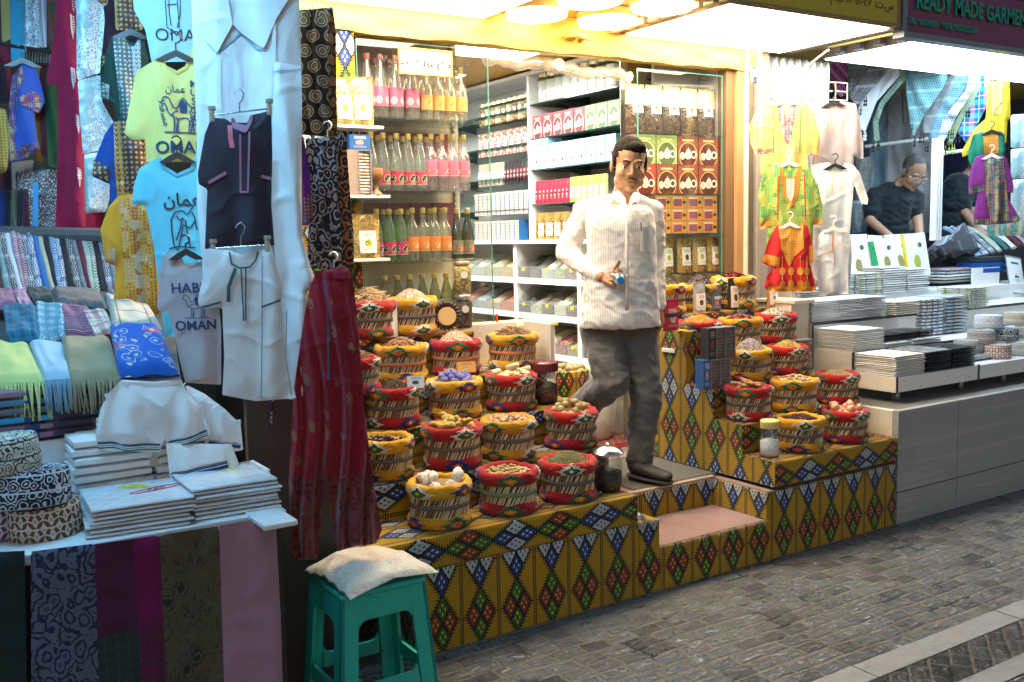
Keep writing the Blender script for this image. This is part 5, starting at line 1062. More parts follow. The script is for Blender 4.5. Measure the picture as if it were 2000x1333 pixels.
# things on the floor inside
t = thing('lime_sack', 'kilim sack of dried limes standing inside the door behind the baskets', 'sack', (3.26, 4.55, .33)); m = MB(); m.lathe([(0, 0), (.13, .003), (.15, .03), (.148, .2), (.14, .38), (.145, .44), (.132, .45), (.12, .42)], 26, wob=.03, rref=.16); m.build('sack_cloth', M['kilim'], t, 180)
rnd = random.Random(3)
for i, (x, y, z) in enumerate(item('l', 34, .12, .425, 2.0, .018, rnd)): inst('dried_lime', MI['dried_lime'], (3.26+x, 4.55+y, .33+z), 0, None, 'dried lime in the kilim sack behind the baskets', 'dried lime', 'dried limes in the kilim sack', (rnd.random()*6, rnd.random()*6, 0), 1.15)
t = thing('white_sack', 'white plastic-lined sack standing behind the shopkeeper leg', 'sack', (3.50, 4.62, .33)); m = MB(); m.lathe([(0, 0), (.12, .003), (.145, .03), (.15, .2), (.14, .38), (.15, .44), (.13, .455), (.12, .43), (0, .42)], 26, wob=.04); m.build('sack_body', plain('white_woven_plastic', (.74, .74, .72), .45, bump=.004, bs=30), t, 180)
m = MB()
for sx in (0, .034):
    for k in range(58): m.box(sx-.003, -.0015, .01+k*.04, sx+.003, .0015, .034+k*.04)
m.box(-.002, .002, 0, .04, .004, 2.34); m.box(.0385, -.012, 0, .042, .004, 2.34); pp = atZ(1224, 862, .33); o = m.build('slotted_post', M['steel']); o.location = (pp[0]-.02, pp[1], .325); tag(o, 'slotted steel post standing behind the shopkeeper', 'post')
t = thing('storage_box', 'translucent plastic storage box of orange packets on the shop floor', 'storage box', (pp[0]-.02, pp[1]+.35, .33)); m = MB()
for b in ((-.22, -.16, 0, .22, -.157, .25), (-.22, .157, 0, .22, .16, .25), (-.22, -.157, 0, -.217, .157, .25), (.217, -.157, 0, .22, .157, .25)): m.box(*b)
m.build('clear_wall', glass('frosted_plastic', (.9, .9, .88), .1, .2, .25, (.8, .78, .72)), t); m = MB(); m.rbox((0, 0, .256), (.46, .34, .018), .006); m.build('lid', M['whitep'], t)
m = MB()
for k in range(9): m.rbox((random.uniform(-.15, .15), random.uniform(-.1, .1), .03+.018*k), (.14, .1, .03), .006, rot=Matrix.Rotation(random.random()*3, 4, 'Z'))
m.build('orange_packets', plain('orange_packet', (.72, .38, .16), .5), t)
m = MB(); m.rbox((0, 0, .006), (.6, .5, .01), .003); o = m.build('red_rug', medallion('dark_red_rug', (.14, .012, .02), (.25, .05, .04), (.4, .3, .2), .05)); o.location = (pp[0]-.22, pp[1]+.22, .325); tag(o, 'dark red patterned rug just behind the slotted post', 'rug')
m = MB()
for k in range(60): x = -.3+k*.0102; m.tube([(x, -.25, .008), (x+random.uniform(-.01, .01), -.28, .004), (x+random.uniform(-.015, .015), -.31, .003)], .003, 4)
f2 = m.build('fringe', cloth('red_fringe', (.3, .01, .03)), o)
# ================================================================ hanging garments
def inpoly(x, y, P):
    c = np.zeros(x.shape, bool); n = len(P)
    for i in range(n):
        x1, y1 = P[i]; x2, y2 = P[(i+1) % n]
        if y1 == y2: continue
        t = ((y1 > y) != (y2 > y)) & (x < (x2-x1)*(y-y1)/(y2-y1)+x1); c ^= t
    return c
def nearest(x, y, P):
    bd = np.full(x.shape, 1e9); bx = x.copy(); by = y.copy(); n = len(P)
    for i in range(n):
        x1, y1 = P[i]; x2, y2 = P[(i+1) % n]; dx, dy = x2-x1, y2-y1; L = dx*dx+dy*dy+1e-12
        t = np.clip(((x-x1)*dx+(y-y1)*dy)/L, 0, 1); qx, qy = x1+t*dx, y1+t*dy; d = np.hypot(x-qx, y-qy); k = d < bd
        bd[k] = d[k]; bx[k] = qx[k]; by[k] = qy[k]
    return bd, bx, by
class Cloth:
    """a hanging piece of cloth with a front and a back, cut to an outline, with gathers and creases"""
    def __init__(s, name, label, cat, px, d, mat, yaw=0, T=.018, fold=.006, k=55, h=.009, group=None, skew=.35, Y=None):
        P = np.array(px, float); cx, cy = P[:, 0].mean(), P[:, 1].min()
        s.O = atD(cx, cy, d); dr = ray(cx, cy)[:2]; a = math.atan2(dr[1], dr[0])-PI/2+R(yaw)   # cloth faces the street along its own normal
        if Y is not None: a = 0.0; s.O = atY(cx, cy, Y)
        s.ax = np.array([math.cos(a), math.sin(a), 0]); s.up = np.array([0, 0, 1.]); s.n = np.array([math.sin(a), -math.cos(a), 0]); s.a = a
        s.P = [s.loc(*p) for p in px]; s.T, s.fold, s.k, s.sd, s.skew = T, fold, k, (cx*.37) % 9, skew
        s.top = max(p[1] for p in s.P); s.bot = min(p[1] for p in s.P); s.H = s.top-s.bot
        s.ob = s.make(s.P, name, mat, h, True); tag(s.ob, label, cat, group)
    def loc(s, u, v):
        d = ray(u, v); t = ((s.O-CAM) @ s.n)/(d @ s.n); q = CAM+d*t-s.O; return (float(q @ s.ax), float(q @ s.up))
    def w(s, x, y):
        bd, _, _ = nearest(x, y, s.P); t = np.clip((s.top-y)/s.H, 0, 1)
        puff = s.T*.55*np.clip(bd/.07, 0, 1)**.7; e = np.clip(bd/.012, 0, 1)
        q = x+s.skew*.06*np.sin(y*7+s.sd)
        f = s.fold*(.35+t)*(np.sin(q*s.k+s.sd)+.6*np.sin(q*s.k*1.73+y*3+s.sd*2)+.35*np.sin(q*s.k*.37+y*9))
        nz = np.array([noise.noise(Vector((a*15+s.sd, b*4, s.sd)))*.6+noise.noise(Vector((a*34, b*12+s.sd, 3)))*.22 for a, b in zip(x.ravel(), y.ravel())]).reshape(x.shape)
        cr = np.array([noise.noise(Vector((a*7+b*5+s.sd, b*6-a*4, s.sd*2)))*1.0 for a, b in zip(x.ravel(), y.ravel())]).reshape(x.shape)
        ridge = np.clip(1-np.abs(cr)*9, 0, 1)**1.5
        return puff+e*(f*1.5+nz*s.fold*2.2+ridge*s.fold*.8)
    def make(s, P, name, mat, h, closed, off=0, parent=None):
        P = list(P); x0, x1 = min(p[0] for p in P), max(p[0] for p in P); y0, y1 = min(p[1] for p in P), max(p[1] for p in P)
        h = min(h, (x1-x0)/5, (y1-y0)/5)
        nx, ny = int((x1-x0)/h)+2, int((y1-y0)/h)+2; xs = x0-h*.5+np.arange(nx+1)*h; ys = y0-h*.5+np.arange(ny+1)*h
        cxg, cyg = np.meshgrid(xs[:-1]+h/2, ys[:-1]+h/2); keep = inpoly(cxg, cyg, P)
        VX, VY = np.meshgrid(xs, ys); cnt = np.zeros(VX.shape, int)
        for dy in (0, 1):
            for dx in (0, 1): cnt[dy:ny+dy, dx:nx+dx] += keep
        used = cnt > 0; edge = used & (cnt < 4); bd, bx, by = nearest(VX[edge], VY[edge], P); ok = bd < h*1.2
        ex, ey = VX[edge], VY[edge]; ex[ok] = bx[ok]; ey[ok] = by[ok]; VX[edge] = ex; VY[edge] = ey
        idx = -np.ones(VX.shape, int); idx[used] = np.arange(used.sum()); X_, Y_ = VX[used], VY[used]; Wd = s.w(X_, Y_)+off
        E_ = edge[used]; jj, ii = np.nonzero(keep)
        F = np.stack([idx[jj, ii], idx[jj, ii+1], idx[jj+1, ii+1], idx[jj+1, ii]], 1)
        front = np.outer(X_, s.ax)+np.outer(Y_, s.up)+np.outer(Wd, s.n)
        V = [front]; faces = F.tolist(); uv = list(zip(X_.tolist(), Y_.tolist()))
        if closed:
            back = np.outer(X_, s.ax)+np.outer(Y_, s.up)-np.outer(np.where(E_, -Wd+.0015, s.T*.5+.3*Wd), s.n); n = len(X_); V.append(back); faces += (F[:, ::-1]+n).tolist(); uv += uv
        m = MB(); m.v = np.concatenate(V).tolist(); m.f = faces; m.uv = [[uv[i] for i in f] for f in faces]; m.mi = [0]*len(faces)
        o = m.build(name, mat, parent, 180)
        if parent is None: o.location = s.O
        return o
    def zone(s, name, px, mat, off=.0035, h=.007, label=None):
        o = s.make([s.loc(*p) for p in px], name, mat, h, False, off, s.ob)
        if label: o['label'] = label
        return o
    def pt(s, x, y, off=.004):
        w = s.w(np.array([x]), np.array([y]))[0]+off; return s.ax*x+s.up*y+s.n*w
    def line(s, name, px, width, mat, off=.0045, local=False, closed=False, mb=None, step=.008):
        L = px if local else [s.loc(*p) for p in px]
        if closed: L = L+[L[0]]
        Q = []
        for (a, b), (c, d) in zip(L, L[1:]):
            n = max(1, int(math.hypot(c-a, d-b)/step)); Q += [(a+(c-a)*i/n, b+(d-b)*i/n) for i in range(n)]
        Q.append(L[-1]); Q = np.array(Q); D = np.gradient(Q, axis=0); D /= (np.hypot(D[:, 0], D[:, 1])[:, None]+1e-9); N = np.stack([-D[:, 1], D[:, 0]], 1)
        A, B = Q+N*width/2, Q-N*width/2; w = s.w(Q[:, 0], Q[:, 1])+off
        f = lambda Z: np.outer(Z[:, 0], s.ax)+np.outer(Z[:, 1], s.up)+np.outer(w, s.n)
        n = len(Q); m = mb or MB(); uvs = [(i*step, 0) for i in range(n)]+[(i*step, width) for i in range(n)]
        m.add(np.concatenate([f(B), f(A)]).tolist(), [(i, i+1, i+1+n, i+n) for i in range(n-1)], uvs)
        return m if mb is not None else m.build(name, mat, s.ob, 180)
    def text(s, name, txt, u, v, size, mat, rot=0, bold=.01, spacing=1, off=.004, mb=None):
        x0, y0 = s.loc(u, v); vv, ff = textmesh(txt, size, spacing=spacing, bold=bold); c, sn = math.cos(R(rot)), math.sin(R(rot))
        X_ = np.array([x0+a*c-b*sn for a, b in vv]); Y_ = np.array([y0+a*sn+b*c for a, b in vv]); w = s.w(X_, Y_)+off
        m = mb or MB(); m.add((np.outer(X_, s.ax)+np.outer(Y_, s.up)+np.outer(w, s.n)).tolist(), ff)
        return m if mb is not None else m.build(name, mat, s.ob)
    def hanger(s, u, v, mat=None, w=.12, hook=.06, label=None, bar=True):
        mat = mat or M['blackp']; x, y = s.loc(u, v); o = s.ax*x+s.up*y+s.n*.012; m = MB(); g = lambda a, b: tuple(s.ax*a+s.up*b)
        if bar:
            vs = [(-w, -.028), (-w*.5, -.008), (0, .008), (w*.5, -.008), (w, -.028), (w*.5, -.03), (0, -.014), (-w*.5, -.03)]
            m.add([tuple(np.array(g(a, b))+s.n*.004) for a, b in vs]+[tuple(np.array(g(a, b))-s.n*.004) for a, b in vs], [tuple(range(8))[::-1], tuple(range(8, 16))]+[(i, (i+1) % 8, (i+1) % 8+8, i+8) for i in range(8)])
        pts = [(0, 0), (0, hook*.45)]+[(math.cos(t)*hook*.26-0, hook*.72+math.sin(t)*hook*.28) for t in np.linspace(-PI/2, PI*.85, 9)]
        m.tube([g(a, b) for a, b in pts], .0028, 6); t = m.build('hanger', mat, None, 40); t.location = s.O+o
        return tag(t, label or 'hanger holding the %s' % s.ob['label'][:60].rsplit(' ', 1)[0], 'hanger')
CAMEL = [(.05, .78), (0, .74), (.03, .70), (.10, .71), (.14, .62), (.17, .50), (.24, .42), (.30, .40), (.30, .22), (.28, .02), (.33, .02), (.36, .22), (.40, .36), (.60, .38), (.66, .30), (.64, .18), (.62, .02), (.67, .02), (.71, .2), (.76, .34), (.80, .5), (.78, .62), (.70, .66), (.62, .74), (.55, .86), (.47, .80), (.42, .66), (.36, .60), (.30, .62), (.24, .74), (.20, .84), (.13, .88), (.07, .86)]
def camel(c, u, v, size, mat, w=.0028, saddle=True):
    x0, y0 = c.loc(u, v); m = MB(); c.line('', [(x0+(a-.42)*size, y0+(b-.45)*size) for a, b in CAMEL], w, mat, local=True, closed=True, mb=m)
    for L in ([(.34, .40), (.38, .3), (.37, .02)], [(.70, .34), (.74, .2), (.75, .02), (.72, .02)], [(.24, .42), (.3, .5), (.4, .55)], [(.66, .55), (.7, .45), (.68, .36)], [(.05, .03), (.9, .01)]): c.line('', [(x0+(a-.42)*size, y0+(b-.45)*size) for a, b in L], w, mat, local=True, mb=m)
    if saddle:
        for k in range(5): c.line('', [(x0+(.45+.035*k-.42)*size, y0+(.8-.03*abs(k-2)-.45)*size), (x0+(.47+.03*k-.42)*size, y0+(.5-.45)*size)], w*1.6, mat, local=True, mb=m)
    return m.build('printed_camel', mat, c.ob, 180)
# ---------------------------------------------------------------- folded goods
_sl = {}
def slab(mat, w, d, t, var=0, mats=None):
    k = (mat.name if not mats else mats[0].name, round(w, 3), round(d, 3), round(t, 4), var)
    if k in _sl: return _sl[k]
    m = MB(); n = 7
    for sgn in (1, -1):
        def f(u, v):
            uu = u if sgn > 0 else 1-u
            x = (uu-.5)*w; y = (v-.5)*d; e = min(uu, 1-uu, v, 1-v)*n; z = t*.5*(.55+.45*min(1, e)**.5)+.0012*noise.noise(Vector((x*20+var*5, y*20, sgn)))
            sh = 1+.02*noise.noise(Vector((u*3, var, v*3))); return (x*sh, y*sh, t/2+sgn*z*.98)
        m.grid(f, n, n, (w, d))
    N = n+1; tot = N*N; rim = [(0, j) for j in range(n)]+[(i, n) for i in range(n)]+[(n, n-j) for j in range(n)]+[(n-i, 0) for i in range(n)]
    top = [b*N+a for a, b in rim]; bot = [tot+b*N+(n-a) for a, b in rim]; L = len(top)
    V = m.v; mid = []
    for a, b in zip(top, bot):
        p, q = V[a], V[b]; c = [(p[i]+q[i])/2 for i in range(3)]; r = 1+.012; mid.append((c[0]*r, c[1]*r, c[2]))
    o = len(m.v); m.v += mid
    for i in range(L):
        j = (i+1) % L; m.f.append([top[i], o+i, o+j, top[j]]); m.f.append([bot[i], bot[j], o+j, o+i])
        for _ in range(2): m.uv.append(None); m.mi.append(0)
    me = m.mesh('folded_piece', mats or mat, 40); bm = bmesh.new(); bm.from_mesh(me); bmesh.ops.recalc_face_normals(bm, faces=bm.faces); bm.to_mesh(me); bm.free()
    _sl[k] = me; return me
def stack(name, lab, cat, x, y, z, w, d, h, n, mat, group=None, rz=0, jit=.004, mats=None):
    t = h/n
    for i in range(n):
        mm = (mats[i % len(mats)] if mats else mat)
        inst(name, slab(mm, w, d, t*1.02, i % 3), (x+random.uniform(-1, 1)*jit, y+random.uniform(-1, 1)*jit, z+i*t), rz+random.uniform(-.025, .025), None, '%s, %s from the bottom' % (lab, nth(i, 'lowest')) if i else lab+', lowest one', cat, group or lab+' (stack)')
g = G('folded_white_cotton', .6, 0, .4); n = g.noise(6, 3); g.bump(g.noise(60, 3), .002, 1); FW = g.done(g.mix(n, (.66, .69, .71), (.80, .82, .82)), Sheen_Weight=.1)
g = G('folded_ivory_cotton', .6, 0, .4); n = g.noise(6, 3); g.bump(g.noise(60, 3), .002, 1); FI = g.done(g.mix(n, (.66, .60, .50), (.80, .76, .68)), Sheen_Weight=.1)
FK = plain('black_plastic_pack', (.025, .03, .04), .18, var=.3, bump=.004, bs=50); FB = stripes('blue_edged_fold', [(.35, (.7, .74, .76)), (.5, (.10, .18, .38)), (.8, (.68, .72, .74)), (1, (.3, .38, .5))], .12, 'U'); FG = stripes('green_label_fold', [(.3, (.72, .76, .74)), (.45, (.45, .5, .2)), (.7, (.72, .76, .76)), (.78, (.15, .3, .25)), (1, (.7, .74, .72))], .16, 'U'); FM = stripes('grey_blue_fold', [(.3, (.35, .45, .55)), (.5, (.2, .26, .42)), (.65, (.6, .55, .3)), (1, (.42, .5, .58))], .17, 'U')
FL = plain('tinted_plastic_fold', (.35, .37, .40), .2, var=.4, bump=.004, bs=40)
# ================================================================ GARMENT STALL on the right
t = thing('tiered_trolley', 'tiered white laminate trolley on castors carrying folded garments', 'trolley', (6, 3.6, .6))
TRX = 8.5
m = MB()
for (xa, xb) in ((4.545, 5.285), (5.30, 6.9), (6.915, TRX)): m.rbox(((xa+xb)/2, 3.276, .70), (xb-xa, .012, .082), .002)
m.rbox(((4.545+TRX)/2, 3.42, .735), (TRX-4.545, .27, .012), .001); m.rbox(((4.545+TRX)/2, 3.70, .842), (TRX-4.545, .27, .014), .001); m.rbox(((4.545+TRX)/2, 4.0, .99), (TRX-4.545, .30, .014), .001)
m.rbox(((4.545+TRX)/2, 3.566, .80), (TRX-4.545, .010, .08), .001); m.rbox(((4.545+TRX)/2, 3.848, .92), (TRX-4.545, .010, .13), .001)
part(m, 'decks_and_front', M['whitep'], t)
m = MB(); m.rbox((4.541, 3.415, .70), (.006, .28, .083), .001); m.rbox((4.541, 3.70, .755), (.006, .275, .19), .001); m.rbox((4.541, 4.0, .83), (.006, .30, .34), .001); part(m, 'side_board', M['cream'], t)
m = MB()
for b in ((4.537, 3.266, .655, 4.547, 3.27, .745), (5.2855, 3.268, .655, 5.2995, 3.277, .745), (4.545, 3.553, .837, TRX, 3.558, .853), (4.536, 3.553, .76, 4.546, 3.5575, .853), (4.545, 3.838, .984, TRX, 3.843, 1.0), (4.536, 3.838, .86, 4.546, 3.8425, 1.0)): m.box(*b)
part(m, 'dark_edging', M['dark'], t)
for (x, y) in ((4.62, 3.33), (5.22, 3.34), (5.65, 3.34), (6.6, 3.34)):
    m = MB(); m.M = Matrix.Translation((x, y, .6275)) @ Matrix.Rotation(R(90), 4, 'X') @ Matrix.Rotation(0, 4, 'Z'); m.lathe([(0, -.01), (.012, -.012), (.024, -.012), (.027, -.008), (.027, .008), (.024, .012), (.012, .012), (0, .01)], 20); c_ = part(m, 'castor', plain('grey_castor', (.12, .13, .14), .35), t, 40)
    m = MB(); m.box(x-.022, y-.018, .655, x+.022, y+.018, .66); m.box(x-.02, y-.017, .625, x+.0, y-.0135, .655); m.box(x-.02, y+.0135, .625, x+.0, y+.017, .655); part(m, 'castor_fork', M['steel'], t)
m = MB()
for (x, z) in ((4.60, .72), (4.75, .675), (5.0, .705), (5.2, .68), (5.4, .70), (5.75, .68)): m.M = Matrix.Translation((x, 3.2695, z)) @ Matrix.Rotation(R(90), 4, 'X'); m.lathe([(0, .0005), (.004, .0005), (.004, 0)], 8)
part(m, 'screw_cap', M['dark'], t)
t = thing('cream_counter', 'cream side counter left of the folded white garments', 'counter', (4.47, 3.95, .6)); m = MB(); m.rbox((4.455, 3.99, .86), (.15, .26, .52), .003); m.rbox((4.455, 3.975, 1.131), (.17, .30, .02), .003); part(m, 'carcass', M['cream'], t)
stack('folded_garment', 'white folded garment in the front corner stack', 'garment', 4.675, 3.415, .742, .255, .26, .112, 11, None, mats=[FW, FI])
stack('folded_garment', 'dark plastic-wrapped garment right of the front corner stack', 'garment', 4.925, 3.40, .742, .215, .24, .105, 10, FK); inst('folded_garment', slab(FL, .22, .25, .012, 1), (4.925, 3.405, .848), 0, None, 'pale garment lying on the dark wrapped stack', 'garment')
stack('folded_garment', 'dark plastic-wrapped garment in the stack beside the caps', 'garment', 5.155, 3.40, .742, .22, .24, .115, 11, FK)
stack('folded_garment', 'white folded garment in the middle tier corner stack', 'garment', 4.69, 3.695, .85, .27, .255, .125, 12, None, mats=[FI, FW])
stack('folded_garment', 'white flat garment under the black packs', 'garment', 4.96, 3.68, .85, .24, .22, .03, 2, FW); stack('folded_garment', 'white flat garment right of the black packs base', 'garment', 5.24, 3.68, .85, .26, .22, .035, 2, FW)
for k in range(3): stack('wrapped_pack', 'glossy black pack, %s of three on the middle tier' % nth(k), 'pack', 4.93+k*.16, 3.69, .882, .15, .20, .045, 3, FK, rz=.1*(k-1))
for k, x in enumerate((4.665, 4.895, 5.11)): stack('folded_garment', 'white folded garment, %s stack of the upper tier' % ('corner', 'middle', 'third')[k], 'garment', x, 3.97, 1.0, .215+.02*(k == 0), .24, .125, 13, FW)
stack('folded_garment', 'ivory folded garment at the back of the upper tier', 'garment', 5.38, 3.93, 1.0, .24, .24, .085, 7, FI)
for k, (x, mt, h) in enumerate(((5.62, FB, .115), (5.86, FM, .12), (6.10, FG, .14))): stack('folded_garment', '%s folded garment beside the round caps' % ('blue-banded', 'grey-blue', 'green-labelled')[k], 'garment', x, 3.90, .855 if k < 2 else 1.0, .21, .24, h+(.12 if k < 2 else 0), 11, mt)
t = thing('back_counter', 'white counter behind the folded garments carrying more stacks', 'counter', (6, 4.35, .6)); m = MB(); m.rbox((6.4, 4.33, .85), (3.6, .28, .5), .003); part(m, 'carcass', M['whitep'], t)
for k, (x, mt, h) in enumerate(((4.95, FI, .07), (5.25, FB, .14), (5.50, FG, .15), (5.76, FW, .18), (6.02, FW, .16))): stack('folded_garment', '%s folded garment on the back counter' % ('ivory', 'blue-edged', 'green-labelled', 'plain white', 'cool white')[k], 'garment', x, 4.30, 1.10, .235, .24, h, max(4, int(h/.014)), mt)
# boxed garments standing up
def boxed(i, u0, v0, u1, v1, y, edge, rot, art):
    a = atY(u0, v0, y); b = atY(u1, v1, y); w = b[0]-a[0]; h = a[2]-b[2]
    t = thing('garment_box', ['white garment box with a green left edge and gold crest', 'white garment box with black edge behind the slanting one', 'slanting white garment box with bright green edging', 'white garment box with a gold medallion', 'white garment box with a yellow left edge and lime picture'][i], 'box', ((a[0]+b[0])/2, y, b[2]), 0); t.rotation_euler = (R(-10), R(rot), 0)
    m = MB(); m.rbox((0, 0, h/2), (w, .03, h), .003); m.build('carton', plain('white_glossy_card', (.78, .80, .78), .3, var=.04), t)
    m = MB(); m.box(-w/2-.001, -.0162, 0, -w/2+.022, -.0155, h); m.box(-w/2-.0018, -.015, 0, -w/2-.0008, .015, h); m.build('colour_edge', plain('edge_%d' % i, edge, .3), t)
    m = MB(); m.M = Matrix.Translation((0, -.0158, h*.33)) @ Matrix.Rotation(R(90), 4, 'X'); m.lathe([(0, .0006), (w*.14, .0006), (w*.15, 0)], 8, squash=1.4); m.build('gold_crest', plain('crest_%d' % i, art, .4, .3), t)
    m = MB(); m.M = Matrix.Translation((w*.05, -.0158, h*.12)) @ Matrix.Rotation(R(90), 4, 'X'); m.lathe([(0, .0006), (w*.16, .0006), (w*.17, 0)], 20, squash=.5); m.M = Matrix.Translation((w*.2, -.0158, h*.72)) @ Matrix.Rotation(R(90), 4, 'X'); m.lathe([(0, .0006), (w*.08, .0006), (w*.09, 0)], 16, squash=.8); m.build('dark_stamp', plain('dark_stamp', (.06, .12, .10), .4), t)
boxed(0, 1656, 458, 1702, 550, 4.36, (.02, .25, .10), 0, (.38, .34, .15)); boxed(1, 1697, 460, 1736, 545, 4.42, (.02, .02, .02), 3, (.3, .33, .1)); boxed(3, 1736, 458, 1785, 540, 4.41, (.5, .5, .45), -1, (.42, .36, .12)); boxed(4, 1772, 456, 1815, 538, 4.40, (.75, .6, .03), -2, (.5, .55, .1)); boxed(2, 1715, 466, 1756, 536, 4.33, (.02, .35, .12), -8, (.36, .33, .12))
# embroidered caps
def capmesh(mt, mt2, r=.082, h=.078):
    m = MB(); m.lathe([(r*.97, 0), (r, .002), (r*1.01, .036), (r*.99, .04), (r*1.0, .044), (r*.97, h-.006), (r*.93, h)], 32, rref=r, squash=.88); a = m.mesh('cap_wall', mt, 180)
    m = MB()
    def f(u, v): rr = v*r*.94; return (rr*math.cos(u*2*PI), rr*math.sin(u*2*PI)*.88, h-.001+.004*(1-v*v)-.002*math.cos(v*9))
    m.grid(f, 32, 6, (2*PI*r*.6, r)); return a, m.mesh('cap_top', mt2, 180)
CP = {}
for nm, b, t_, md in (('blue', (.45, .55, .70), (.75, .78, .82), 1), ('black', (.03, .03, .04), (.66, .68, .68), 3), ('brown', (.12, .06, .03), (.55, .48, .42), 0), ('navy', (.015, .02, .05), (.52, .60, .66), 2), ('olive', (.55, .60, .55), (.05, .06, .04), 2), ('plumc', (.10, .04, .08), (.5, .42, .48), 0), ('grey', (.16, .17, .2), (.62, .65, .68), 3), ('taupe', (.30, .26, .22), (.7, .68, .62), 3), ('maroon', (.2, .09, .09), (.66, .6, .58), 0)):
    k = capm(nm+'_embroidered_cap', b, t_, md); CP[nm] = capmesh(k, k)
def cap(kind, loc, lab, s=1, rz=0, rot=None):
    t = thing('embroidered_cap', lab, 'cap', loc, rz, 'embroidered round caps'); t.scale = (s, s, s)
    if rot: t.rotation_euler = rot
    for nm, me in zip(('cap_wall', 'cap_top'), CP[kind]): inst(nm, me, (0, 0, 0), 0, t)
for kind, u, v, y, z, lab in (('maroon', 1947, 712, 3.38, .745, 'maroon patterned cap at the front left of the right-hand caps'), ('grey', 1990, 705, 3.38, .745, 'grey geometric cap right of the maroon cap'), ('olive', 2035, 700, 3.38, .745, 'pale leafy cap cut by the right picture edge'),
    ('black', 1916, 672, 3.48, .828, 'black and white zigzag cap second layer, left end'), ('navy', 1962, 668, 3.47, .826, 'navy cap right of the black zigzag cap'), ('black', 2005, 662, 3.46, .826, 'black cap at the right edge, second layer'), ('blue', 1930, 640, 3.53, .907, 'light blue cap on top of the left caps'), ('taupe', 1985, 632, 3.53, .905, 'taupe patterned cap on top of the right caps')):
    p = atY(u, v, y); cap(kind, (p[0], y, z), lab, 1.0, random.random()*6)
t = inst('folded_garment', slab(FL, .34, .2, .03, 2), (5.45, 3.47, .745), 0, None, 'grey wrapped garment lying under the black zigzag cap', 'garment')
cap('grey', (5.52, 3.5, .775), 'grey cap half hidden under the black zigzag cap', 1, 1)
# draped and folded headscarves on the back counter
KF = [keff('k_navy_white', (.03, .05, .10), (.55, .6, .66), .008, 0), keff('k_blue', (.03, .12, .32), (.35, .5, .65), .009, 1), keff('k_teal', (.10, .22, .24), (.35, .48, .48), .007, 2), keff('k_black', (.02, .02, .025), (.5, .52, .55), .009, 0), keff('k_sage', (.30, .38, .33), (.5, .56, .5), .01, 2), keff('k_maroon', (.15, .03, .06), (.5, .4, .42), .009, 1), keff('k_white', (.55, .6, .66), (.04, .08, .2), .010, 0), keff('k_mauve', (.22, .10, .18), (.55, .45, .52), .009, 1), keff('k_grey', (.12, .13, .15), (.3, .32, .34), .008, 0), keff('k_green', (.08, .16, .12), (.5, .55, .45), .01, 1)]
KP = [cloth('teal_plain', (.03, .14, .16)), cloth('white_plain', (.7, .74, .78)), cloth('mustard_plain', (.5, .28, .05)), cloth('burgundy_plain', (.12, .02, .04)), cloth('sage_plain', (.3, .4, .33)), cloth('blue_plain', (.03, .15, .45)), cloth('beige_plain', (.5, .48, .36)), cloth('black_plain', (.02, .02, .025)), cloth('lilac_plain', (.4, .3, .42))]
def roll(name, lab, A, B, C, r, mat, grp, flat=.5, cat='scarf'):
    """thick fold of cloth from A over B to C (3-D points)"""
    A, B, C = map(np.array, (A, B, C)); P = []
    for i in range(13):
        t = i/12; P.append(A*(1-t)**2+B*2*t*(1-t)+C*t*t)
    P = [p-A for p in P]; m = MB(); m.tube([tuple(p) for p in P], [r*(.85+.15*math.sin(i*1.1+A[0]*9)) for i in range(13)], 10, flat=flat); o = m.build(name, mat, None, 60); o.location = tuple(A); return tag(o, lab, cat, grp)
cols = [KF[1], KF[6], KF[0], KF[4], KP[0], KP[1], KP[3], KF[7], KF[6], KP[2], KF[9], KF[3]]
for i, mt in enumerate(cols):
    u0 = 1845+i*13.5; A = atY(u0, 446-i*.8, 4.75); C = atY(u0+68, 502-i*3.5, 4.42); B = (A+C)/2+np.array([0, 0, .05])
    roll('folded_scarf', 'folded headscarf in the fan on the back counter, %s from the left' % nth(i), A, B, C, .034, mt, 'fan of folded headscarves', .55)
t = thing('draped_scarf', 'black and white headscarf heaped at the left of the fan', 'scarf', tuple(atY(1850, 505, 4.5))); m = MB()
m.grid(lambda u, v: ((u-.5)*.42+.03*math.sin(v*8), (v-.5)*.34, .0+.20*math.exp(-((u-.35)*2.6)**2)*(1-v)+.05*(1-v)+.018*math.sin(u*21+v*5)+.012*math.sin(v*17)), 40, 20, (.5, .4)); m.build('cloth', KF[0], t, 180)
for i in range(5):
    a = atY(1862, 518-i*6, 4.42); inst('folded_scarf', slab([KF[8], KP[6], FW, FM, KF[7]][i], .44, .25, .022, i % 3), (a[0]+.02*i, 4.5, 1.12+i*.022), 0, None, 'flat folded scarf under the heaped headscarf, %s from the bottom' % nth(i, 'lowest'), 'scarf', 'flat scarves under the heap')
t = thing('board_panel', 'plain white board standing between the stacks and the poster bag', 'board', tuple(atY(1923, 595, 4.3))); m = MB(); m.rbox((0, 0, .14), (.34, .02, .28), .003); m.build('board', M['whitep'], t); m = MB(); m.rbox((.176, .0, .14), (.01, .022, .282), .001); m.build('dark_edge', M['dark'], t)
for k, (v, c) in enumerate(((529, (.01, .09, .42)), (518, (.01, .09, .42)), (508, (.03, .04, .05)))):
    p = atY(1938, v+3, 4.32); carton('flat_box', ['lower flat blue box with white Arabic writing', 'upper flat blue box with white Arabic writing', 'flat black box on top of the blue boxes'][k], (p[0], 4.40, p[2]), (.34, .22, .034), plain('box_face_%d' % k, c, .35), plain('box_face_%d' % k, c, .35))
    o = [q for q in bpy.data.objects if q.name.startswith('flat_box')][-1]
m = MB()
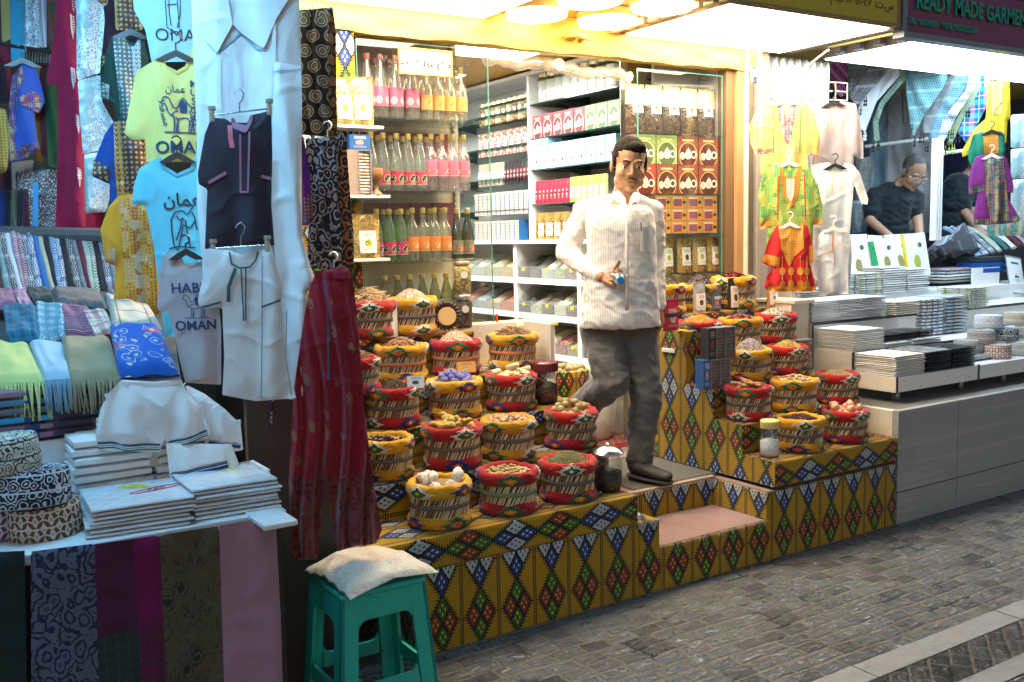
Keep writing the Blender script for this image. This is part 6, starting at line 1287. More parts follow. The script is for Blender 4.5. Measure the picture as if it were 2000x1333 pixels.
for v in (527, 516): text_on(m, '\ufeee\ufea0\ufee7\ufe95'[::1], atY(1966, v, 4.286), (1, 0, 0), (0, 0, 1), .03)
o = m.build('arabic_writing', M['white_c']); o['category'] = 'lettering'; o['label'] = 'white Arabic writing on the flat blue boxes'
tb = [q for q in bpy.data.objects if q.get('label') == 'upper flat blue box with white Arabic writing'][0]; o.parent = tb; o.matrix_parent_inverse = Matrix.Translation(tb.location).inverted(); del o['category']; del o['label']
g = G('face_print_plastic', .25, 0, .6); u, v = g.U, g.V; c = g.mix(g.noise(3, 3), (.62, .68, .72), (.8, .83, .85)); r = (((u-.45)/.16)*((u-.45)/.16)+((v-.42)/.14)*((v-.42)/.14)) < 1.0; c = g.mix(r*.5, c, (.45, .42, .42)); c = g.mix(((v-.46).abs() < .022)*((u-.45).abs() < .13), c, (.03, .03, .03)); c = g.mix(((v-.85).abs() < .03)*((u-.5).abs() < .25), c, (.1, .1, .1)); FP = g.done(c)
p = atY(1978, 560, 4.24); pouchobj('shirt_bag', 0, 0, 4.2, p[2]-.06, .22, .30, .04, FL, FP, 'clear shirt bag printed with a face wearing dark glasses at the right edge', .95, .02, .95, 'bag', x=p[0])
for o in list(bpy.data.objects):
    if o.name == 'shirt_bag': o.rotation_euler = (R(-14), R(8), 0)
stack('folded_garment', 'white folded garment in the stack at the right picture edge', 'garment', atY(1985, 600, 4.15)[0], 4.12, atY(1985, 612, 4.0)[2]-.03, .3, .26, .12, 8, FW)
# wire rack and hanging clothes
def hd(y): return y
D1, D2, D3 = 5.30, 5.38, 5.46
yg = goldwork('yellow_brocade', (.62, .46, .12), (.85, .72, .35), .03, .5, .3); gg = goldwork('green_yellow_weave', (.25, .42, .08), (.62, .55, .12), .012, .75, .1, (.03, .25, .10)); rg = cloth('scarlet_cotton', (.55, .015, .02)); ge = goldwork('orange_gold_embroidery', (.62, .20, .02), (.85, .50, .08), .014, .8, .3); pe = goldwork('pink_purple_trim', (.35, .03, .12), (.8, .7, .6), .008, .8, .1, (.05, .3, .2))
c = Cloth('child_dress', 'yellow brocade child dress, highest of the three on the left hooks', 'dress', [(1500, 197), (1520, 196), (1530, 205), (1545, 205), (1556, 196), (1574, 200), (1590, 225), (1601, 270), (1599, 300), (1597, 310), (1577, 302), (1578, 330), (1578, 345), (1484, 345), (1485, 310), (1486, 295), (1476, 303), (1466, 280), (1463, 245), (1480, 212)], D3, yg, T=.03, k=45)
c.zone('neck_embroidery', [(1519, 198), (1528, 201), (1537, 240), (1547, 203), (1556, 198), (1553, 225), (1546, 270), (1538, 285), (1528, 265), (1521, 230)], pe); c.zone('cuff', [(1476, 296), (1510, 290), (1511, 296), (1477, 304)], pe); c.zone('cuff', [(1577, 297), (1598, 304), (1597, 311), (1576, 303)], pe); c.line('side_trim', [(1509, 215), (1511, 300)], .006, cloth('green_braid', (.05, .3, .12))); c.line('side_trim', [(1563, 215), (1562, 300)], .006, cloth('green_braid', (.05, .3, .12))); c.hanger(1533, 196, M['whitep'], .06)
c = Cloth('child_dress', 'green and yellow woven child dress between the yellow and the red one', 'dress', [(1497, 322), (1520, 317), (1529, 320), (1556, 320), (1566, 319), (1581, 330), (1597, 360), (1606, 400), (1606, 438), (1588, 440), (1588, 470), (1496, 480), (1500, 430), (1484, 448), (1483, 400), (1480, 385), (1488, 345)], D2, gg, T=.03, k=45)
c.zone('neck_embroidery', [(1520, 318), (1528, 319), (1533, 345), (1545, 350), (1554, 342), (1560, 319), (1566, 320), (1562, 350), (1558, 385), (1545, 408), (1532, 385), (1523, 345)], ge); c.zone('neck_placket', [(1535, 350), (1552, 350), (1550, 385), (1544, 395), (1537, 385)], cloth('pale_braid', (.7, .55, .5)), .006); c.zone('cuff', [(1484, 436), (1514, 428), (1515, 438), (1485, 449)], ge); c.zone('cuff', [(1588, 428), (1606, 430), (1606, 441), (1588, 438)], ge); c.line('side_trim', [(1520, 345), (1519, 430)], .005, rg); c.line('side_trim', [(1571, 345), (1573, 430)], .005, rg); c.hanger(1541, 316, M['whitep'], .06)
c = Cloth('child_dress', 'scarlet child dress with orange gold embroidery, lowest on the left hooks', 'dress', [(1518, 440), (1540, 437), (1550, 445), (1560, 445), (1568, 437), (1577, 441), (1585, 465), (1587, 500), (1588, 515), (1580, 510), (1590, 545), (1594, 570), (1500, 570), (1492, 560), (1498, 540), (1508, 523), (1518, 522), (1510, 527), (1488, 512), (1492, 497), (1505, 460)], D1, rg, T=.03, k=50)
c.zone('embroidered_yoke', [(1520, 441), (1568, 439), (1570, 485), (1562, 492), (1551, 502), (1542, 522), (1534, 505), (1526, 485)], ge); c.zone('embroidered_cuff', [(1493, 496), (1524, 503), (1521, 524), (1489, 511)], ge); c.zone('embroidered_cuff', [(1580, 480), (1588, 480), (1589, 514), (1580, 508)], ge)
for uu in (1528, 1545, 1563, 1576):
    c.line('gold_drop', [(uu, 500 if uu != 1545 else 522), (uu, 560)], .005, ge)
    for vv in (530, 555): x, y = c.loc(uu, vv); c.zone('gold_medallion', [(uu+6*math.cos(a), vv+8*math.sin(a)) for a in np.linspace(0, 6.28, 13)[:-1]], ge, .005)
c.zone('hem_embroidery', [(1500, 560), (1594, 560), (1594, 570), (1498, 570)], ge); c.hanger(1543, 436, M['whitep'], .06)
gw = cloth('lilac_grey_cotton', (.42, .37, .40)); wh = M['white_w']
c = Cloth('child_tunic', 'lilac grey child tunic, highest on the second row of hooks', 'tunic', [(1568, 195), (1610, 190), (1622, 205), (1640, 205), (1640, 197), (1672, 203), (1678, 230), (1686, 280), (1686, 312), (1668, 305), (1668, 330), (1588, 335), (1590, 260)], D3+.05, gw, T=.025, k=40); c.line('tassel', [(1622, 215), (1622, 260)], .006, cloth('salmon_tassel', (.75, .45, .3))); c.hanger(1628, 200, M['blackp'], .07)
c = Cloth('child_tunic', 'white child tunic with long sleeves under the lilac one', 'tunic', [(1584, 322), (1620, 318), (1630, 330), (1642, 328), (1650, 318), (1668, 324), (1680, 340), (1696, 390), (1694, 400), (1682, 398), (1668, 360), (1660, 455), (1664, 500), (1660, 560), (1584, 560), (1588, 450), (1590, 380)], D2+.05, wh, T=.025, k=40); c.line('tassel', [(1627, 332), (1625, 380)], .006, cloth('cream_tassel', (.72, .6, .42))); c.hanger(1631, 322, M['blackp'], .07)
c = Cloth('child_tunic', 'short-sleeved white child tunic with gold piping, lowest on the second row', 'tunic', [(1606, 452), (1622, 445), (1632, 452), (1644, 446), (1655, 450), (1661, 470), (1661, 492), (1655, 500), (1655, 520), (1658, 575), (1600, 578), (1596, 540), (1603, 495), (1597, 503), (1589, 488), (1598, 462)], D1+.02, wh, T=.025, k=40); c.line('tassel', [(1627, 455), (1626, 495)], .005, ge); c.line('gold_piping', [(1597, 502), (1626, 490)], .004, ge); c.line('gold_piping', [(1627, 460), (1628, 515)], .004, cloth('cream_tassel', (.72, .6, .42))); c.hanger(1628, 444, M['whitep'], .06)
t = thing('wire_rack', 'white wire grid rack from which the child dresses hang', 'rack', tuple(atD(1560, 190, 5.55))); m = MB(); O = atD(1560, 190, 5.55); gp = lambda u, v, d=5.55: tuple(atD(u, v, d)-O)
for v0, v1 in ((155, 163), (172, 180), (190, 197)): m.tube([gp(1498, v0), gp(1655, v1)], .003, 5)
for u in (1498, 1525, 1552, 1580, 1607, 1632, 1655): m.tube([gp(u, 155+(u-1498)*.05), gp(u, 190+(u-1498)*.05)], .0025, 5)
m.tube([gp(1505, 180), gp(1570, 135), gp(1618, 98, 5.2)], .006, 5); m.build('wire_grid', M['whitep'], t)
# hanging headscarves under the lights
DK = 6.9
Z5p = lambda L: [(1460+a/2.778, 80+b/2.778) for a, b in L]
SC = [([(455, 75), (545, 80), (545, 200), (520, 300), (500, 310), (450, 200)], stripes('magenta_stripes', [(.3, (.38, .08, .26)), (.45, (.16, .03, .12)), (.75, (.52, .14, .38)), (.85, (.55, .45, .5)), (1, (.3, .06, .2))], .07, 'U', tilt=.8), 'magenta striped headscarf, first on the left'),
 ([(545, 80), (660, 90), (662, 150), (560, 270), (520, 300), (545, 200)], KF[8], 'charcoal chequered headscarf, second from the left'),
 ([(660, 95), (755, 105), (760, 170), (640, 300), (600, 350), (560, 320), (545, 290), (600, 230), (660, 150)], KF[3], 'black headscarf with pale border stripes'),
 ([(755, 105), (822, 115), (826, 190), (700, 330), (640, 490), (610, 480), (600, 360), (640, 300), (750, 180)], KP[1], 'pale blue-white headscarf with a tasselled edge'),
 ([(820, 115), (857, 120), (857, 210), (740, 350), (710, 440), (720, 540), (690, 550), (680, 430), (720, 330), (830, 190)], stripes('green_black_stripes', [(.3, (.05, .12, .09)), (.5, (.35, .45, .36)), (.7, (.04, .08, .07)), (1, (.2, .3, .24))], .03, 'U', tilt=.9), 'narrow green and black striped headscarf'),
 ([(855, 120), (1085, 150), (1085, 200), (1060, 260), (960, 400), (930, 460), (900, 520), (880, 430), (860, 250)], keff('k_teal_big', (.03, .12, .15), (.22, .36, .38), .011, 0), 'large teal chequered headscarf hanging to a point'),
 ([(1085, 170), (1130, 180), (1120, 250), (1040, 380), (1010, 480), (990, 500), (950, 500), (960, 400), (1060, 265)], KF[8], 'dark grey headscarf right of the teal one'),
 ([(1130, 165), (1215, 175), (1180, 260), (1065, 420), (1030, 550), (980, 550), (1010, 420), (1110, 260)], keff('k_bluegrey', (.03, .09, .16), (.2, .34, .42), .01, 1), 'blue-black headscarf in the middle of the row'),
 ([(1210, 175), (1250, 180), (1245, 240), (1140, 400), (1100, 480), (1060, 560), (1030, 540), (1060, 425), (1180, 270)], KF[6], 'white and blue patterned headscarf'),
 ([(1245, 180), (1270, 180), (1268, 250), (1170, 420), (1110, 560), (1075, 570), (1100, 480), (1160, 380)], stripes('lime_stripes', [(.3, (.45, .5, .12)), (.5, (.05, .1, .12)), (.75, (.4, .5, .45)), (1, (.1, .2, .2))], .03, 'U', tilt=.9), 'lime and dark striped headscarf with green tassels'),
 ([(1268, 180), (1317, 190), (1312, 330), (1190, 560), (1140, 500), (1200, 360)], plaid('royal_plaid', (.02, .10, .42), (.55, .15, .32), (.05, .45, .35), (.65, .7, .75), .09), 'blue, pink and green plaid headscarf at the right end')]
for i, (L, mt, lab) in enumerate(SC):
    c = Cloth('headscarf', lab, 'scarf', Z5p(L), DK-.03*(i % 3), mt, T=.012, fold=.010, k=38, h=.014, group='headscarves hanging under the cool panels', skew=1.2)
    lo = sorted(c.P, key=lambda p: p[1])[:3]; m = MB(); rnd = random.Random(i)
    for (x, y) in lo:
        for _ in range(3):
            xx, yy = x+rnd.uniform(-.02, .02), y; p0 = c.ax*xx+c.up*yy; m.tube([p0, p0-c.up*.03+c.ax*.003, p0-c.up*.05], .0022, 4); m.ell(tuple(p0-c.up*.035), (.007, .007, .009), 6, 4); m.ell(tuple(p0-c.up*.06), (.006, .006, .012), 6, 4)
    m.build('tassel', KP[7] if i not in (3, 9) else (KP[1] if i == 3 else cloth('lime_tassel', (.4, .5, .05))), c.ob, 60)
c = Cloth('long_robe', 'long grey robe hanging behind the headscarves beside the seated seller', 'robe', [(1742, 150), (1800, 150), (1822, 250), (1822, 455), (1700, 455), (1712, 300)], 8.3, cloth('grey_robe', (.38, .38, .40)), T=.03, k=30, fold=.012, h=.016); c.line('placket', [(1762, 172), (1764, 240), (1768, 245)], .012, cloth('dark_braid', (.16, .16, .18)))
c.ob['label'] = 'long grey robe hanging behind the bending seller'
c = Cloth('long_robe', 'blue-grey robe hanging left of the grey one', 'robe', [(1672, 150), (1735, 150), (1735, 300), (1730, 455), (1650, 455), (1665, 280)], 8.35, cloth('slate_blue_robe', (.16, .26, .33)), T=.03, k=30, fold=.012, h=.016)
Cloth('child_shirt', 'clear-bagged pale shirt hanging left of the seller', 'shirt', [(1672, 310), (1706, 306), (1708, 330), (1700, 390), (1672, 392)], 7.9, FL, T=.02, h=.014)
Cloth('folded_dress', 'glittery folded dress hanging low beside the seller', 'dress', [(1666, 392), (1690, 392), (1682, 455), (1664, 455)], 7.9, lace('grey_glitter', (.4, .46, .5), (.1, .14, .18)), T=.02, h=.014)
m = MB(); O = atD(1750, 280, 7.9); m.tube([tuple(atD(1688, 287, 7.9)-O), tuple(atD(1812, 271, 7.9)-O)], .014, 8); o = m.build('rail', M['whitep'], None, 60); o.location = O; tag(o, 'white hanging rail above the seller', 'rail')
t = thing('door_frame_post', 'white aluminium frame post beside the seller', 'post', tuple(atD(1830, 400, 6.8))); O = atD(1830, 400, 6.8); m = MB(); lo_, hi = atD(1830, 470, 6.8)-O, atD(1830, 272, 6.8)-O
for dx in (-.035, -.01, .018): m.rbox((dx, 0, (lo_[2]+hi[2])/2), (.014, .05, hi[2]-lo_[2]), .003)
m.build('frame_profile', M['whitep'], t); m = MB(); m.box(-.027, .0, lo_[2], -.018, .02, hi[2]); m.build('dark_gap', M['dark'], t)
m = MB(); O = atD(1870, 305, 7.0); m.tube([tuple(atD(1840, 300, 7.0)-O), tuple(atD(1902, 292, 7.0)-O)], .012, 8); o = m.build('rail', M['whitep'], None, 60); o.location = O; tag(o, 'short white rail behind the second man', 'rail')
Cloth('dark_robe', 'dark indigo robe hanging behind the second man', 'robe', [(1842, 195), (1905, 190), (1905, 450), (1842, 455)], 8.7, cloth('indigo_robe', (.015, .02, .07)), T=.03, k=35, fold=.012, h=.018)
c = Cloth('long_dress', 'mustard dress with gold beadwork at the right end of the headscarves', 'dress', [(1931, 158), (1972, 160), (1974, 230), (1968, 238), (1965, 280), (1930, 275), (1895, 300), (1880, 308), (1878, 296), (1905, 250), (1925, 232)], 6.5, cloth('mustard_satin', (.62, .42, .02), .5), T=.03, k=40, h=.012); c.zone('beadwork', [(1934, 160), (1958, 160), (1955, 225), (1938, 225)], goldwork('gold_beads', (.4, .27, .03), (.8, .6, .25), .008, .9, .5))
c = Cloth('child_dress', 'green dress with gold yoke behind the purple one', 'dress', [(1900, 265), (1918, 256), (1935, 262), (1952, 256), (1962, 262), (1964, 300), (1955, 310), (1908, 310), (1903, 330), (1893, 318), (1890, 300)], 6.35, cloth('bottle_green', (.01, .18, .11)), T=.03, h=.012); c.zone('gold_yoke', [(1920, 258), (1950, 257), (1950, 300), (1922, 302)], ge); c.hanger(1937, 256, M['blackp'], .07)
pp_ = cloth('purple_cotton', (.20, .025, .22)); bead = goldwork('bright_beads', (.08, .01, .1), (.7, .55, .2), .009, .9, .1, (.05, .35, .25))
c = Cloth('child_dress', 'purple dress with bright bead panels at the right of the garment stall', 'dress', [(1907, 306), (1924, 302), (1934, 304), (1946, 306), (1960, 304), (1967, 312), (1976, 345), (1980, 365), (1978, 378), (1966, 375), (1970, 390), (1988, 420), (1992, 432), (1964, 438), (1902, 440), (1901, 420), (1912, 370), (1897, 382), (1891, 378), (1892, 350), (1898, 325)], 6.2, pp_, T=.03, k=50, h=.010)
c.zone('bead_panel', [(1922, 304), (1933, 306), (1950, 307), (1960, 305), (1966, 370), (1972, 425), (1934, 432), (1926, 380)], bead); c.zone('bead_cuff', [(1893, 368), (1925, 362), (1925, 371), (1894, 380)], bead); c.zone('bead_hem', [(1903, 430), (1990, 422), (1992, 432), (1903, 440)], bead, .005); c.hanger(1937, 302, M['whitep'], .06)
for k, (v0, v1) in enumerate(((225, 290), (292, 350), (352, 440))): Cloth('folded_shawl', 'silver lace shawl in a clear bag at the right edge, %s from the top' % nth(k), 'shawl', [(1974, v0), (2030, v0-4), (2030, v1-3), (1974, v1)], 6.9, lace('silver_lace_%d' % k, ((.5, .45, .3), (.45, .5, .56), (.5, .55, .6))[k]), T=.02, h=.016)
Cloth('green_wrap', 'green cloth with bead border low behind the fan of scarves', 'scarf', [(1925, 436), (2000, 430), (2010, 460), (1930, 462)], 6.9, goldwork('teal_bead', (.05, .2, .2), (.6, .5, .3), .012, .5, .1), T=.02, h=.016)
# ================================================================ CLOTHES STALL on the left
t = thing('stall_table', 'white stall table at the left carrying plastic-wrapped white shirts and caps', 'table', (.2, 3.4, 0))
m = MB(); m.rbox((.18, 3.5, .735), (1.56, 1.46, .03), .004); part(m, 'table_top', M['wpaint'], t)
m = MB(); m.box(-.6, 2.80, 0, .95, 4.2, .718); part(m, 'dark_carcass', plain('dark_carcass', (.03, .028, .03), .7), t)
m = MB(); O = atY(562, 1012, 2.66); m.rbox((O[0]-.03, 2.78, O[2]-.01), (.10, .30, .016), .004); part(m, 'jutting_board', M['wpaint'], t)
p = atY(510, 960, 2.95); m = MB(); m.rbox((p[0], 2.95, .80), (.012, .16, .11), .003); tag(m.build('white_board', M['wpaint']), 'small upright white board at the right end of the stall table', 'board')
dk = plain('dark_shelf_board', (.10, .105, .11), .6)
t = thing('display_rack', 'raked dark boards under the folded scarves of the clothes stall', 'rack', (0, 3.9, .75)); m = MB()
a, b, c_, d_ = atY(0, 912, 3.32), atY(190, 905, 3.32), 0, 0
m.rbox((.05, 3.42, .85), (1.05, .22, .19), .003); part(m, 'white_riser', M['wpaint'], t)
m = MB(); m.box(-.8, 3.56, .75, .75, 4.6, 1.02); m.box(-.9, 3.9, 1.02, .75, 4.9, 1.2); part(m, 'raked_board', dk, t)
def quad(name, lab, px, ds, mat, T=.022, cat='scarf', group='folded scarves on the raked display', nz=.006, wav=0, label=None):
    """folded cloth lying on the rake: corners tl,tr,br,bl as pixels with their distances"""
    C = [atD(u, v, d) for (u, v), d in zip(px, ds)]; tl, tr, br, bl = C; O = sum(C)/4; nn = np.cross(tr-tl, bl-tl); nn = -nn/np.linalg.norm(nn)
    if nn @ (CAM-O) < 0: nn = -nn
    W_ = np.linalg.norm(tr-tl); H_l = np.linalg.norm(bl-tl); sd = px[0][0]
    def f(sgn):
        def g(u, v):
            p = (tl*(1-u)+tr*u)*(1-v)+(bl*(1-u)+br*u)*v-O; e = min(1, min(u, 1-u)*12)**.5*min(1, min(v, 1-v)*12)**.5
            h = T*(.25+.75*e)*(sgn*.5+.5 if sgn > 0 else -.2)+(nz*noise.noise(Vector((u*3+sd, v*3, 1)))*2+wav*math.sin(u*20+sd))*(sgn > 0); return tuple(p+nn*h)
        return g
    m = MB(); m.grid(f(1), 22, 22, (W_, H_l)); m.grid(f(-1), 8, 8, (W_, H_l)); o = m.build(name, mat, None, 180); o.location = O; return tag(o, lab, cat, group), (bl-O, br-O, nn)
def fringe(o, e, mat, n, L, d=(0, -.15, -1), r=.0028):
    a, b, nn = e; m = MB(); rnd = random.Random(int(L*1e4+n))
    for i in range(n):
        p = a+(b-a)*(i+.5)/n+nn*.012; k = L*rnd.uniform(.85, 1.1); s = rnd.uniform(-.008, .008); pts = [p+np.array([s*q*1.5, d[1]*k*q+.004*math.sin(q*5+i), d[2]*k*q]) for q in (0, .3, .6, 1)]; m.tube([tuple(q) for q in pts], [r, r*1.1, r*.9, r*1.2], 5)
    m.build('fringe', mat, o, 180)
yc = cloth('lime_wool', (.50, .56, .20)); bc = cloth('sky_wool', (.34, .50, .62)); kc = cloth('khaki_wool', (.26, .23, .14))
DL, DU = 3.0, 3.28
for (nm, px, mt, L, lab) in (('y', [(-30, 668), (58, 684), (88, 750), (-30, 756)], yc, .115, 'lime yellow wool scarf with long fringe'), ('b', [(57, 674), (124, 680), (140, 746), (86, 750)], bc, .10, 'light blue wool scarf with fringe'), ('k', [(121, 664), (215, 667), (236, 744), (134, 748)], kc, .10, 'khaki wool scarf with dark fringe')):
    o, e = quad('fringed_scarf', lab, px, [DU, DU, DL, DL], mt, .03); fringe(o, e, mt if nm != 'b' else cloth('steel_wool', (.16, .28, .38)), 26 if nm != 'b' else 16, L)
    if nm != 'b':
        u = (px[0][0]+px[1][0])/2+(15 if nm == 'y' else 5); v = 713 if nm == 'y' else 706; P = atD(u, v, 3.10); q = P-np.array(o.location); m = MB(); m.rbox(tuple(q+np.array([0, -.022, 0])), (.055, .004, .009), .001, rot=Matrix.Rotation(R(-12), 4, 'Z')); m.build('woven_tag', M['blackp'], o)
quad('folded_scarf', 'bright blue scarf with red flowers and white vines', [(217, 648), (316, 650), (352, 736), (236, 746)], [3.25, 3.2, 2.98, 2.98], floral('blue_flower_cloth', (.015, .10, .42), (.55, .08, .10), (.45, .48, .42), (.6, .5, .3), 11), .05)
quad('folded_scarf', 'teal and black plaid scarf', [(10, 605), (78, 607), (80, 668), (20, 680)], [3.55, 3.5, 3.33, 3.33], plaid('teal_plaid', (.02, .14, .24), (.01, .05, .10), (.03, .2, .32), (.02, .08, .14), .05), .04)
g = G('grey_blue_quatrefoil', .85, 0, .2); u = (((g.U+9.0)/.05) % 1.0)-.5; v = (((g.V+9.0)/.05) % 1.0)-.5; r = (u*u+v*v).sqrt(); pt = (((u*v).abs() < .012)*(r < .32)*(r > .08)).max((r-.36).abs() < .02*1); weave(g); GQ = g.done(g.mix(pt, (.10, .26, .36), (.38, .52, .58)))
quad('folded_scarf', 'grey-blue scarf with pale quatrefoil print', [(74, 596), (130, 600), (136, 668), (78, 672)], [3.55, 3.5, 3.33, 3.33], GQ, .03)
quad('folded_scarf', 'purple, black and pink finely striped scarf', [(119, 601), (175, 606), (196, 664), (134, 664)], [3.53, 3.48, 3.32, 3.32], stripes('purple_fine_stripes', [(.25, (.30, .10, .26)), (.4, (.015, .015, .03)), (.55, (.45, .35, .4)), (.75, (.10, .03, .10)), (.9, (.35, .12, .15)), (1, (.02, .02, .05))], .022), .03)
quad('folded_scarf', 'white scarf with green and crimson tartan corner', [(163, 616), (210, 613), (228, 652), (190, 666)], [3.45, 3.43, 3.30, 3.28], plaid('white_tartan', (.62, .62, .56), (.05, .12, .10), (.45, .03, .08), (.03, .05, .05), .06), .03)
quad('folded_scarf', 'beige scarf with grey edge and thin maroon lines', [(212, 597), (296, 610), (318, 650), (222, 650)], [3.5, 3.43, 3.28, 3.28], plaid('beige_lines', (.52, .47, .38), (.48, .44, .36), (.45, .42, .34), (.22, .04, .05), .12), .04)
for (px, mt, lab) in (([(-20, 577), (30, 578), (40, 607), (-20, 612)], cloth('mauve_wool', (.26, .13, .22)), 'plain mauve scarf at the left edge'), ([(28, 575), (52, 575), (70, 604), (42, 608)], cloth('rose_wool', (.48, .28, .38)), 'narrow rose pink scarf'), ([(52, 573), (100, 572), (112, 600), (74, 604)], floral('dark_flower', (.05, .06, .06), (.2, .12, .08), (.08, .14, .09), (.3, .2, .1), 14), 'dark scarf with dim flowers'), ([(100, 571), (196, 580), (212, 608), (112, 602)], paisley('brown_blue_paisley', (.07, .11, .15), (.22, .13, .08), (.05, .2, .3), 20), 'brown and blue paisley scarf'), ([(-20, 612), (22, 612), (28, 672), (-20, 676)], paisley('grey_paisley', (.10, .14, .17), (.25, .3, .33), (.4, .42, .42), 26), 'grey paisley scarf at the left edge'), ([(205, 590), (240, 594), (250, 612), (214, 608)], cloth('pale_grey_wool', (.4, .45, .5)), 'pale grey scarf corner behind the beige one')):
    quad('folded_scarf', lab, px, [3.75, 3.72, 3.55, 3.55], mt, .035)
m = MB(); q = [atD(*p) for p in ((-60, 560, 3.85), (330, 575, 3.7), (360, 790, 3.05), (-60, 800, 3.05))]; m.add(q, [(0, 1, 2, 3)]); m.add([x+np.array([0, .05, -.08]) for x in q], [(3, 2, 1, 0)]); tag(m.build('slanting_board', dk), 'dark slanting board the folded scarves lie on', 'board')
rc = [KF[2], KF[3], KP[1], KF[7], KF[5], KF[0], KF[6], KP[5], KP[6], KP[7], KF[1], KF[6], KP[7], KF[3], KF[8], KP[3], KF[4], KF[9], KP[7], KF[0], KF[8], KF[7], KF[9]]
for i, mt in enumerate(rc):
    u = 2+i*10.6; a, b, c_ = atD(u-8, 455+(i % 3)*2, 3.95), atD(u+4, 520, 3.85), atD(u+20+8*math.sin(i), 582+i*.9, 3.78); roll('hanging_scarf', 'folded headscarf hanging over the ledge, %s from the left' % nth(i), a, b, c_, .0175, mt, 'row of headscarves over the ledge', .9)
m = MB(); m.tube([tuple(atD(-40, 455, 4.0)), tuple(atD(250, 462, 3.9))], .03, 8); m.box(-1.5, 4.85, 1.0, .9, 4.91, 1.5); o = m.build('scarf_ledge', dk); tag(o, 'dark ledge behind the row of headscarves', 'ledge')
# plastic-wrapped shawls and shirts on the table
for i, (v, c1) in enumerate(((905, (.20, .08, .14)), (892, (.16, .10, .15)), (879, (.03, .22, .42)), (866, (.10, .12, .14)), (853, (.06, .16, .24)), (842, (.24, .14, .20)))):
    p = atD(95, v, 3.42); g_ = stripes('wrapped_shawl_%d' % i, [(.35, c1), (.5, (.02, .05, .16)), (.62, tuple(x*1.5 for x in c1)), (1, (.05, .05, .09))], .3, 'U', .25); g_.node_tree.nodes['Principled BSDF'].inputs['Roughness'].default_value = .2
    inst('wrapped_shawl', slab(g_, .56, .24, .03, i % 3), (p[0]-.02, 3.42, .95+(5-i)*-.0+(i)*.027-.0), R(2), None, 'plastic-wrapped shawl in the low pile behind the caps, %s from the bottom' % nth(i, 'lowest'), 'shawl', 'wrapped shawls pile')
PW = plain('plastic_over_white', (.66, .70, .74), .16, var=.12, vs=12, bump=.004, bs=40)
def wpile(lab, cx, cy, w, d, n, rz):
    for i in range(n): inst('wrapped_shirt', slab(PW, w, d, .0125, i % 3), (cx+random.uniform(-.008, .008), cy+random.uniform(-.008, .008), .751+i*.0118), rz+random.uniform(-.03, .03), None, 'plastic-wrapped white shirt in the %s, %s from the bottom' % (lab, nth(i, 'lowest')), 'shirt', 'wrapped white shirts, '+lab)
wpile('pile with the yellow patch', .565, 2.93, .27, .27, 7, R(-4)); wpile('pile with the small green label', .83, 2.94, .25, .27, 8, R(-2))
tp = [o for o in bpy.data.objects if o.get('label') == 'plastic-wrapped white shirt in the pile with the yellow patch, seventh from the bottom'][0]; zz = .0135
m = MB(); m.add([(-.03, .06, zz), (.05, .03, zz), (.03, .085, zz), (-.04, .10, zz)], [(0, 1, 2, 3)]); m.build('yellow_patch', plain('yellow_print', (.70, .62, .02), .3), tp)
m = MB(); m.tube([(.055+.075*math.cos(a), .0+.018*math.sin(a)+.02*math.cos(a), zz) for a in np.linspace(0, 2*PI, 25)[:-1]], .0014, 4, closed=True); m.build('red_oval', plain('red_print', (.45, .03, .05), .4), tp)
m = MB(); vv, ff = textmesh('\ufefb\ufed8\ufee7\ufe8d', 1, bold=.02); m.add([(.055+x*.036+y*.0, 0+y*.036+x*.01, zz+.0005) for x, y in vv], ff); m.build('arabic_print', M['blackp'], tp)
tp = [o for o in bpy.data.objects if o.get('label') == 'plastic-wrapped white shirt in the pile with the small green label, eighth from the bottom'][0]; m = MB(); m.box(.0, .03, zz, .055, .045, zz+.0006); m.build('green_label', plain('lime_print', (.45, .6, .12), .4), tp)
for i in range(7): inst('folded_shirt', slab(FW, .20, .22, .022, i % 3), (.80, 3.40, .752+i*.021), R(6), None, 'white folded shirt in the pile behind the shorts, %s from the bottom' % nth(i, 'lowest'), 'shirt', 'white pile behind the shorts')
for kind, u, v, z, s, lab in (('plumc', 2, 1052, .752, 1.15, 'plum cap cut by the left picture edge'), ('brown', 95, 1048, .752, 1.18, 'brown leaf-patterned cap at the bottom of the left pile'), ('navy', 66, 990, .845, 1.25, 'navy scroll-patterned cap in the middle of the left pile'), ('olive', 18, 925, .94, 1.2, 'pale cap with dark flowers on top of the left pile'), ('blue', -20, 990, .845, 1.2, 'blue cap behind the navy one')):
    p = atZ(u, v, z); cap(kind, (p[0], p[1]+.04, z), lab, s, 1+u, (R(-3), R(3), u*.1))
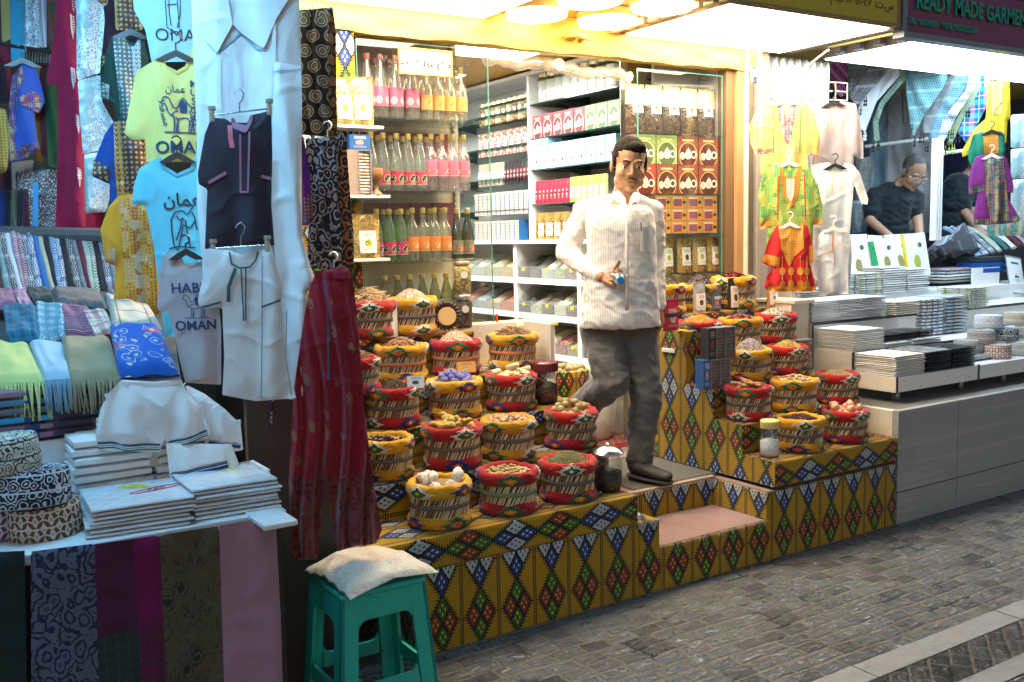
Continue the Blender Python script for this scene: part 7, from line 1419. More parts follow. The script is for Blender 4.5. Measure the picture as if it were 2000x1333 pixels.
# white embroidered cloths / shorts heaped on a bundle
t = thing('bundle', 'bundle of folded white cloths under the shorts', 'bundle', (.66, 3.2, .75)); [inst('folded_cloth', slab(FW, .22, .17, .03, (i+j) % 3), ((-.115, .125)[j]+random.uniform(-.006, .006), random.uniform(-.006, .006), i*.027), random.uniform(-.05, .05), t) for j in (0, 1) for i in range(8-j)]
navy_s = stripes('navy_band', [(.5, (.02, .04, .16)), (.62, (.6, .62, .6)), (.85, (.02, .06, .14)), (1, (.25, .16, .08))], .02); green_s = stripes('green_band', [(.25, (.02, .08, .08)), (.45, (.6, .64, .64)), (.6, (.03, .14, .12)), (.8, (.6, .64, .64)), (1, (.03, .08, .2))], .016)
for (px, st, lab, d) in (([(188, 868), (322, 868), (320, 925), (308, 955), (240, 964), (196, 966), (192, 930)], [(192, 932), (318, 916)], 'lower white cloth with a navy striped hem, left one', 3.04), ([(324, 866), (452, 868), (466, 905), (450, 935), (350, 950), (332, 935)], [(335, 930), (445, 905)], 'lower white cloth with a navy striped hem, right one', 3.02)):
    c = Cloth('striped_cloth', lab, 'cloth', px, d, M['white_c'], T=.03, fold=.004, k=40, h=.008); c.line('hem_stripe', st, .022, navy_s); c.line('hem_edge', [(px[-2][0]+4, px[-2][1]-4), (px[3][0]-4, px[3][1]-6)], .006, navy_s)
    m = MB(); xs = [c.loc(u, v) for u, v in (px[-2], px[3])]
    for i in range(16): q = i/15; x = xs[0][0]*(1-q)+xs[1][0]*q; y = xs[0][1]*(1-q)+xs[1][1]*q; p0 = c.ax*x+c.up*(y+.004)+c.n*.012; m.tube([p0, p0-c.up*.008+c.n*.006, p0-c.up*.018+c.ax*random.uniform(-.006, .006)], .002, 4)
    m.build('fringe', M['white_c'], c.ob, 60)
c = Cloth('shorts', 'white elastic-waist shorts with green-striped hems on the heap', 'shorts', [(238, 742), (300, 746), (354, 741), (362, 760), (395, 800), (412, 845), (405, 856), (330, 880), (322, 850), (312, 884), (192, 880), (186, 850), (196, 800), (215, 765)], 2.97, M['white_c'], T=.05, fold=.007, k=42, h=.007)
c.line('hem_stripe', [(190, 868), (312, 872)], .022, green_s); c.line('hem_stripe', [(330, 868), (405, 845)], .022, green_s); c.line('waist_gather', [(238, 748), (300, 751), (354, 747)], .010, stripes('gathered_elastic', [(.5, (.6, .64, .66)), (1, (.74, .78, .8))], .008, 'U'))
c = Cloth('white_cloth', 'second white cloth with ragged edge and yellow stripe behind the shorts', 'cloth', [(360, 750), (400, 770), (440, 800), (470, 830), (475, 880), (440, 884), (400, 866), (380, 800)], 3.06, M['white_c'], T=.04, fold=.006, k=42, h=.008); c.line('hem_stripe', [(408, 862), (470, 872)], .014, navy_s)
m = MB(); rnd = random.Random(4)
for (a, b) in (((354, 745), (470, 828)), ((215, 765), (188, 840))):
    for i in range(22): q = rnd.random(); p0 = atD(a[0]+(b[0]-a[0])*q, a[1]+(b[1]-a[1])*q, 2.97)-np.array(c.ob.location); m.add([tuple(p0), tuple(p0+np.array([rnd.uniform(-.018, .018), -.006, .002])), tuple(p0+np.array([rnd.uniform(-.018, .018), -.01, -.012]))], [(0, 1, 2)])
m.build('ragged_tufts', M['white_c'], c.ob)
# shawls hanging on the stall front
for (px, mt, lab) in (([(-60, 1082), (48, 1076), (58, 1600), (-60, 1600)], cloth('black_green_wool', (.012, .03, .032)), 'very dark green shawl hanging at the left edge of the stall front'), ([(60, 1078), (186, 1062), (206, 1600), (62, 1600)], paisley('navy_paisley', (.10, .12, .19), (.02, .025, .07), (.05, .06, .14), 24), 'navy and grey paisley shawl on the stall front'),
    ([(183, 1064), (312, 1046), (336, 1600), (205, 1600)], None, 'magenta, purple and green key-patterned shawl on the stall front'), ([(312, 1046), (428, 1028), (446, 1600), (334, 1600)], floral('olive_star', (.085, .075, .05), (.03, .028, .02), (.05, .045, .03), (.02, .02, .015), 13), 'olive brown shawl with dark stars on the stall front'), ([(428, 1028), (538, 1008), (548, 1200), (560, 1600), (446, 1600)], cloth('dusty_pink_wool', (.34, .19, .26), sheen=.5), 'dusty pink wool shawl on the stall front')):
    if mt is None:
        g = G('key_patterned_wool', .85, 0, .2); s = .03; u = ((g.U+9.0)/s) % 1.0; v = ((g.V+9.0)/s) % 1.0; k = ((u-.5).abs().max((v-.5).abs())); kk = ((k*6) % 1.0 < .5)*((u+v*.3) > .25); lo = (g.V < -.26); rt = g.U > .0
        c0 = g.mix(rt, (.07, .012, .05), (.14, .006, .07)); c1 = g.mix(rt, (.03, .05, .055), (.14, .01, .07)); c0 = g.mix(lo, c0, g.mix(kk, c1, (.015, .02, .025))); weave(g); mt = g.done(c0, Sheen_Weight=.2)
    Cloth('hanging_shawl', lab, 'shawl', px, 2.8, mt, Y=2.735, T=.012, fold=.006, k=22, h=.014, group='shawls on the stall front', skew=.1)
# hanging clothes, near to far
teal = cloth('slate_teal_piping', (.05, .13, .17)); ws = M['white_s']
c = Cloth('child_tunic', 'white child tunic with slate teal piping clipped to the lowest hanger', 'tunic', [(405, 486), (450, 490), (470, 497), (500, 497), (508, 490), (530, 484), (552, 560), (548, 590), (562, 700), (578, 778), (500, 784), (434, 772), (438, 700), (434, 600), (392, 604), (386, 590), (398, 530)], 2.88, ws, T=.022, fold=.005, k=38, h=.0065)
c.line('piping', [(448, 492), (452, 515), (468, 524), (488, 522), (500, 508), (504, 492)], .005, teal); c.line('piping', [(471, 526), (476, 626)], .004, teal); c.line('piping', [(480, 524), (480, 626)], .004, teal); c.line('cuff_piping', [(392, 601), (432, 590)], .006, teal); c.line('cuff_piping', [(510, 600), (548, 586)], .006, teal); c.line('tassel', [(460, 524), (447, 560), (446, 590)], .010, teal); c.line('seam', [(560, 606), (558, 700), (570, 775)], .003, cloth('grey_seam', (.3, .36, .4)))
x, y = c.loc(470, 510); c.line('seam', [(512, 500), (512, 600), (510, 778)], .003, cloth('grey_seam', (.3, .36, .4)))
def clips(c, ul, vl, ur, vr, um, hv, lab):
    O = atD(um, (vl+vr)/2, 2.93); t = thing('clip_hanger', lab, 'hanger', tuple(O)); P = lambda u, v, d=2.9: tuple(atD(u, v, d)-O); m = MB(); m.tube([P(ul-6, vl), P(ur+6, vr)], .0028, 6)
    cx, cy = um, hv; m.tube([P(cx, (vl+vr)/2), P(cx, hv+22), P(cx+6, hv+14), P(cx+8, hv+2), P(cx+1, hv-6), P(cx-8, hv), P(cx-10, hv+6)], .0022, 6); m.build('wire', M['chrome'], t, 60)
    for (u, v) in ((ul, vl), (ur, vr)): m = MB(); m.rbox(P(u, v+2, 2.865), (.014, .012, .034), .003); m.rbox(P(u, v-14, 2.865), (.02, .016, .014), .003); m.build('clip', M['steel'], t)
clips(c, 416, 486, 522, 479, 470, 440, 'wire clip hanger holding the white child tunic')
pk = cloth('dusty_pink_stitch', (.35, .16, .24)); bk = cloth('aubergine_black', (.022, .014, .026), .6)
c = Cloth('child_tunic', 'black child tunic with dusty pink embroidery clipped above the white one', 'tunic', [(413, 230), (440, 232), (452, 240), (482, 240), (492, 225), (530, 216), (533, 352), (530, 352), (536, 480), (400, 488), (405, 370), (388, 360), (386, 340), (400, 262)], 2.98, bk, T=.022, fold=.004, k=38, h=.0065)
c.zone('embroidered_neck', [(450, 233), (456, 252), (480, 262), (492, 240), (494, 224), (488, 226), (482, 246), (462, 242), (456, 230)], pk); c.line('embroidered_placket', [(469, 264), (470, 376)], .006, pk); c.line('embroidered_placket', [(487, 258), (484, 376)], .006, pk); c.line('embroidered_placket', [(468, 376), (485, 376)], .006, pk); c.line('cuff_embroidery', [(407, 358), (442, 338)], .010, pk); c.line('cuff_embroidery', [(510, 345), (531, 350)], .010, pk)
c.line('pink_tassel', [(449, 246), (450, 270), (454, 290)], .014, cloth('coral_pink', (.65, .16, .22))); clips(c, 414, 226, 526, 212, 468, 180, 'wire clip hanger holding the black child tunic')
m = MB(); P = c.P; 
c = Cloth('long_robe', 'long white mens robe with folded collar, largest of the hanging clothes', 'robe', [(372, -40), (584, -40), (590, 200), (588, 330), (584, 460), (560, 600), (434, 604), (400, 590), (385, 400), (384, 250), (378, 120)], 3.08, ws, T=.035, fold=.0055, k=26, h=.009)
for nm, zpx in (('collar_flap', [(372, -30), (440, -30), (455, 52), (425, 108), (392, 70)]), ('collar_flap', [(470, -30), (584, -30), (540, 40), (515, 100), (468, 66), (455, 52)])): c.zone(nm, zpx, ws, .016)
c.line('collar_piping', [(425, 108), (470, 66), (500, 98), (516, 102)], .006, cloth('pale_teal_braid', (.25, .42, .5))); c.line('front_seam', [(428, 112), (430, 250)], .01, ws, .012); c.line('sleeve_edge', [(536, 0), (534, 130), (538, 330), (534, 600)], .012, ws, .012)
c = Cloth('robe_sleeve_shirt', 'white long shirt hanging half behind the long robe at its right', 'shirt', [(536, 120), (588, 130), (590, 460), (606, 520), (618, 548), (612, 566), (600, 570), (604, 700), (598, 778), (560, 782), (545, 600), (530, 400)], 3.0, ws, T=.03, fold=.008, k=34, h=.009)
c.line('shoulder_seam', [(534, 142), (588, 136)], .004, cloth('grey_seam', (.3, .36, .4)))
c = Cloth('dress', 'violet dress with gold cuff showing between robe and trousers', 'dress', [(575, 60), (584, 250), (594, 275), (606, 340), (612, 430), (600, 442), (584, 440), (575, 300)], 3.2, cloth('violet_cotton', (.16, .03, .34)), T=.03, h=.009); c.zone('gold_cuff', [(585, 388), (609, 380), (612, 425), (600, 438), (586, 430)], goldwork('cuff_gold', (.12, .03, .25), (.7, .45, .12), .012, .8, .3, (.05, .4, .3)))
md = medallion('medallion_print', (.03, .028, .03), (.55, .50, .38), (.22, .18, .12), .058); mo = medallion('amber_medallion_print', (.03, .02, .015), (.45, .22, .05), (.2, .1, .03), .04); pb = paisley('black_paisley', (.02, .02, .03), (.36, .36, .40), (.35, .12, .09), 30)
gathr = lambda c, v, u0, u1, mt: c.line('gathered_waist', [(u0, v), (u1, v)], .020, mt, .006)
c = Cloth('trousers', 'black trousers printed with cream medallions, highest of the trousers', 'trousers', [(582, 20), (650, 14), (656, 60), (655, 150), (660, 262), (640, 268), (582, 262)], 3.28, md, T=.035, fold=.010, k=150, h=.006); c.zone('amber_side', [(640, 22), (651, 20), (656, 60), (658, 262), (645, 266), (640, 120)], mo, .005); gathr(c, 28, 583, 650, md); c.hanger(622, 14, M['chrome'], .08, .05, bar=False)
c = Cloth('trousers', 'black paisley trousers with rust side, middle of the trousers', 'trousers', [(597, 272), (668, 266), (676, 275), (684, 380), (690, 450), (692, 524), (660, 528), (600, 524), (590, 560), (540, 640), (520, 838), (556, 838), (560, 700), (600, 500), (605, 380)], 3.24, pb, T=.035, fold=.010, k=150, h=.006); c.zone('rust_side', [(660, 276), (676, 276), (684, 380), (690, 524), (668, 526), (664, 400)], paisley('rust_paisley', (.03, .015, .015), (.4, .16, .06), (.2, .08, .04), 26), .005); gathr(c, 282, 600, 672, pb); c.hanger(640, 268, M['chrome'], .09, .05, bar=False)
g = G('crimson_block_print', .8, 0, .25); v = g.vec(g.U*2.0+g.V*.25, g.V); d = g.voro(13, v, rnd=.7); lo = g.V < -.66; e = g.voro(60, g.vec(g.U, g.V)); c = g.mix(g.noise(3, 2), (.17, .003, .014), (.29, .006, .022)); c = g.mix((d < .27)*(e > .3), c, (.24, .10, .055)); c = g.mix(lo, c, g.mix(e > .42, (.09, .006, .025), (.17, .03, .03))); weave(g, wr=.01); RP = g.done(c, Sheen_Weight=.3)
c = Cloth('trousers', 'long crimson block-printed drawstring trousers, lowest and longest', 'trousers', [(618, 530), (676, 522), (688, 535), (700, 640), (712, 800), (726, 920), (746, 1035), (735, 1062), (690, 1068), (660, 1078), (644, 1000), (632, 930), (622, 1092), (570, 1096), (564, 940), (574, 760), (594, 620), (606, 560)], 3.05, RP, T=.045, fold=.012, k=120, h=.0075); gathr(c, 538, 616, 684, RP); c.line('drawstring', [(632, 545), (640, 600), (642, 740)], .007, cloth('braided_cord', (.08, .08, .14))); c.hanger(652, 524, M['chrome'], .09, .05, bar=False)
# T-shirts
navp = plain('navy_print', (.015, .04, .13), .7); blp = plain('black_print', (.02, .03, .05), .7); AR = '\ufee5\ufe8e\ufee4\ufecb'[::-1][::-1]
c = Cloth('t_shirt', 'pinkish grey child T-shirt printed HABIBI and OMAN, lowest T-shirt', 't-shirt', [(326, 492), (348, 496), (352, 514), (372, 522), (392, 512), (400, 498), (420, 520), (432, 640), (432, 752), (362, 748), (350, 700), (340, 650), (328, 608), (318, 612), (306, 600), (312, 540), (318, 500)], 3.12, cloth('heather_pink_grey', (.46, .42, .45)), T=.02, fold=.004, k=36, h=.0065)
c.text('printed_word', 'HABIBI', 377, 563, .045, navp); c.text('printed_word', 'OMAN', 383, 636, .042, navp, bold=.02); camel(c, 380, 598, .088, navp, .0022); c.line('neck_rib', [(350, 498), (356, 514), (372, 521), (390, 513)], .008, cloth('heather_rib', (.5, .46, .48))); c.hanger(363, 490, M['blackp'], .055, .05)
c = Cloth('t_shirt', 'sky blue T-shirt printed with Arabic writing and a black camel head', 't-shirt', [(272, 330), (310, 306), (318, 325), (345, 342), (375, 330), (384, 296), (420, 300), (420, 655), (322, 658), (310, 560), (300, 480), (285, 402), (258, 398), (262, 360)], 3.28, cloth('sky_blue_jersey', (.12, .50, .66)), T=.022, fold=.005, k=32, h=.0075)
c.text('arabic_print', '\ufee5\ufe8e\ufee4\ufecb', 355, 392, .058, blp, bold=.02); c.line('neck_rib', [(312, 308), (322, 328), (346, 343), (374, 330), (380, 312)], .010, cloth('sky_rib', (.10, .44, .6)))
m = MB()
for L in ([(340, 480), (336, 455), (334, 430), (342, 415), (356, 412), (366, 420), (374, 408), (382, 400)], [(340, 480), (348, 490), (352, 470), (358, 440), (372, 446), (382, 430)], [(356, 425), (352, 448), (344, 470)], [(330, 486), (350, 482), (382, 484)], [(362, 430), (366, 460), (372, 484)], [(344, 422), (350, 430), (360, 428)], [(374, 414), (380, 425), (384, 450)]): c.line('', L, .0045, blp, mb=m)
m.build('printed_camel_head', blp, c.ob, 180); c.hanger(346, 302, M['blackp'], .06, .06)
c = Cloth('t_shirt', 'yellow T-shirt printed with a blue camel, MUSCAT and OMAN', 't-shirt', [(266, 140), (312, 112), (322, 130), (345, 142), (366, 130), (374, 96), (420, 96), (420, 315), (286, 318), (284, 272), (262, 274), (243, 262), (252, 210)], 3.34, cloth('soft_yellow_jersey', (.62, .60, .20)), T=.022, fold=.005, k=32, h=.0075)
camel(c, 350, 226, .14, navp, .0045); c.text('printed_word', 'OMAN', 356, 290, .058, navp, bold=.02); c.text('arabic_print', '\ufee5\ufe8e\ufee4\ufecb', 342, 176, .032, navp); c.text('arabic_print', '\ufec2\ufed8\ufeb4\ufee3', 320, 222, .034, navp, rot=-80)
for i, ch in enumerate('MUSCAT'): c.text('printed_letter', ch, 378, 166+i*17, .034, navp)
c.line('neck_rib', [(313, 114), (324, 132), (346, 142), (364, 132), (370, 112)], .010, cloth('yellow_rib', (.58, .56, .17))); c.hanger(344, 104, M['blackp'], .07, .07)
c = Cloth('t_shirt', 'pale aqua T-shirt with camel legs and OMAN, highest T-shirt', 't-shirt', [(256, -40), (420, -40), (420, 120), (296, 122), (284, 60), (262, 20)], 3.42, cloth('aqua_jersey', (.36, .60, .66)), T=.02, fold=.004, k=30, h=.009); c.text('printed_word', 'OMAN', 356, 72, .06, blp, bold=.0)
m = MB()
for L in ([(322, -10), (324, 20), (326, 56), (332, 58)], [(330, -10), (330, 22), (334, 52)], [(345, -10), (348, 30), (350, 56)], [(352, -10), (352, 30), (346, 56)], [(326, 12), (345, 10)]): c.line('', L, .003, blp, mb=m)
m.build('printed_camel_legs', blp, c.ob, 180)
# embroidered dresses
def dress(lab, px, yoke, mt, gold, d, cuff=None, hook=None, name='dress'):
    c = Cloth(name, lab, 'dress', px, d, mt, T=.035, fold=.008, k=42, h=.008); c.zone('embroidered_panel', yoke, gold, .005)
    for q in cuff or []: c.zone('embroidered_cuff', q, gold, .006)
    if hook: c.hanger(*hook, M['blackp'], .07, .06)
    return c
osq = goldwork('orange_mirror_work', (.55, .24, .02), (.55, .50, .48), .012, .7, .4, (.30, .08, .02))
dress('orange child dress with mirror embroidery behind the blue T-shirt', [(232, 382), (262, 378), (268, 392), (290, 395), (300, 390), (310, 480), (312, 614), (262, 608), (222, 592), (226, 520), (205, 512), (196, 448), (212, 405)], [(232, 390), (262, 385), (268, 398), (292, 400), (300, 500), (306, 600), (250, 600), (240, 500)], cloth('saffron_cotton', (.62, .28, .02)), osq, 3.45, [[(208, 490), (226, 484), (226, 520), (206, 512)]])
ggd = goldwork('bronze_leaf_work', (.03, .02, .04), (.62, .36, .08), .018, .75, .35)
dress('royal blue dress with bronze leaf embroidery above the orange one', [(222, 238), (250, 235), (262, 250), (282, 255), (288, 300), (290, 400), (240, 402), (214, 400), (214, 360), (180, 345), (186, 310), (205, 262)], [(222, 240), (250, 236), (262, 252), (284, 258), (288, 390), (230, 390), (224, 330)], cloth('royal_cotton', (.01, .05, .26)), ggd, 3.55, [[(183, 312), (214, 330), (214, 356), (181, 342)]])
dress('dark green dress with silver leaf yoke', [(218, 76), (245, 62), (250, 80), (262, 84), (278, 60), (290, 120), (290, 240), (228, 240), (222, 200), (200, 190), (196, 160), (206, 110)], [(220, 78), (243, 66), (250, 88), (262, 92), (275, 70), (276, 240), (236, 236), (232, 180)], cloth('forest_cotton', (.008, .045, .035)), goldwork('silver_leaf_work', (.05, .10, .10), (.50, .56, .60), .016, .8, .35), 3.65, [[(196, 160), (214, 166), (212, 195), (198, 192)]], (256, 62))
dress('black dress with gold grid embroidery at the top', [(196, -40), (286, -40), (282, 62), (230, 90), (212, 105), (205, 132), (196, 132), (205, 40)], [(222, -40), (280, -40), (278, 60), (252, 62), (226, 60)], cloth('plum_black', (.02, .008, .02)), ggd, 3.75, [[(190, -20), (212, -20), (210, 15), (192, 8)], [(197, 108), (206, 108), (205, 131), (197, 131)]])
lc = [lace('silver_lace'), lace('aqua_lace', (.42, .52, .58), (.12, .2, .24), 40), lace('grey_lace', (.45, .48, .52), (.2, .24, .28), 30)]
for k, (px, lab) in enumerate((([(148, -40), (208, -40), (208, 60), (196, 130), (196, 142), (150, 158)], 'silver lace shawl in a clear bag, highest'), ([(152, 158), (196, 146), (200, 200), (222, 240), (212, 290), (162, 302), (156, 230)], 'silver lace shawl in a clear bag, middle'), ([(164, 302), (206, 296), (222, 350), (208, 414), (166, 418)], 'pale grey lace shawl in a clear bag, lowest'))): Cloth('lace_shawl', lab, 'shawl', px, 3.85, lc[k], T=.02, fold=.006, k=30, h=.010)
c = Cloth('long_dress', 'long crimson dress with white leaf embroidery down the front', 'dress', [(114, -40), (148, -40), (158, 150), (166, 300), (170, 452), (108, 454), (112, 330), (114, 165), (94, 168), (92, 150), (104, 80)], 3.9, cloth('crimson_crepe', (.25, .005, .045)), T=.035, fold=.010, k=36, h=.010)
wl = goldwork('white_leaf_stitch', (.25, .005, .045), (.75, .72, .74), .010, 1.0, 0)
for (v0, v1, u) in ((-10, 30, 143), (28, 82, 141), (134, 178, 142), (226, 264, 152), (328, 368, 154)): c.zone('leaf_embroidery', [(u-4, v0), (u+4, v0+4), (u+6, (v0+v1)/2), (u+2, v1), (u-3, (v0+v1)/2)], wl, .005)
Cloth('crimson_bundle', 'crimson cloth showing under the lace shawls', 'cloth', [(166, 412), (202, 410), (204, 448), (168, 452)], 3.95, cloth('crimson_crepe', (.25, .005, .045)), T=.02, h=.01)
cb = goldwork('gold_red_braid', (.03, .05, .25), (.62, .42, .10), .009, .95, .35, (.3, .05, .05))
c = dress('cornflower blue child dress with gold and red braid on the rail', [(42, 124), (60, 122), (70, 135), (80, 165), (88, 200), (76, 222), (66, 215), (76, 295), (60, 306), (18, 320), (14, 290), (18, 200), (22, 160)], [(24, 150), (42, 130), (46, 150), (34, 190), (30, 290), (76, 278), (76, 295), (58, 306), (18, 316), (18, 200)], cloth('cornflower_cotton', (.03, .09, .42)), cb, 4.0, [[(38, 192), (66, 180), (86, 195), (76, 222), (44, 208)]], (44, 118))
Cloth('child_dress', 'olive gold dress left of the cornflower blue one', 'dress', [(-30, 205), (12, 215), (20, 260), (14, 335), (-30, 350)], 3.95, goldwork('olive_gold', (.10, .10, .01), (.5, .38, .08), .012, .7, .3), T=.03, h=.012)
for k, (u0, u1, v1, c1, nm) in enumerate(((64, 82, 318, (.35, .15, .02), 'ochre'), (78, 96, 312, (.10, .015, .025), 'burgundy'), (90, 112, 330, (.012, .06, .025), 'bottle green'), (-10, 14, 205, (.012, .01, .02), 'black'))): Cloth('hung_dress', nm+' dress hanging edge-on on the black rail', 'dress', [(u0, 128), (u1-4, 126), (u1, 200), (u1+2, v1), (u0+4, v1-6), (u0-2, 210)], 4.1, cloth('rail_'+nm.replace(' ', '_'), c1), T=.03, fold=.01, h=.012)
for k, (u0, u1, v0, v1, c1, nm) in enumerate(((18, 46, -40, 125, (.03, .28, .48), 'turquoise'), (0, 20, -40, 85, (.35, .32, .12), 'straw yellow'), (-20, 20, 84, 210, (.12, .015, .04), 'maroon'))): Cloth('hung_scarf', nm+' scarf hanging at the top left', 'scarf', [(u0, v0), (u1, v0), (u1+3, v1-10), (u0+4, v1)], 4.25, cloth('scarf_'+nm.replace(' ', '_'), c1), T=.02, fold=.012, k=60, h=.012)
Cloth('hung_scarf', 'grey-blue ornate scarf at the top left', 'scarf', [(46, -40), (76, -40), (78, 94), (48, 96)], 4.3, lace('ornate_scarf', (.36, .46, .54), (.12, .18, .26), 22), T=.02, fold=.010, k=60, h=.012); Cloth('hung_scarf', 'lilac and white pleated scarf at the top left', 'scarf', [(74, -40), (90, -40), (92, 92), (78, 94)], 4.28, stripes('lilac_pleats', [(.4, (.3, .3, .45)), (.7, (.55, .6, .68)), (1, (.25, .35, .45))], .02, 'U'), T=.02, fold=.012, k=90, h=.012); Cloth('hung_scarf', 'green and red patterned scarf beside the crimson dress', 'scarf', [(90, -40), (114, -40), (112, 90), (94, 95)], 4.3, paisley('green_red_scarf', (.05, .08, .05), (.22, .05, .05), (.3, .28, .2), 24), T=.02, fold=.010, k=60, h=.012)
m = MB(); O = atD(50, 95, 4.05); m.tube([tuple(atD(-20, 84, 4.05)-O), tuple(atD(106, 102, 4.05)-O)], .008, 6)
for i in range(9): u = 52+i*5.6; m.tube([tuple(atD(u, 112, 4.05)-O), tuple(atD(u, 98, 4.05)-O), tuple(atD(u+2, 94, 4.05)-O)], .004, 5); m.tube([tuple(atD(u-1, 112, 4.05)-O), tuple(atD(u+1, 124, 4.05)-O)], .006, 5)
o = m.build('clothes_rail', M['blackp'], None, 60); o.location = O; tag(o, 'black rail with hanger hooks at the upper left', 'rail')
for k, (u, c1) in enumerate(((4, (.01, .03, .16)), (16, (.02, .02, .03)), (27, (.09, .11, .08)), (40, (.02, .03, .04)), (50, (.05, .02, .04)))): Cloth('hung_tunic', '%s small dark tunic on the lower rail, from the left' % nth(k), 'tunic', [(u-6, 372), (u+6, 368), (u+9, 452), (u-7, 454)], 4.15, cloth('tunic_dark_%d' % k, c1), T=.025, h=.012, group='dark tunics on the lower rail')
g = G('sequin_mesh', .4, 0, .6); v = g.voro(150, g.vec(g.U, g.V), out='Color'); n = g.noise(140, 2, v=g.vec(g.U, g.V)); c_ = g.mix(n > .52, (.01, .015, .03), (.10, .20, .32)); c_ = g.mix(n > .60, c_, (.42, .46, .44)); c_ = g.mix(n < .38, c_, (.12, .07, .04)); SQ = g.done(c_)
Cloth('sequin_cloth', 'dark sequinned cloth hanging behind the row of headscarves', 'cloth', [(30, 336), (112, 330), (114, 458), (34, 460)], 4.2, SQ, T=.01, fold=.008, k=30, h=.012)
Cloth('measuring_tape', 'bright blue tape hanging over the sequinned cloth', 'tape', [(65, 356), (75, 358), (74, 458), (63, 458)], 4.12, cloth('tape_blue', (.02, .25, .6), .4), T=.003, fold=.002, h=.01)
for k in range(3): Cloth('hung_tunic', 'dim garment in the shade under the upper rail, %s from the left' % nth(k), 'tunic', [(-20+k*42, 318), (24+k*42, 312), (26+k*42, 372), (-18+k*42, 376)], 4.4, cloth('shade_%d' % k, ((.05, .02, .04), (.25, .3, .34), (.03, .06, .08))[k]), T=.02, h=.014)
# stool and cushion
t = thing('plastic_stool', 'turquoise plastic stool in front of the platform', 'stool', (1.265, 2.90, 0)); TQ = plain('turquoise_plastic', (.02, .42, .35), .32, var=.08, bump=.0006)
m = MB(); m.rbox((0, 0, .44), (.30, .28, .022), .008, 3); m.build('seat', TQ, t, 40)
def side(ang, wt, wb, off_t, off_b):
    m = MB(); c, s = math.cos(ang), math.sin(ang); th = .012
    def P(x, z, o): k = 1-z/.43; w = off_t+(off_b-off_t)*k+o; X_ = x*((wt+(wb-wt)*k)/wt); return (X_*c-w*s*-1*0+(-w)*(-s), X_*s+(-w)*c, z)
    h = wt/2; iw = h-.055; outer = [(-h, 0), (-h, .43), (h, .43), (h, 0)]
    def arc(cx, cz, r, a0, a1): return [(cx+r*math.cos(a), cz+r*math.sin(a)) for a in np.linspace(a0, a1, 5)]
    for z0, z1, x0, x1 in ((.355, .43, -iw, iw), (.10, .15, -iw, iw)):
        vs = [P(x, z, o) for o in (0, -th) for x, z in ((x0, z0), (x1, z0), (x1, z1), (x0, z1))]; m.add(vs, [(0, 1, 2, 3), (7, 6, 5, 4), (0, 4, 5, 1), (3, 2, 6, 7)])
    for sx in (-1, 1):
        for (cx, cz, a0, q) in ((iw-.03, .325, 0, 1), (iw-.03, .18, 0, -1)):
            pts = [(sx*iw, cz), *[(sx*(cx+.03*math.cos(a)), cz+q*.03*math.sin(a)) for a in np.linspace(0, PI/2, 6)], (sx*cx, cz+q*.0301), (sx*iw, cz+q*.0301)]
            vs = [P(x, z, o) for o in (0, -th) for x, z in pts]; n = len(pts); m.add(vs, [tuple(range(n)), tuple(range(n, 2*n))[::-1]])
    return m
for ang, wt, wb in ((0, .29, .35), (PI, .29, .35), (PI/2, .27, .33), (-PI/2, .27, .33)):
    o_t = .137 if ang in (0, PI) else .147; m = side(ang, wt, wb, o_t, o_t+.03); m.build('side_frame', TQ, t)
for sx in (-1, 1):
    for sy in (-1, 1):
        m = MB(); xt, yt, xb, yb = .147, .137, .177, .167; L = .058
        for (dx, dy) in ((L, 0), (0, L)):
            wx, wy = (dx or .012), (dy or .012); vs = []
            for z, x, y in ((0, xb, yb), (.432, xt, yt)):
                k = 1.0; vs += [(sx*x, sy*y, z), (sx*(x-wx), sy*y, z), (sx*(x-wx), sy*(y-wy), z), (sx*x, sy*(y-wy), z)]
            m.add(vs, [(0, 1, 5, 4), (1, 2, 6, 5), (2, 3, 7, 6), (3, 0, 4, 7), (0, 3, 2, 1), (4, 5, 6, 7)])
        m.build('leg', TQ, t)
CU = floral('faded_rose_print', (.60, .56, .48), (.62, .28, .30), (.38, .42, .26), (.6, .4, .38), 16, .35)
K = [atZ(u, v, .475) for u, v in ((594, 1106), (725, 1072), (858, 1108), (682, 1160))]; O = sum(K)/4; Kl = [k-O for k in K]
m = MB()
for sgn in (1, -1):
    def f(u, v):
        if sgn < 0: u = 1-u
        p = (Kl[0]*(1-u)+Kl[3]*u)*(1-v)+(Kl[1]*(1-u)+Kl[2]*u)*v; e = (16*u*(1-u)*v*(1-v))**.42; pin = 1-.06*(math.sin(PI*u)*(1-abs(2*v-1)**6 if 0 else 0)); dr = -.025*max(0, abs(2*u-1)+abs(2*v-1)-1)
        z = (.038*e*(1.0 if sgn > 0 else -.35)+dr+.006*noise.noise(Vector((u*5, v*5, sgn)))*e*2+.004*math.sin(u*30+v*9)*math.exp(-((v-.0)*9)**2)); return (p[0]*(1-.05*math.sin(PI*v)*(abs(2*u-1))), p[1], z+.008)
    m.grid(f, 40, 40, (.36, .36))
o = m.build('cushion', CU, None, 180); o.location = O; tag(o, 'faded rose-printed cushion lying on the turquoise stool', 'cushion')
m = MB(); m.tube([tuple(np.array(f(u, 0))+[0, -.001, 0]) for u in np.linspace(0, 1, 30)]+[tuple(np.array(f(1, v))) for v in np.linspace(.03, 1, 30)], .0028, 6); m.build('piping', cloth('dark_piping', (.12, .11, .12)), o, 180)
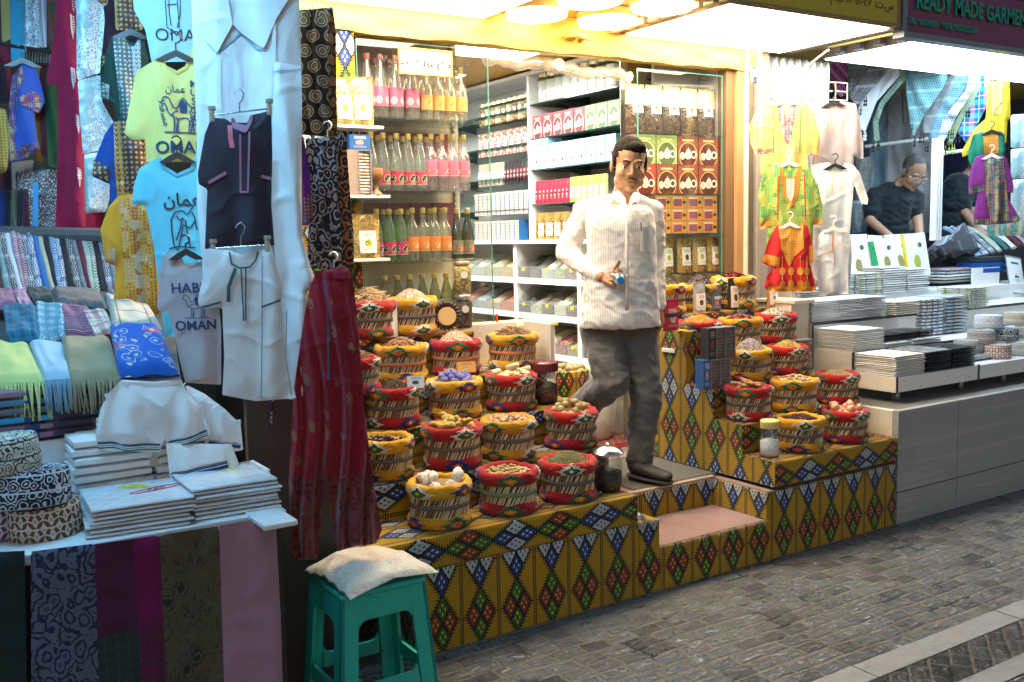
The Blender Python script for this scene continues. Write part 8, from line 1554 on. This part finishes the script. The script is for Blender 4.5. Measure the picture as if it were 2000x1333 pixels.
# ================================================================ PEOPLE
def solid(m, name, mat, vox, parent, sm=4, wr=0, sc=9, loc=(0, 0, 0), keep=None):
    """fuse overlapping forms into one continuous skin"""
    me = m.mesh(name, mat, 180); o = bpy.data.objects.new(name, me); COL.objects.link(o)
    r = o.modifiers.new('r', 'REMESH'); r.mode = 'VOXEL'; r.voxel_size = vox; r.use_smooth_shade = True
    s = o.modifiers.new('s', 'SMOOTH'); s.iterations = sm; s.factor = .5
    dg = bpy.context.evaluated_depsgraph_get(); dg.update(); n = bpy.data.meshes.new_from_object(o.evaluated_get(dg)); n.name = name
    bpy.data.objects.remove(o); bpy.data.meshes.remove(me)
    if wr:
        nm = [v.normal.copy() for v in n.vertices]
        for v, q in zip(n.vertices, nm):
            p = v.co; a = noise.noise(Vector((p.x*sc, p.y*sc, p.z*sc*1.5))); b = noise.noise(Vector((p.x*sc*2.2+5, p.y*sc*2.2, p.z*sc*2.6+p.x*9)))
            k = wr*((1-abs(a)*3)*.8+(1-abs(b)*3)*.55)*(keep(p) if keep else 1); v.co = p+q*max(-wr*1.2, k)
        n.update()
    if not n.materials: n.materials.append(mat)
    for p in n.polygons: p.use_smooth = True
    q = bpy.data.objects.new(name, n); COL.objects.link(q)
    if parent is not None: q.parent = parent
    return q
def skin(name, c, beard=None):
    g = G(name, .5, 0, .45); n = g.noise(18, 4); col = g.mix(n, tuple(x*.82 for x in c), tuple(x*1.12 for x in c))
    g.bump(g.noise(160, 3), .0012, .6); return g.done(col, Subsurface_Weight=.08)
def loft(m, R_, seg=30):
    n = len(R_); vs = []; K = []
    for i in range(n-1):
        a, b, c, d = (R_[max(i-1, 0)], R_[i], R_[i+1], R_[min(i+2, n-1)])
        for k in range(5): t = k/5; K.append([.5*(2*b[j]+(c[j]-a[j])*t+(2*a[j]-5*b[j]+4*c[j]-d[j])*t*t+(3*b[j]-a[j]-3*c[j]+d[j])*t**3) for j in range(5)])
    K.append(R_[-1])
    for x, y, z, rx, ry in K:
        for i in range(seg): a = 2*PI*i/seg; vs.append((x+rx*math.copysign(abs(math.cos(a))**.85, math.cos(a)), y+ry*math.sin(a), z))
    L = len(K); m.add(vs, [(j*seg+i, j*seg+(i+1) % seg, (j+1)*seg+(i+1) % seg, (j+1)*seg+i) for j in range(L-1) for i in range(seg)]+[tuple(range(seg))[::-1], tuple(range((L-1)*seg, L*seg))])
def limb(m, P, r, seg=12):
    Q, q = [], []
    for i in range(len(P)-1):
        for k in range(4): t = k/4; Q.append(P[i]*(1-t)+P[i+1]*t); q.append(r[i]*(1-t)+r[i+1]*t)
    Q.append(P[-1]); q.append(r[-1]); m.tube([tuple(p) for p in Q], q, seg)
    for p, a in zip(P, r): m.ell(tuple(p), (a, a, a), 12, 8)
def hand(m, w, d, n, s=1.0, curl=.5, side=1):
    """palm, four bent fingers of unequal length and a thumb; w wrist, d towards the fingertips, n out of the palm"""
    d = d/np.linalg.norm(d); n = n-d*(n @ d); n /= np.linalg.norm(n); x = np.cross(d, n)*side
    for k in range(5): m.ell(tuple(w+d*(.012+.018*k)*s), (.0,)*0 or (.017*s, .017*s, .017*s), 10, 6)
    for f in range(4): a = w+d*.02*s+x*(f-1.5)*.012*s; b = w+d*.082*s+x*(f-1.5)*.0185*s; limb(m, [a, b], [.013*s, .0105*s], 8)
    for f, L in enumerate((.072, .080, .074, .058)):
        p = w+d*.082*s+x*(f-1.5)*.0185*s; P = [p]; a = .15
        for k, q in enumerate((.45, .32, .23)): a += curl*(.75+.12*f); P.append(P[-1]+(d*math.cos(a)+n*math.sin(a))*L*q*s)
        limb(m, P, [.0098*s, .0088*s, .008*s, .0068*s], 8)
    p = w+d*.025*s-x*.022*s; P = [p, p+(d*.5-x*.75+n*.3)*.036*s, p+(d*.85-x*.75+n*.9)*.058*s, p+(d*1.15-x*.45+n*1.4)*.066*s]; limb(m, P, [.014*s, .0115*s, .0095*s, .0075*s], 8)
def head_forms(m, T, neck):
    e = lambda c, r: m.ell(tuple(T @ Vector(c)), r, 20, 14, T.to_3x3())
    e((0, .012, .032), (.074, .094, .088)); e((0, -.032, -.028), (.065, .058, .082)); e((0, -.036, -.076), (.056, .047, .036)); e((0, -.072, -.098), (.021, .016, .015))
    for s in (-1, 1):
        e((s*.038, -.062, -.034), (.024, .022, .026)); e((s*.028, -.078, .022), (.024, .011, .008)); e((s*.0115, -.094, -.036), (.0095, .009, .007)); e((s*.078, .008, -.006), (.009, .019, .031)); e((s*.052, -.02, -.07), (.016, .03, .024)); e((s*.031, -.0795, .0085), (.0165, .008, .0045)); e((s*.031, -.076, -.013), (.016, .008, .004))
    m.tube([tuple(T @ Vector(p)) for p in ((0, -.080, .014), (0, -.092, -.008), (0, -.103, -.027), (0, -.104, -.035))], [.007, .0082, .011, .010], 10); e((0, -.101, -.033), (.0115, .010, .0085))
    e((0, -.088, -.0605), (.024, .009, .0048)); e((0, -.0865, -.0715), (.020, .010, .0062)); e((0, -.080, -.05), (.026, .012, .012))
    limb(m, [np.array(T @ Vector((0, .018, -.06))), neck], [.054, .058])
def head_parts(T, par, hairm, gray=False, glasses=False):
    W3 = T.to_3x3(); P = lambda c: tuple(T @ Vector(c)); ew = plain('eye_white', (.62, .57, .52), .2, var=.02); ei = plain('dark_iris', (.012, .007, .005), .12, var=.02)
    for s in (-1, 1):
        m = MB(); m.ell(P((s*.031, -.0785, -.002)), (.0108, .0090, .0060), 14, 10, W3); eye = m.build('eye', ew, par, 180)
        m = MB(); m.ell(P((s*.031-.001, -.0858, -.0018)), (.0058, .0026, .0056), 12, 8, W3); o = m.build('iris', ei, eye, 180)
        m = MB(); m.tube([P((s*.012, -.0915, .020)), P((s*.026, -.0935, .0265)), P((s*.040, -.087, .0255)), P((s*.052, -.074, .018))], [.0028, .0042, .0038, .0018], 6, flat=.7); m.build('eyebrow', hairm, par, 180)
    m = MB(); e = lambda c, r: m.ell(P(c), r, 26, 18, W3, 0, .05, 12)
    if gray: e((0, .024, .042), (.0765, .093, .088))
    else: e((0, .022, .040), (.0775, .096, .088)); e((.012, -.048, .082), (.050, .034, .026)); e((0, .05, .0), (.072, .062, .07))
    for s in (-1, 1): e((s*.068, .0, .022), (.0115, .026, .034))
    solid(m, 'hair', hairm, .004, par, 3, .0022 if not gray else .0, 60)
    if not gray:
        m = MB(); m.tube([P((-.029, -.090, -.059)), P((-.014, -.1015, -.0515)), P((0, -.1025, -.0495)), P((.014, -.1015, -.0515)), P((.029, -.090, -.059))], [.0018, .0036, .003, .0036, .0018], 6, flat=.7); m.build('moustache', hairm, par, 180)
    if True:
        m = MB(); m.tube([P((-.022, -.0915, -.0655)), P((-.008, -.0985, -.0662)), P((.008, -.0985, -.0662)), P((.022, -.0915, -.0655))], [.001, .0016, .0016, .001], 5); m.build('lip_line', plain('lip_line', (.10, .03, .025), .5), par, 180)
    if glasses:
        m = MB()
        for s in (-1, 1): m.tube([P((s*.032+.024*math.cos(a), -.103, -.006+.017*math.sin(a))) for a in np.linspace(0, 2*PI, 17)[:-1]], .0016, 5, closed=True); m.tube([P((s*.055, -.102, 0)), P((s*.078, -.03, .004)), P((s*.08, .01, .0))], .0016, 5)
        m.tube([P((-.009, -.103, -.003)), P((.009, -.103, -.003))], .0015, 5); m.build('glasses', M['chrome'], par, 180)
class Fig:
    def __init__(s, label, u, v, d, group=None):
        s.O = atD(u, v, d); dr = ray(u, v)[:2]; s.a = math.atan2(dr[1], dr[0])-PI/2; c, sn = math.cos(s.a), math.sin(s.a); s.d = d
        s.R = np.array([[c, sn, 0], [-sn, c, 0], [0, 0, 1]]); s.t = thing('person', label, 'person', tuple(s.O), s.a, group)
    def J(s, u, v, dd=0): return s.R @ (atD(u, v, s.d+dd)-s.O)
def Tm(c, yaw, pitch, roll=0, s=1.0): return Matrix.Translation(tuple(c)) @ Matrix.Rotation(R(yaw), 4, 'Z') @ Matrix.Rotation(R(pitch), 4, 'X') @ Matrix.Rotation(R(roll), 4, 'Y') @ Matrix.Scale(s, 4)
HB = plain('black_brown_hair', (.010, .007, .006), .85, bump=.004, bs=160, spec=.15); HG = plain('cropped_grey_hair', (.14, .14, .15), .7, var=.5, vs=60, bump=.002, bs=300)
# ---- the shopkeeper, stepping down to the mat
F = Fig('person in a pale striped shirt and grey trousers stepping out holding a small bottle', 1268, 925, 4.80); J = F.J
SK = skin('brown_skin', (.36, .185, .095)); Th = Tm(J(1229, 323, -.06), 10, 9, 4, 1.07)
nk, ch, pl = J(1216, 396, .0), J(1208, 465, .0), J(1210, 625, .02)
sR, sL = J(1143, 412, .03), J(1274, 414, .02); eR, wR = J(1104, 494, .06), J(1174, 541, -.16); eL, wL = J(1280, 505, .05), J(1286, 600, .0)
hR, kR, aR = J(1172, 640, .03), J(1196, 745, -.06), J(1118, 812, .36); hL, kL, aL = J(1246, 640, .02), J(1262, 772, .0), J(1249, 898, .04)
m = MB(); head_forms(m, Th, nk)
limb(m, [nk, ch, pl], [.06, .105, .095], 16); limb(m, [sR, eR, wR], [.05, .038, .028]); limb(m, [sL, eL, wL], [.05, .038, .028]); limb(m, [nk, sR], [.05, .05]); limb(m, [nk, sL], [.05, .05]); limb(m, [hR, kR, aR], [.075, .05, .035]); limb(m, [hL, kL, aL], [.075, .05, .035])
hd = J(1206, 549, -.22)-wR; hand(m, wR+hd*.15, hd, np.array([.25, -.75, .3]), .98, .95, 1); hand(m, wL, J(1291, 632, -.01)-wL, np.array([-.8, -.3, 0]), 1.0, .35, -1)
body = solid(m, 'body', SK, .0042, F.t, 2)
head_parts(Th, F.t, HB)
g = G('striped_shirt_cotton', .7, 0, .25); sp = g.t.nodes.new('ShaderNodeSeparateXYZ'); g.t.links.new(g.co.outputs['Object'], sp.inputs[0]); x, y, z = (X(g, sp.outputs[i]) for i in range(3)); q = x+y*.35; st = ((q+9.0)/.0105) % 1.0; s2 = ((z+9.0)/.011) % 1.0
c = g.mix((st < .42)*((s2 < .62)*.5+.3), (.74, .71, .66), (.52, .45, .43)); g.bump(g.noise(9, 3, dist=.5), .012, .7); SH = g.done(c, Sheen_Weight=.1)
m = MB(); RG = []
for u0, u1, v, ry, dy in ((1132, 1291, 638, .13, .02), (1134, 1290, 622, .14, .02), (1138, 1287, 590, .135, .02), (1142, 1284, 550, .13, .02), (1146, 1282, 505, .125, .02), (1148, 1281, 465, .128, .015), (1146, 1279, 438, .125, .01), (1150, 1274, 417, .105, .01), (1168, 1264, 408, .085, .02), (1196, 1250, 403, .055, .04)):
    a, b = J(u0, v), J(u1, v); RG.append(((a[0]+b[0])/2, dy, a[2], (b[0]-a[0])/2, ry))
loft(m, RG)
limb(m, [sR, (sR+eR)/2, eR, (eR+wR)/2+np.array([0, 0, -.004]), wR*.93+eR*.07], [.060, .055, .051, .044, .034], 16); limb(m, [sL, (sL+eL)/2, eL, wL*.97+eL*.03], [.058, .052, .047, .035], 16); limb(m, [J(1190, 396), sR], [.042, .057], 14); limb(m, [J(1244, 396), sL], [.042, .055], 14)
sh = solid(m, 'shirt', SH, .0062, F.t, 7, .0042, 10, keep=lambda p: 1.3 if p.z < .95 or abs(p.x+.12) > .19 else .6)
fy = lambda p, dy: (p[0], dy, p[2])
m = MB()
fr = lambda u, v, dy: tuple(np.array([J(u, v)[0], dy, J(u, v)[2]]))
for L in ([(1198, 378, -.03), (1200, 392, -.088), (1214, 400, -.105), (1226, 406, -.118), (1223, 390, -.098), (1211, 376, -.06)], [(1250, 381, -.03), (1250, 394, -.088), (1240, 398, -.108), (1229, 407, -.12), (1232, 391, -.10), (1240, 378, -.06)]):
    vs = [fr(*q) for q in L]; m.add(vs+[(a, b+.005, c) for a, b, c in vs], [tuple(range(6)), tuple(range(6, 12))[::-1]]+[(i, (i+1) % 6, (i+1) % 6+6, i+6) for i in range(6)])
col = m.build('collar', SH, F.t); 
m = MB(); m.tube([fr(1227, 407, -.125), fr(1227, 440, -.142), fr(1226, 500, -.147), fr(1226, 560, -.147), fr(1226, 600, -.146)], .009, 8, flat=.3); m.build('button_placket', SH, F.t, 180)
for v in (425, 460, 497, 535, 572): m = MB(); m.ell(fr(1227, v, -.1505), (.0045, .002, .0045), 10, 6); m.build('button', M['cream'], F.t, 180)
m = MB(); m.grid(lambda a, b: (lambda p, q: (p[0], -.139+.06*a*a, p[2]))(J(1252+23*a, 489-45*b), 0), 8, 6, (.06, .1)); m.build('chest_pocket', SH, F.t, 180); m = MB(); m.tube([fr(1253, 436, -.150), fr(1253, 452, -.150)], .003, 6); m.build('pen', M['blackp'], F.t, 60)
g = G('grey_trouser_wool', .8, 0, .25); n = g.noise(5, 3); w = g.noise(350, 2); c = g.mix(n, (.085, .080, .075), (.13, .122, .115)); c = g.mix((w-.4)*.7, c, (.14, .13, .125)); g.bump(g.noise(10, 3, dist=.6), .012, .8); TRO = g.done(c, Sheen_Weight=.2)
m = MB(); limb(m, [hR, (hR+kR)/2, kR, (kR+aR)/2, aR], [.098, .094, .083, .074, .066], 18); limb(m, [hL, (hL+kL)/2, kL, (kL+aL)/2, aL+np.array([0, 0, .012])], [.096, .090, .078, .070, .064], 18)
c_ = J(1210, 622, .02); m.ell(tuple(c_), (.178, .12, .10), 24, 12); m.ell(tuple((hR+hL)/2+np.array([0, .0, -.01])), (.11, .09, .07), 20, 10)
solid(m, 'trousers', TRO, .006, F.t, 5, .007, 8)
SO = plain('black_brown_shoe', (.022, .017, .013), .6, bump=.001, bs=300); so2 = plain('dark_rubber_sole', (.03, .026, .022), .7)
m = MB(); hl, te = J(1238, 915, .02), J(1300, 928, -.10)
for k in range(9): q = k/8; p = hl*(1-q)+te*q; m.ell((p[0], p[1], p[2]-.006+(.022*(1-q)**1.5)), (.034+.010*math.sin(q*3), .044+.006*math.sin(q*3), .040-.016*q), 14, 8)
m.ell(tuple(hl+np.array([0, 0, .045])), (.042, .046, .03), 14, 8); solid(m, 'shoe', SO, .005, F.t, 4)
m = MB()
for k in range(9): q = k/8; p = hl*(1-q)+te*q; m.ell((p[0], p[1], p[2]-.034), (.040+.008*math.sin(q*3), .050+.006*math.sin(q*3), .014), 14, 6)
solid(m, 'sole', so2, .005, F.t, 2)
m = MB(); m.ell(tuple(aR+np.array([-.05, .05, -.02])), (.08, .05, .045), 14, 8); solid(m, 'shoe', SO, .006, F.t, 3)
m = MB(); m.tube([tuple(aL+np.array([0, 0, .02])), tuple(hl+np.array([0, 0, .03]))], .042, 14); m.build('sock', plain('grey_sock', (.14, .13, .13), .8), F.t, 180)
# bottle in the hand, cap towards the street
B = F.O+np.array([[math.cos(F.a), -math.sin(F.a), 0], [math.sin(F.a), math.cos(F.a), 0], [0, 0, 1]]) @ (J(1211, 547, -.30)); t = thing('water_bottle', 'small clear water bottle with a bright blue cap in the shopkeeper hand', 'bottle', tuple(B), F.a); t.scale = (1.25,)*3
m = MB(); m.M = Matrix.Rotation(R(96), 4, 'X') @ Matrix.Rotation(R(10), 4, 'Y'); m.lathe([(0, .012), (.0125, .012), (.0135, .010), (.0135, 0), (0, 0)], 20); m.build('cap', plain('bright_blue_cap', (.01, .22, .62), .35), t, 40)
m = MB(); m.M = Matrix.Rotation(R(96), 4, 'X') @ Matrix.Rotation(R(10), 4, 'Y'); m.lathe([(.012, 0), (.012, -.012), (.018, -.022), (.026, -.036), (.027, -.06), (.0255, -.07), (.027, -.08), (.027, -.15), (.02, -.158), (0, -.158)], 24); m.build('bottle_body', glass('clear_bottle', (.94, .97, 1), .14, .03, .12, (.8, .85, .9)), t, 180)
# ---- the seller bending over the garments, and the man beyond him
NV = cloth('navy_polo_jersey', (.008, .018, .028), .75, wr=.012, ws=12); SK2 = skin('pale_tan_skin', (.42, .25, .17))
def seller(lab, d, H_, yaw, pit, nkp, tor, arms, shr, hair=True, gl=False):
    F = Fig(lab, tor[-1][0], tor[-1][1], d); J = F.J; T = Tm(J(*H_), yaw, pit, 6, 1.05); nk = J(*nkp); m = MB(); head_forms(m, T, nk)
    tp = [J(*q) for q in tor]; limb(m, [nk]+tp, [.058]+[.10]*len(tp), 14); hip = tp[-1]; fl = np.array([hip[0], hip[1], .6-F.O[2]])
    for s in (-1, 1): limb(m, [hip+np.array([s*.09, 0, -.05]), fl+np.array([s*.1, .0, .08])], [.08, .04], 12)
    for (a, b, c_, nn) in arms: A, B_, C = J(*a), J(*b), J(*c_); limb(m, [nk, A, B_, C], [.05, .052, .040, .029]); hand(m, C, C-B_, np.array(nn, float), 1.0, .3, 1)
    solid(m, 'body', SK2, .0065, F.t, 2); head_parts(T, F.t, HG, True, gl)
    m = MB()
    for p, w_ in zip(tp, shr): m.ell(tuple(p), (w_, .125, .12), 22, 12)
    for i in range(len(tp)-1): p = (tp[i]+tp[i+1])/2; m.ell(tuple(p), ((shr[i]+shr[i+1])/2, .125, .12), 22, 12)
    for (a, b, c_, nn) in arms: A, B_ = J(*a), J(*b); limb(m, [nk+(A-nk)*.35, A, A+(B_-A)*.62], [.07, .080, .066], 16)
    m.ell(tuple(nk+np.array([0, 0, -.01])), (.072, .072, .03), 16, 8)
    solid(m, 'polo_shirt', NV, .009, F.t, 4, .008, 8)
    m = MB(); limb(m, [hip+np.array([0, 0, -.05]), hip+np.array([0, 0, -.12])], [.15, .15], 16)
    for s in (-1, 1): limb(m, [hip+np.array([s*.09, 0, -.1]), fl+np.array([s*.1, 0, .05])], [.10, .075], 12)
    solid(m, 'trousers', cloth('charcoal_trousers', (.02, .022, .03)), .012, F.t, 3)
    m = MB()
    for s in (-1, 1): m.ell(tuple(fl+np.array([s*.1, -.05, .04])), (.045, .12, .04), 12, 8); 
    solid(m, 'shoes', SO, .01, F.t, 2); return F
seller('person in a dark navy polo shirt and glasses bending over the garments', 7.55, (1784, 338, -.12), 32, 34, (1752, 366, -.02), [(1745, 392, 0), (1737, 425, .03), (1728, 470, .08)], [((1708, 388, .0), (1700, 432, -.05), (1742, 466, -.22), (.3, 0, -1)), ((1784, 388, .0), (1792, 428, -.06), (1797, 466, -.2), (-.3, 0, -1))], [.16, .155, .165], gl=True)
seller('person in a dark polo shirt partly hidden behind the purple dress', 8.1, (1912, 322, -.05), 60, 25, (1890, 346, .0), [(1873, 366, .02), (1864, 400, .04), (1858, 455, .08)], [((1872, 374, -.02), (1884, 414, -.06), (1910, 446, -.2), (.3, 0, -1)), ((1885, 374, .12), (1898, 412, .08), (1918, 440, 0), (-.3, 0, -1))], [.125, .13, .135])
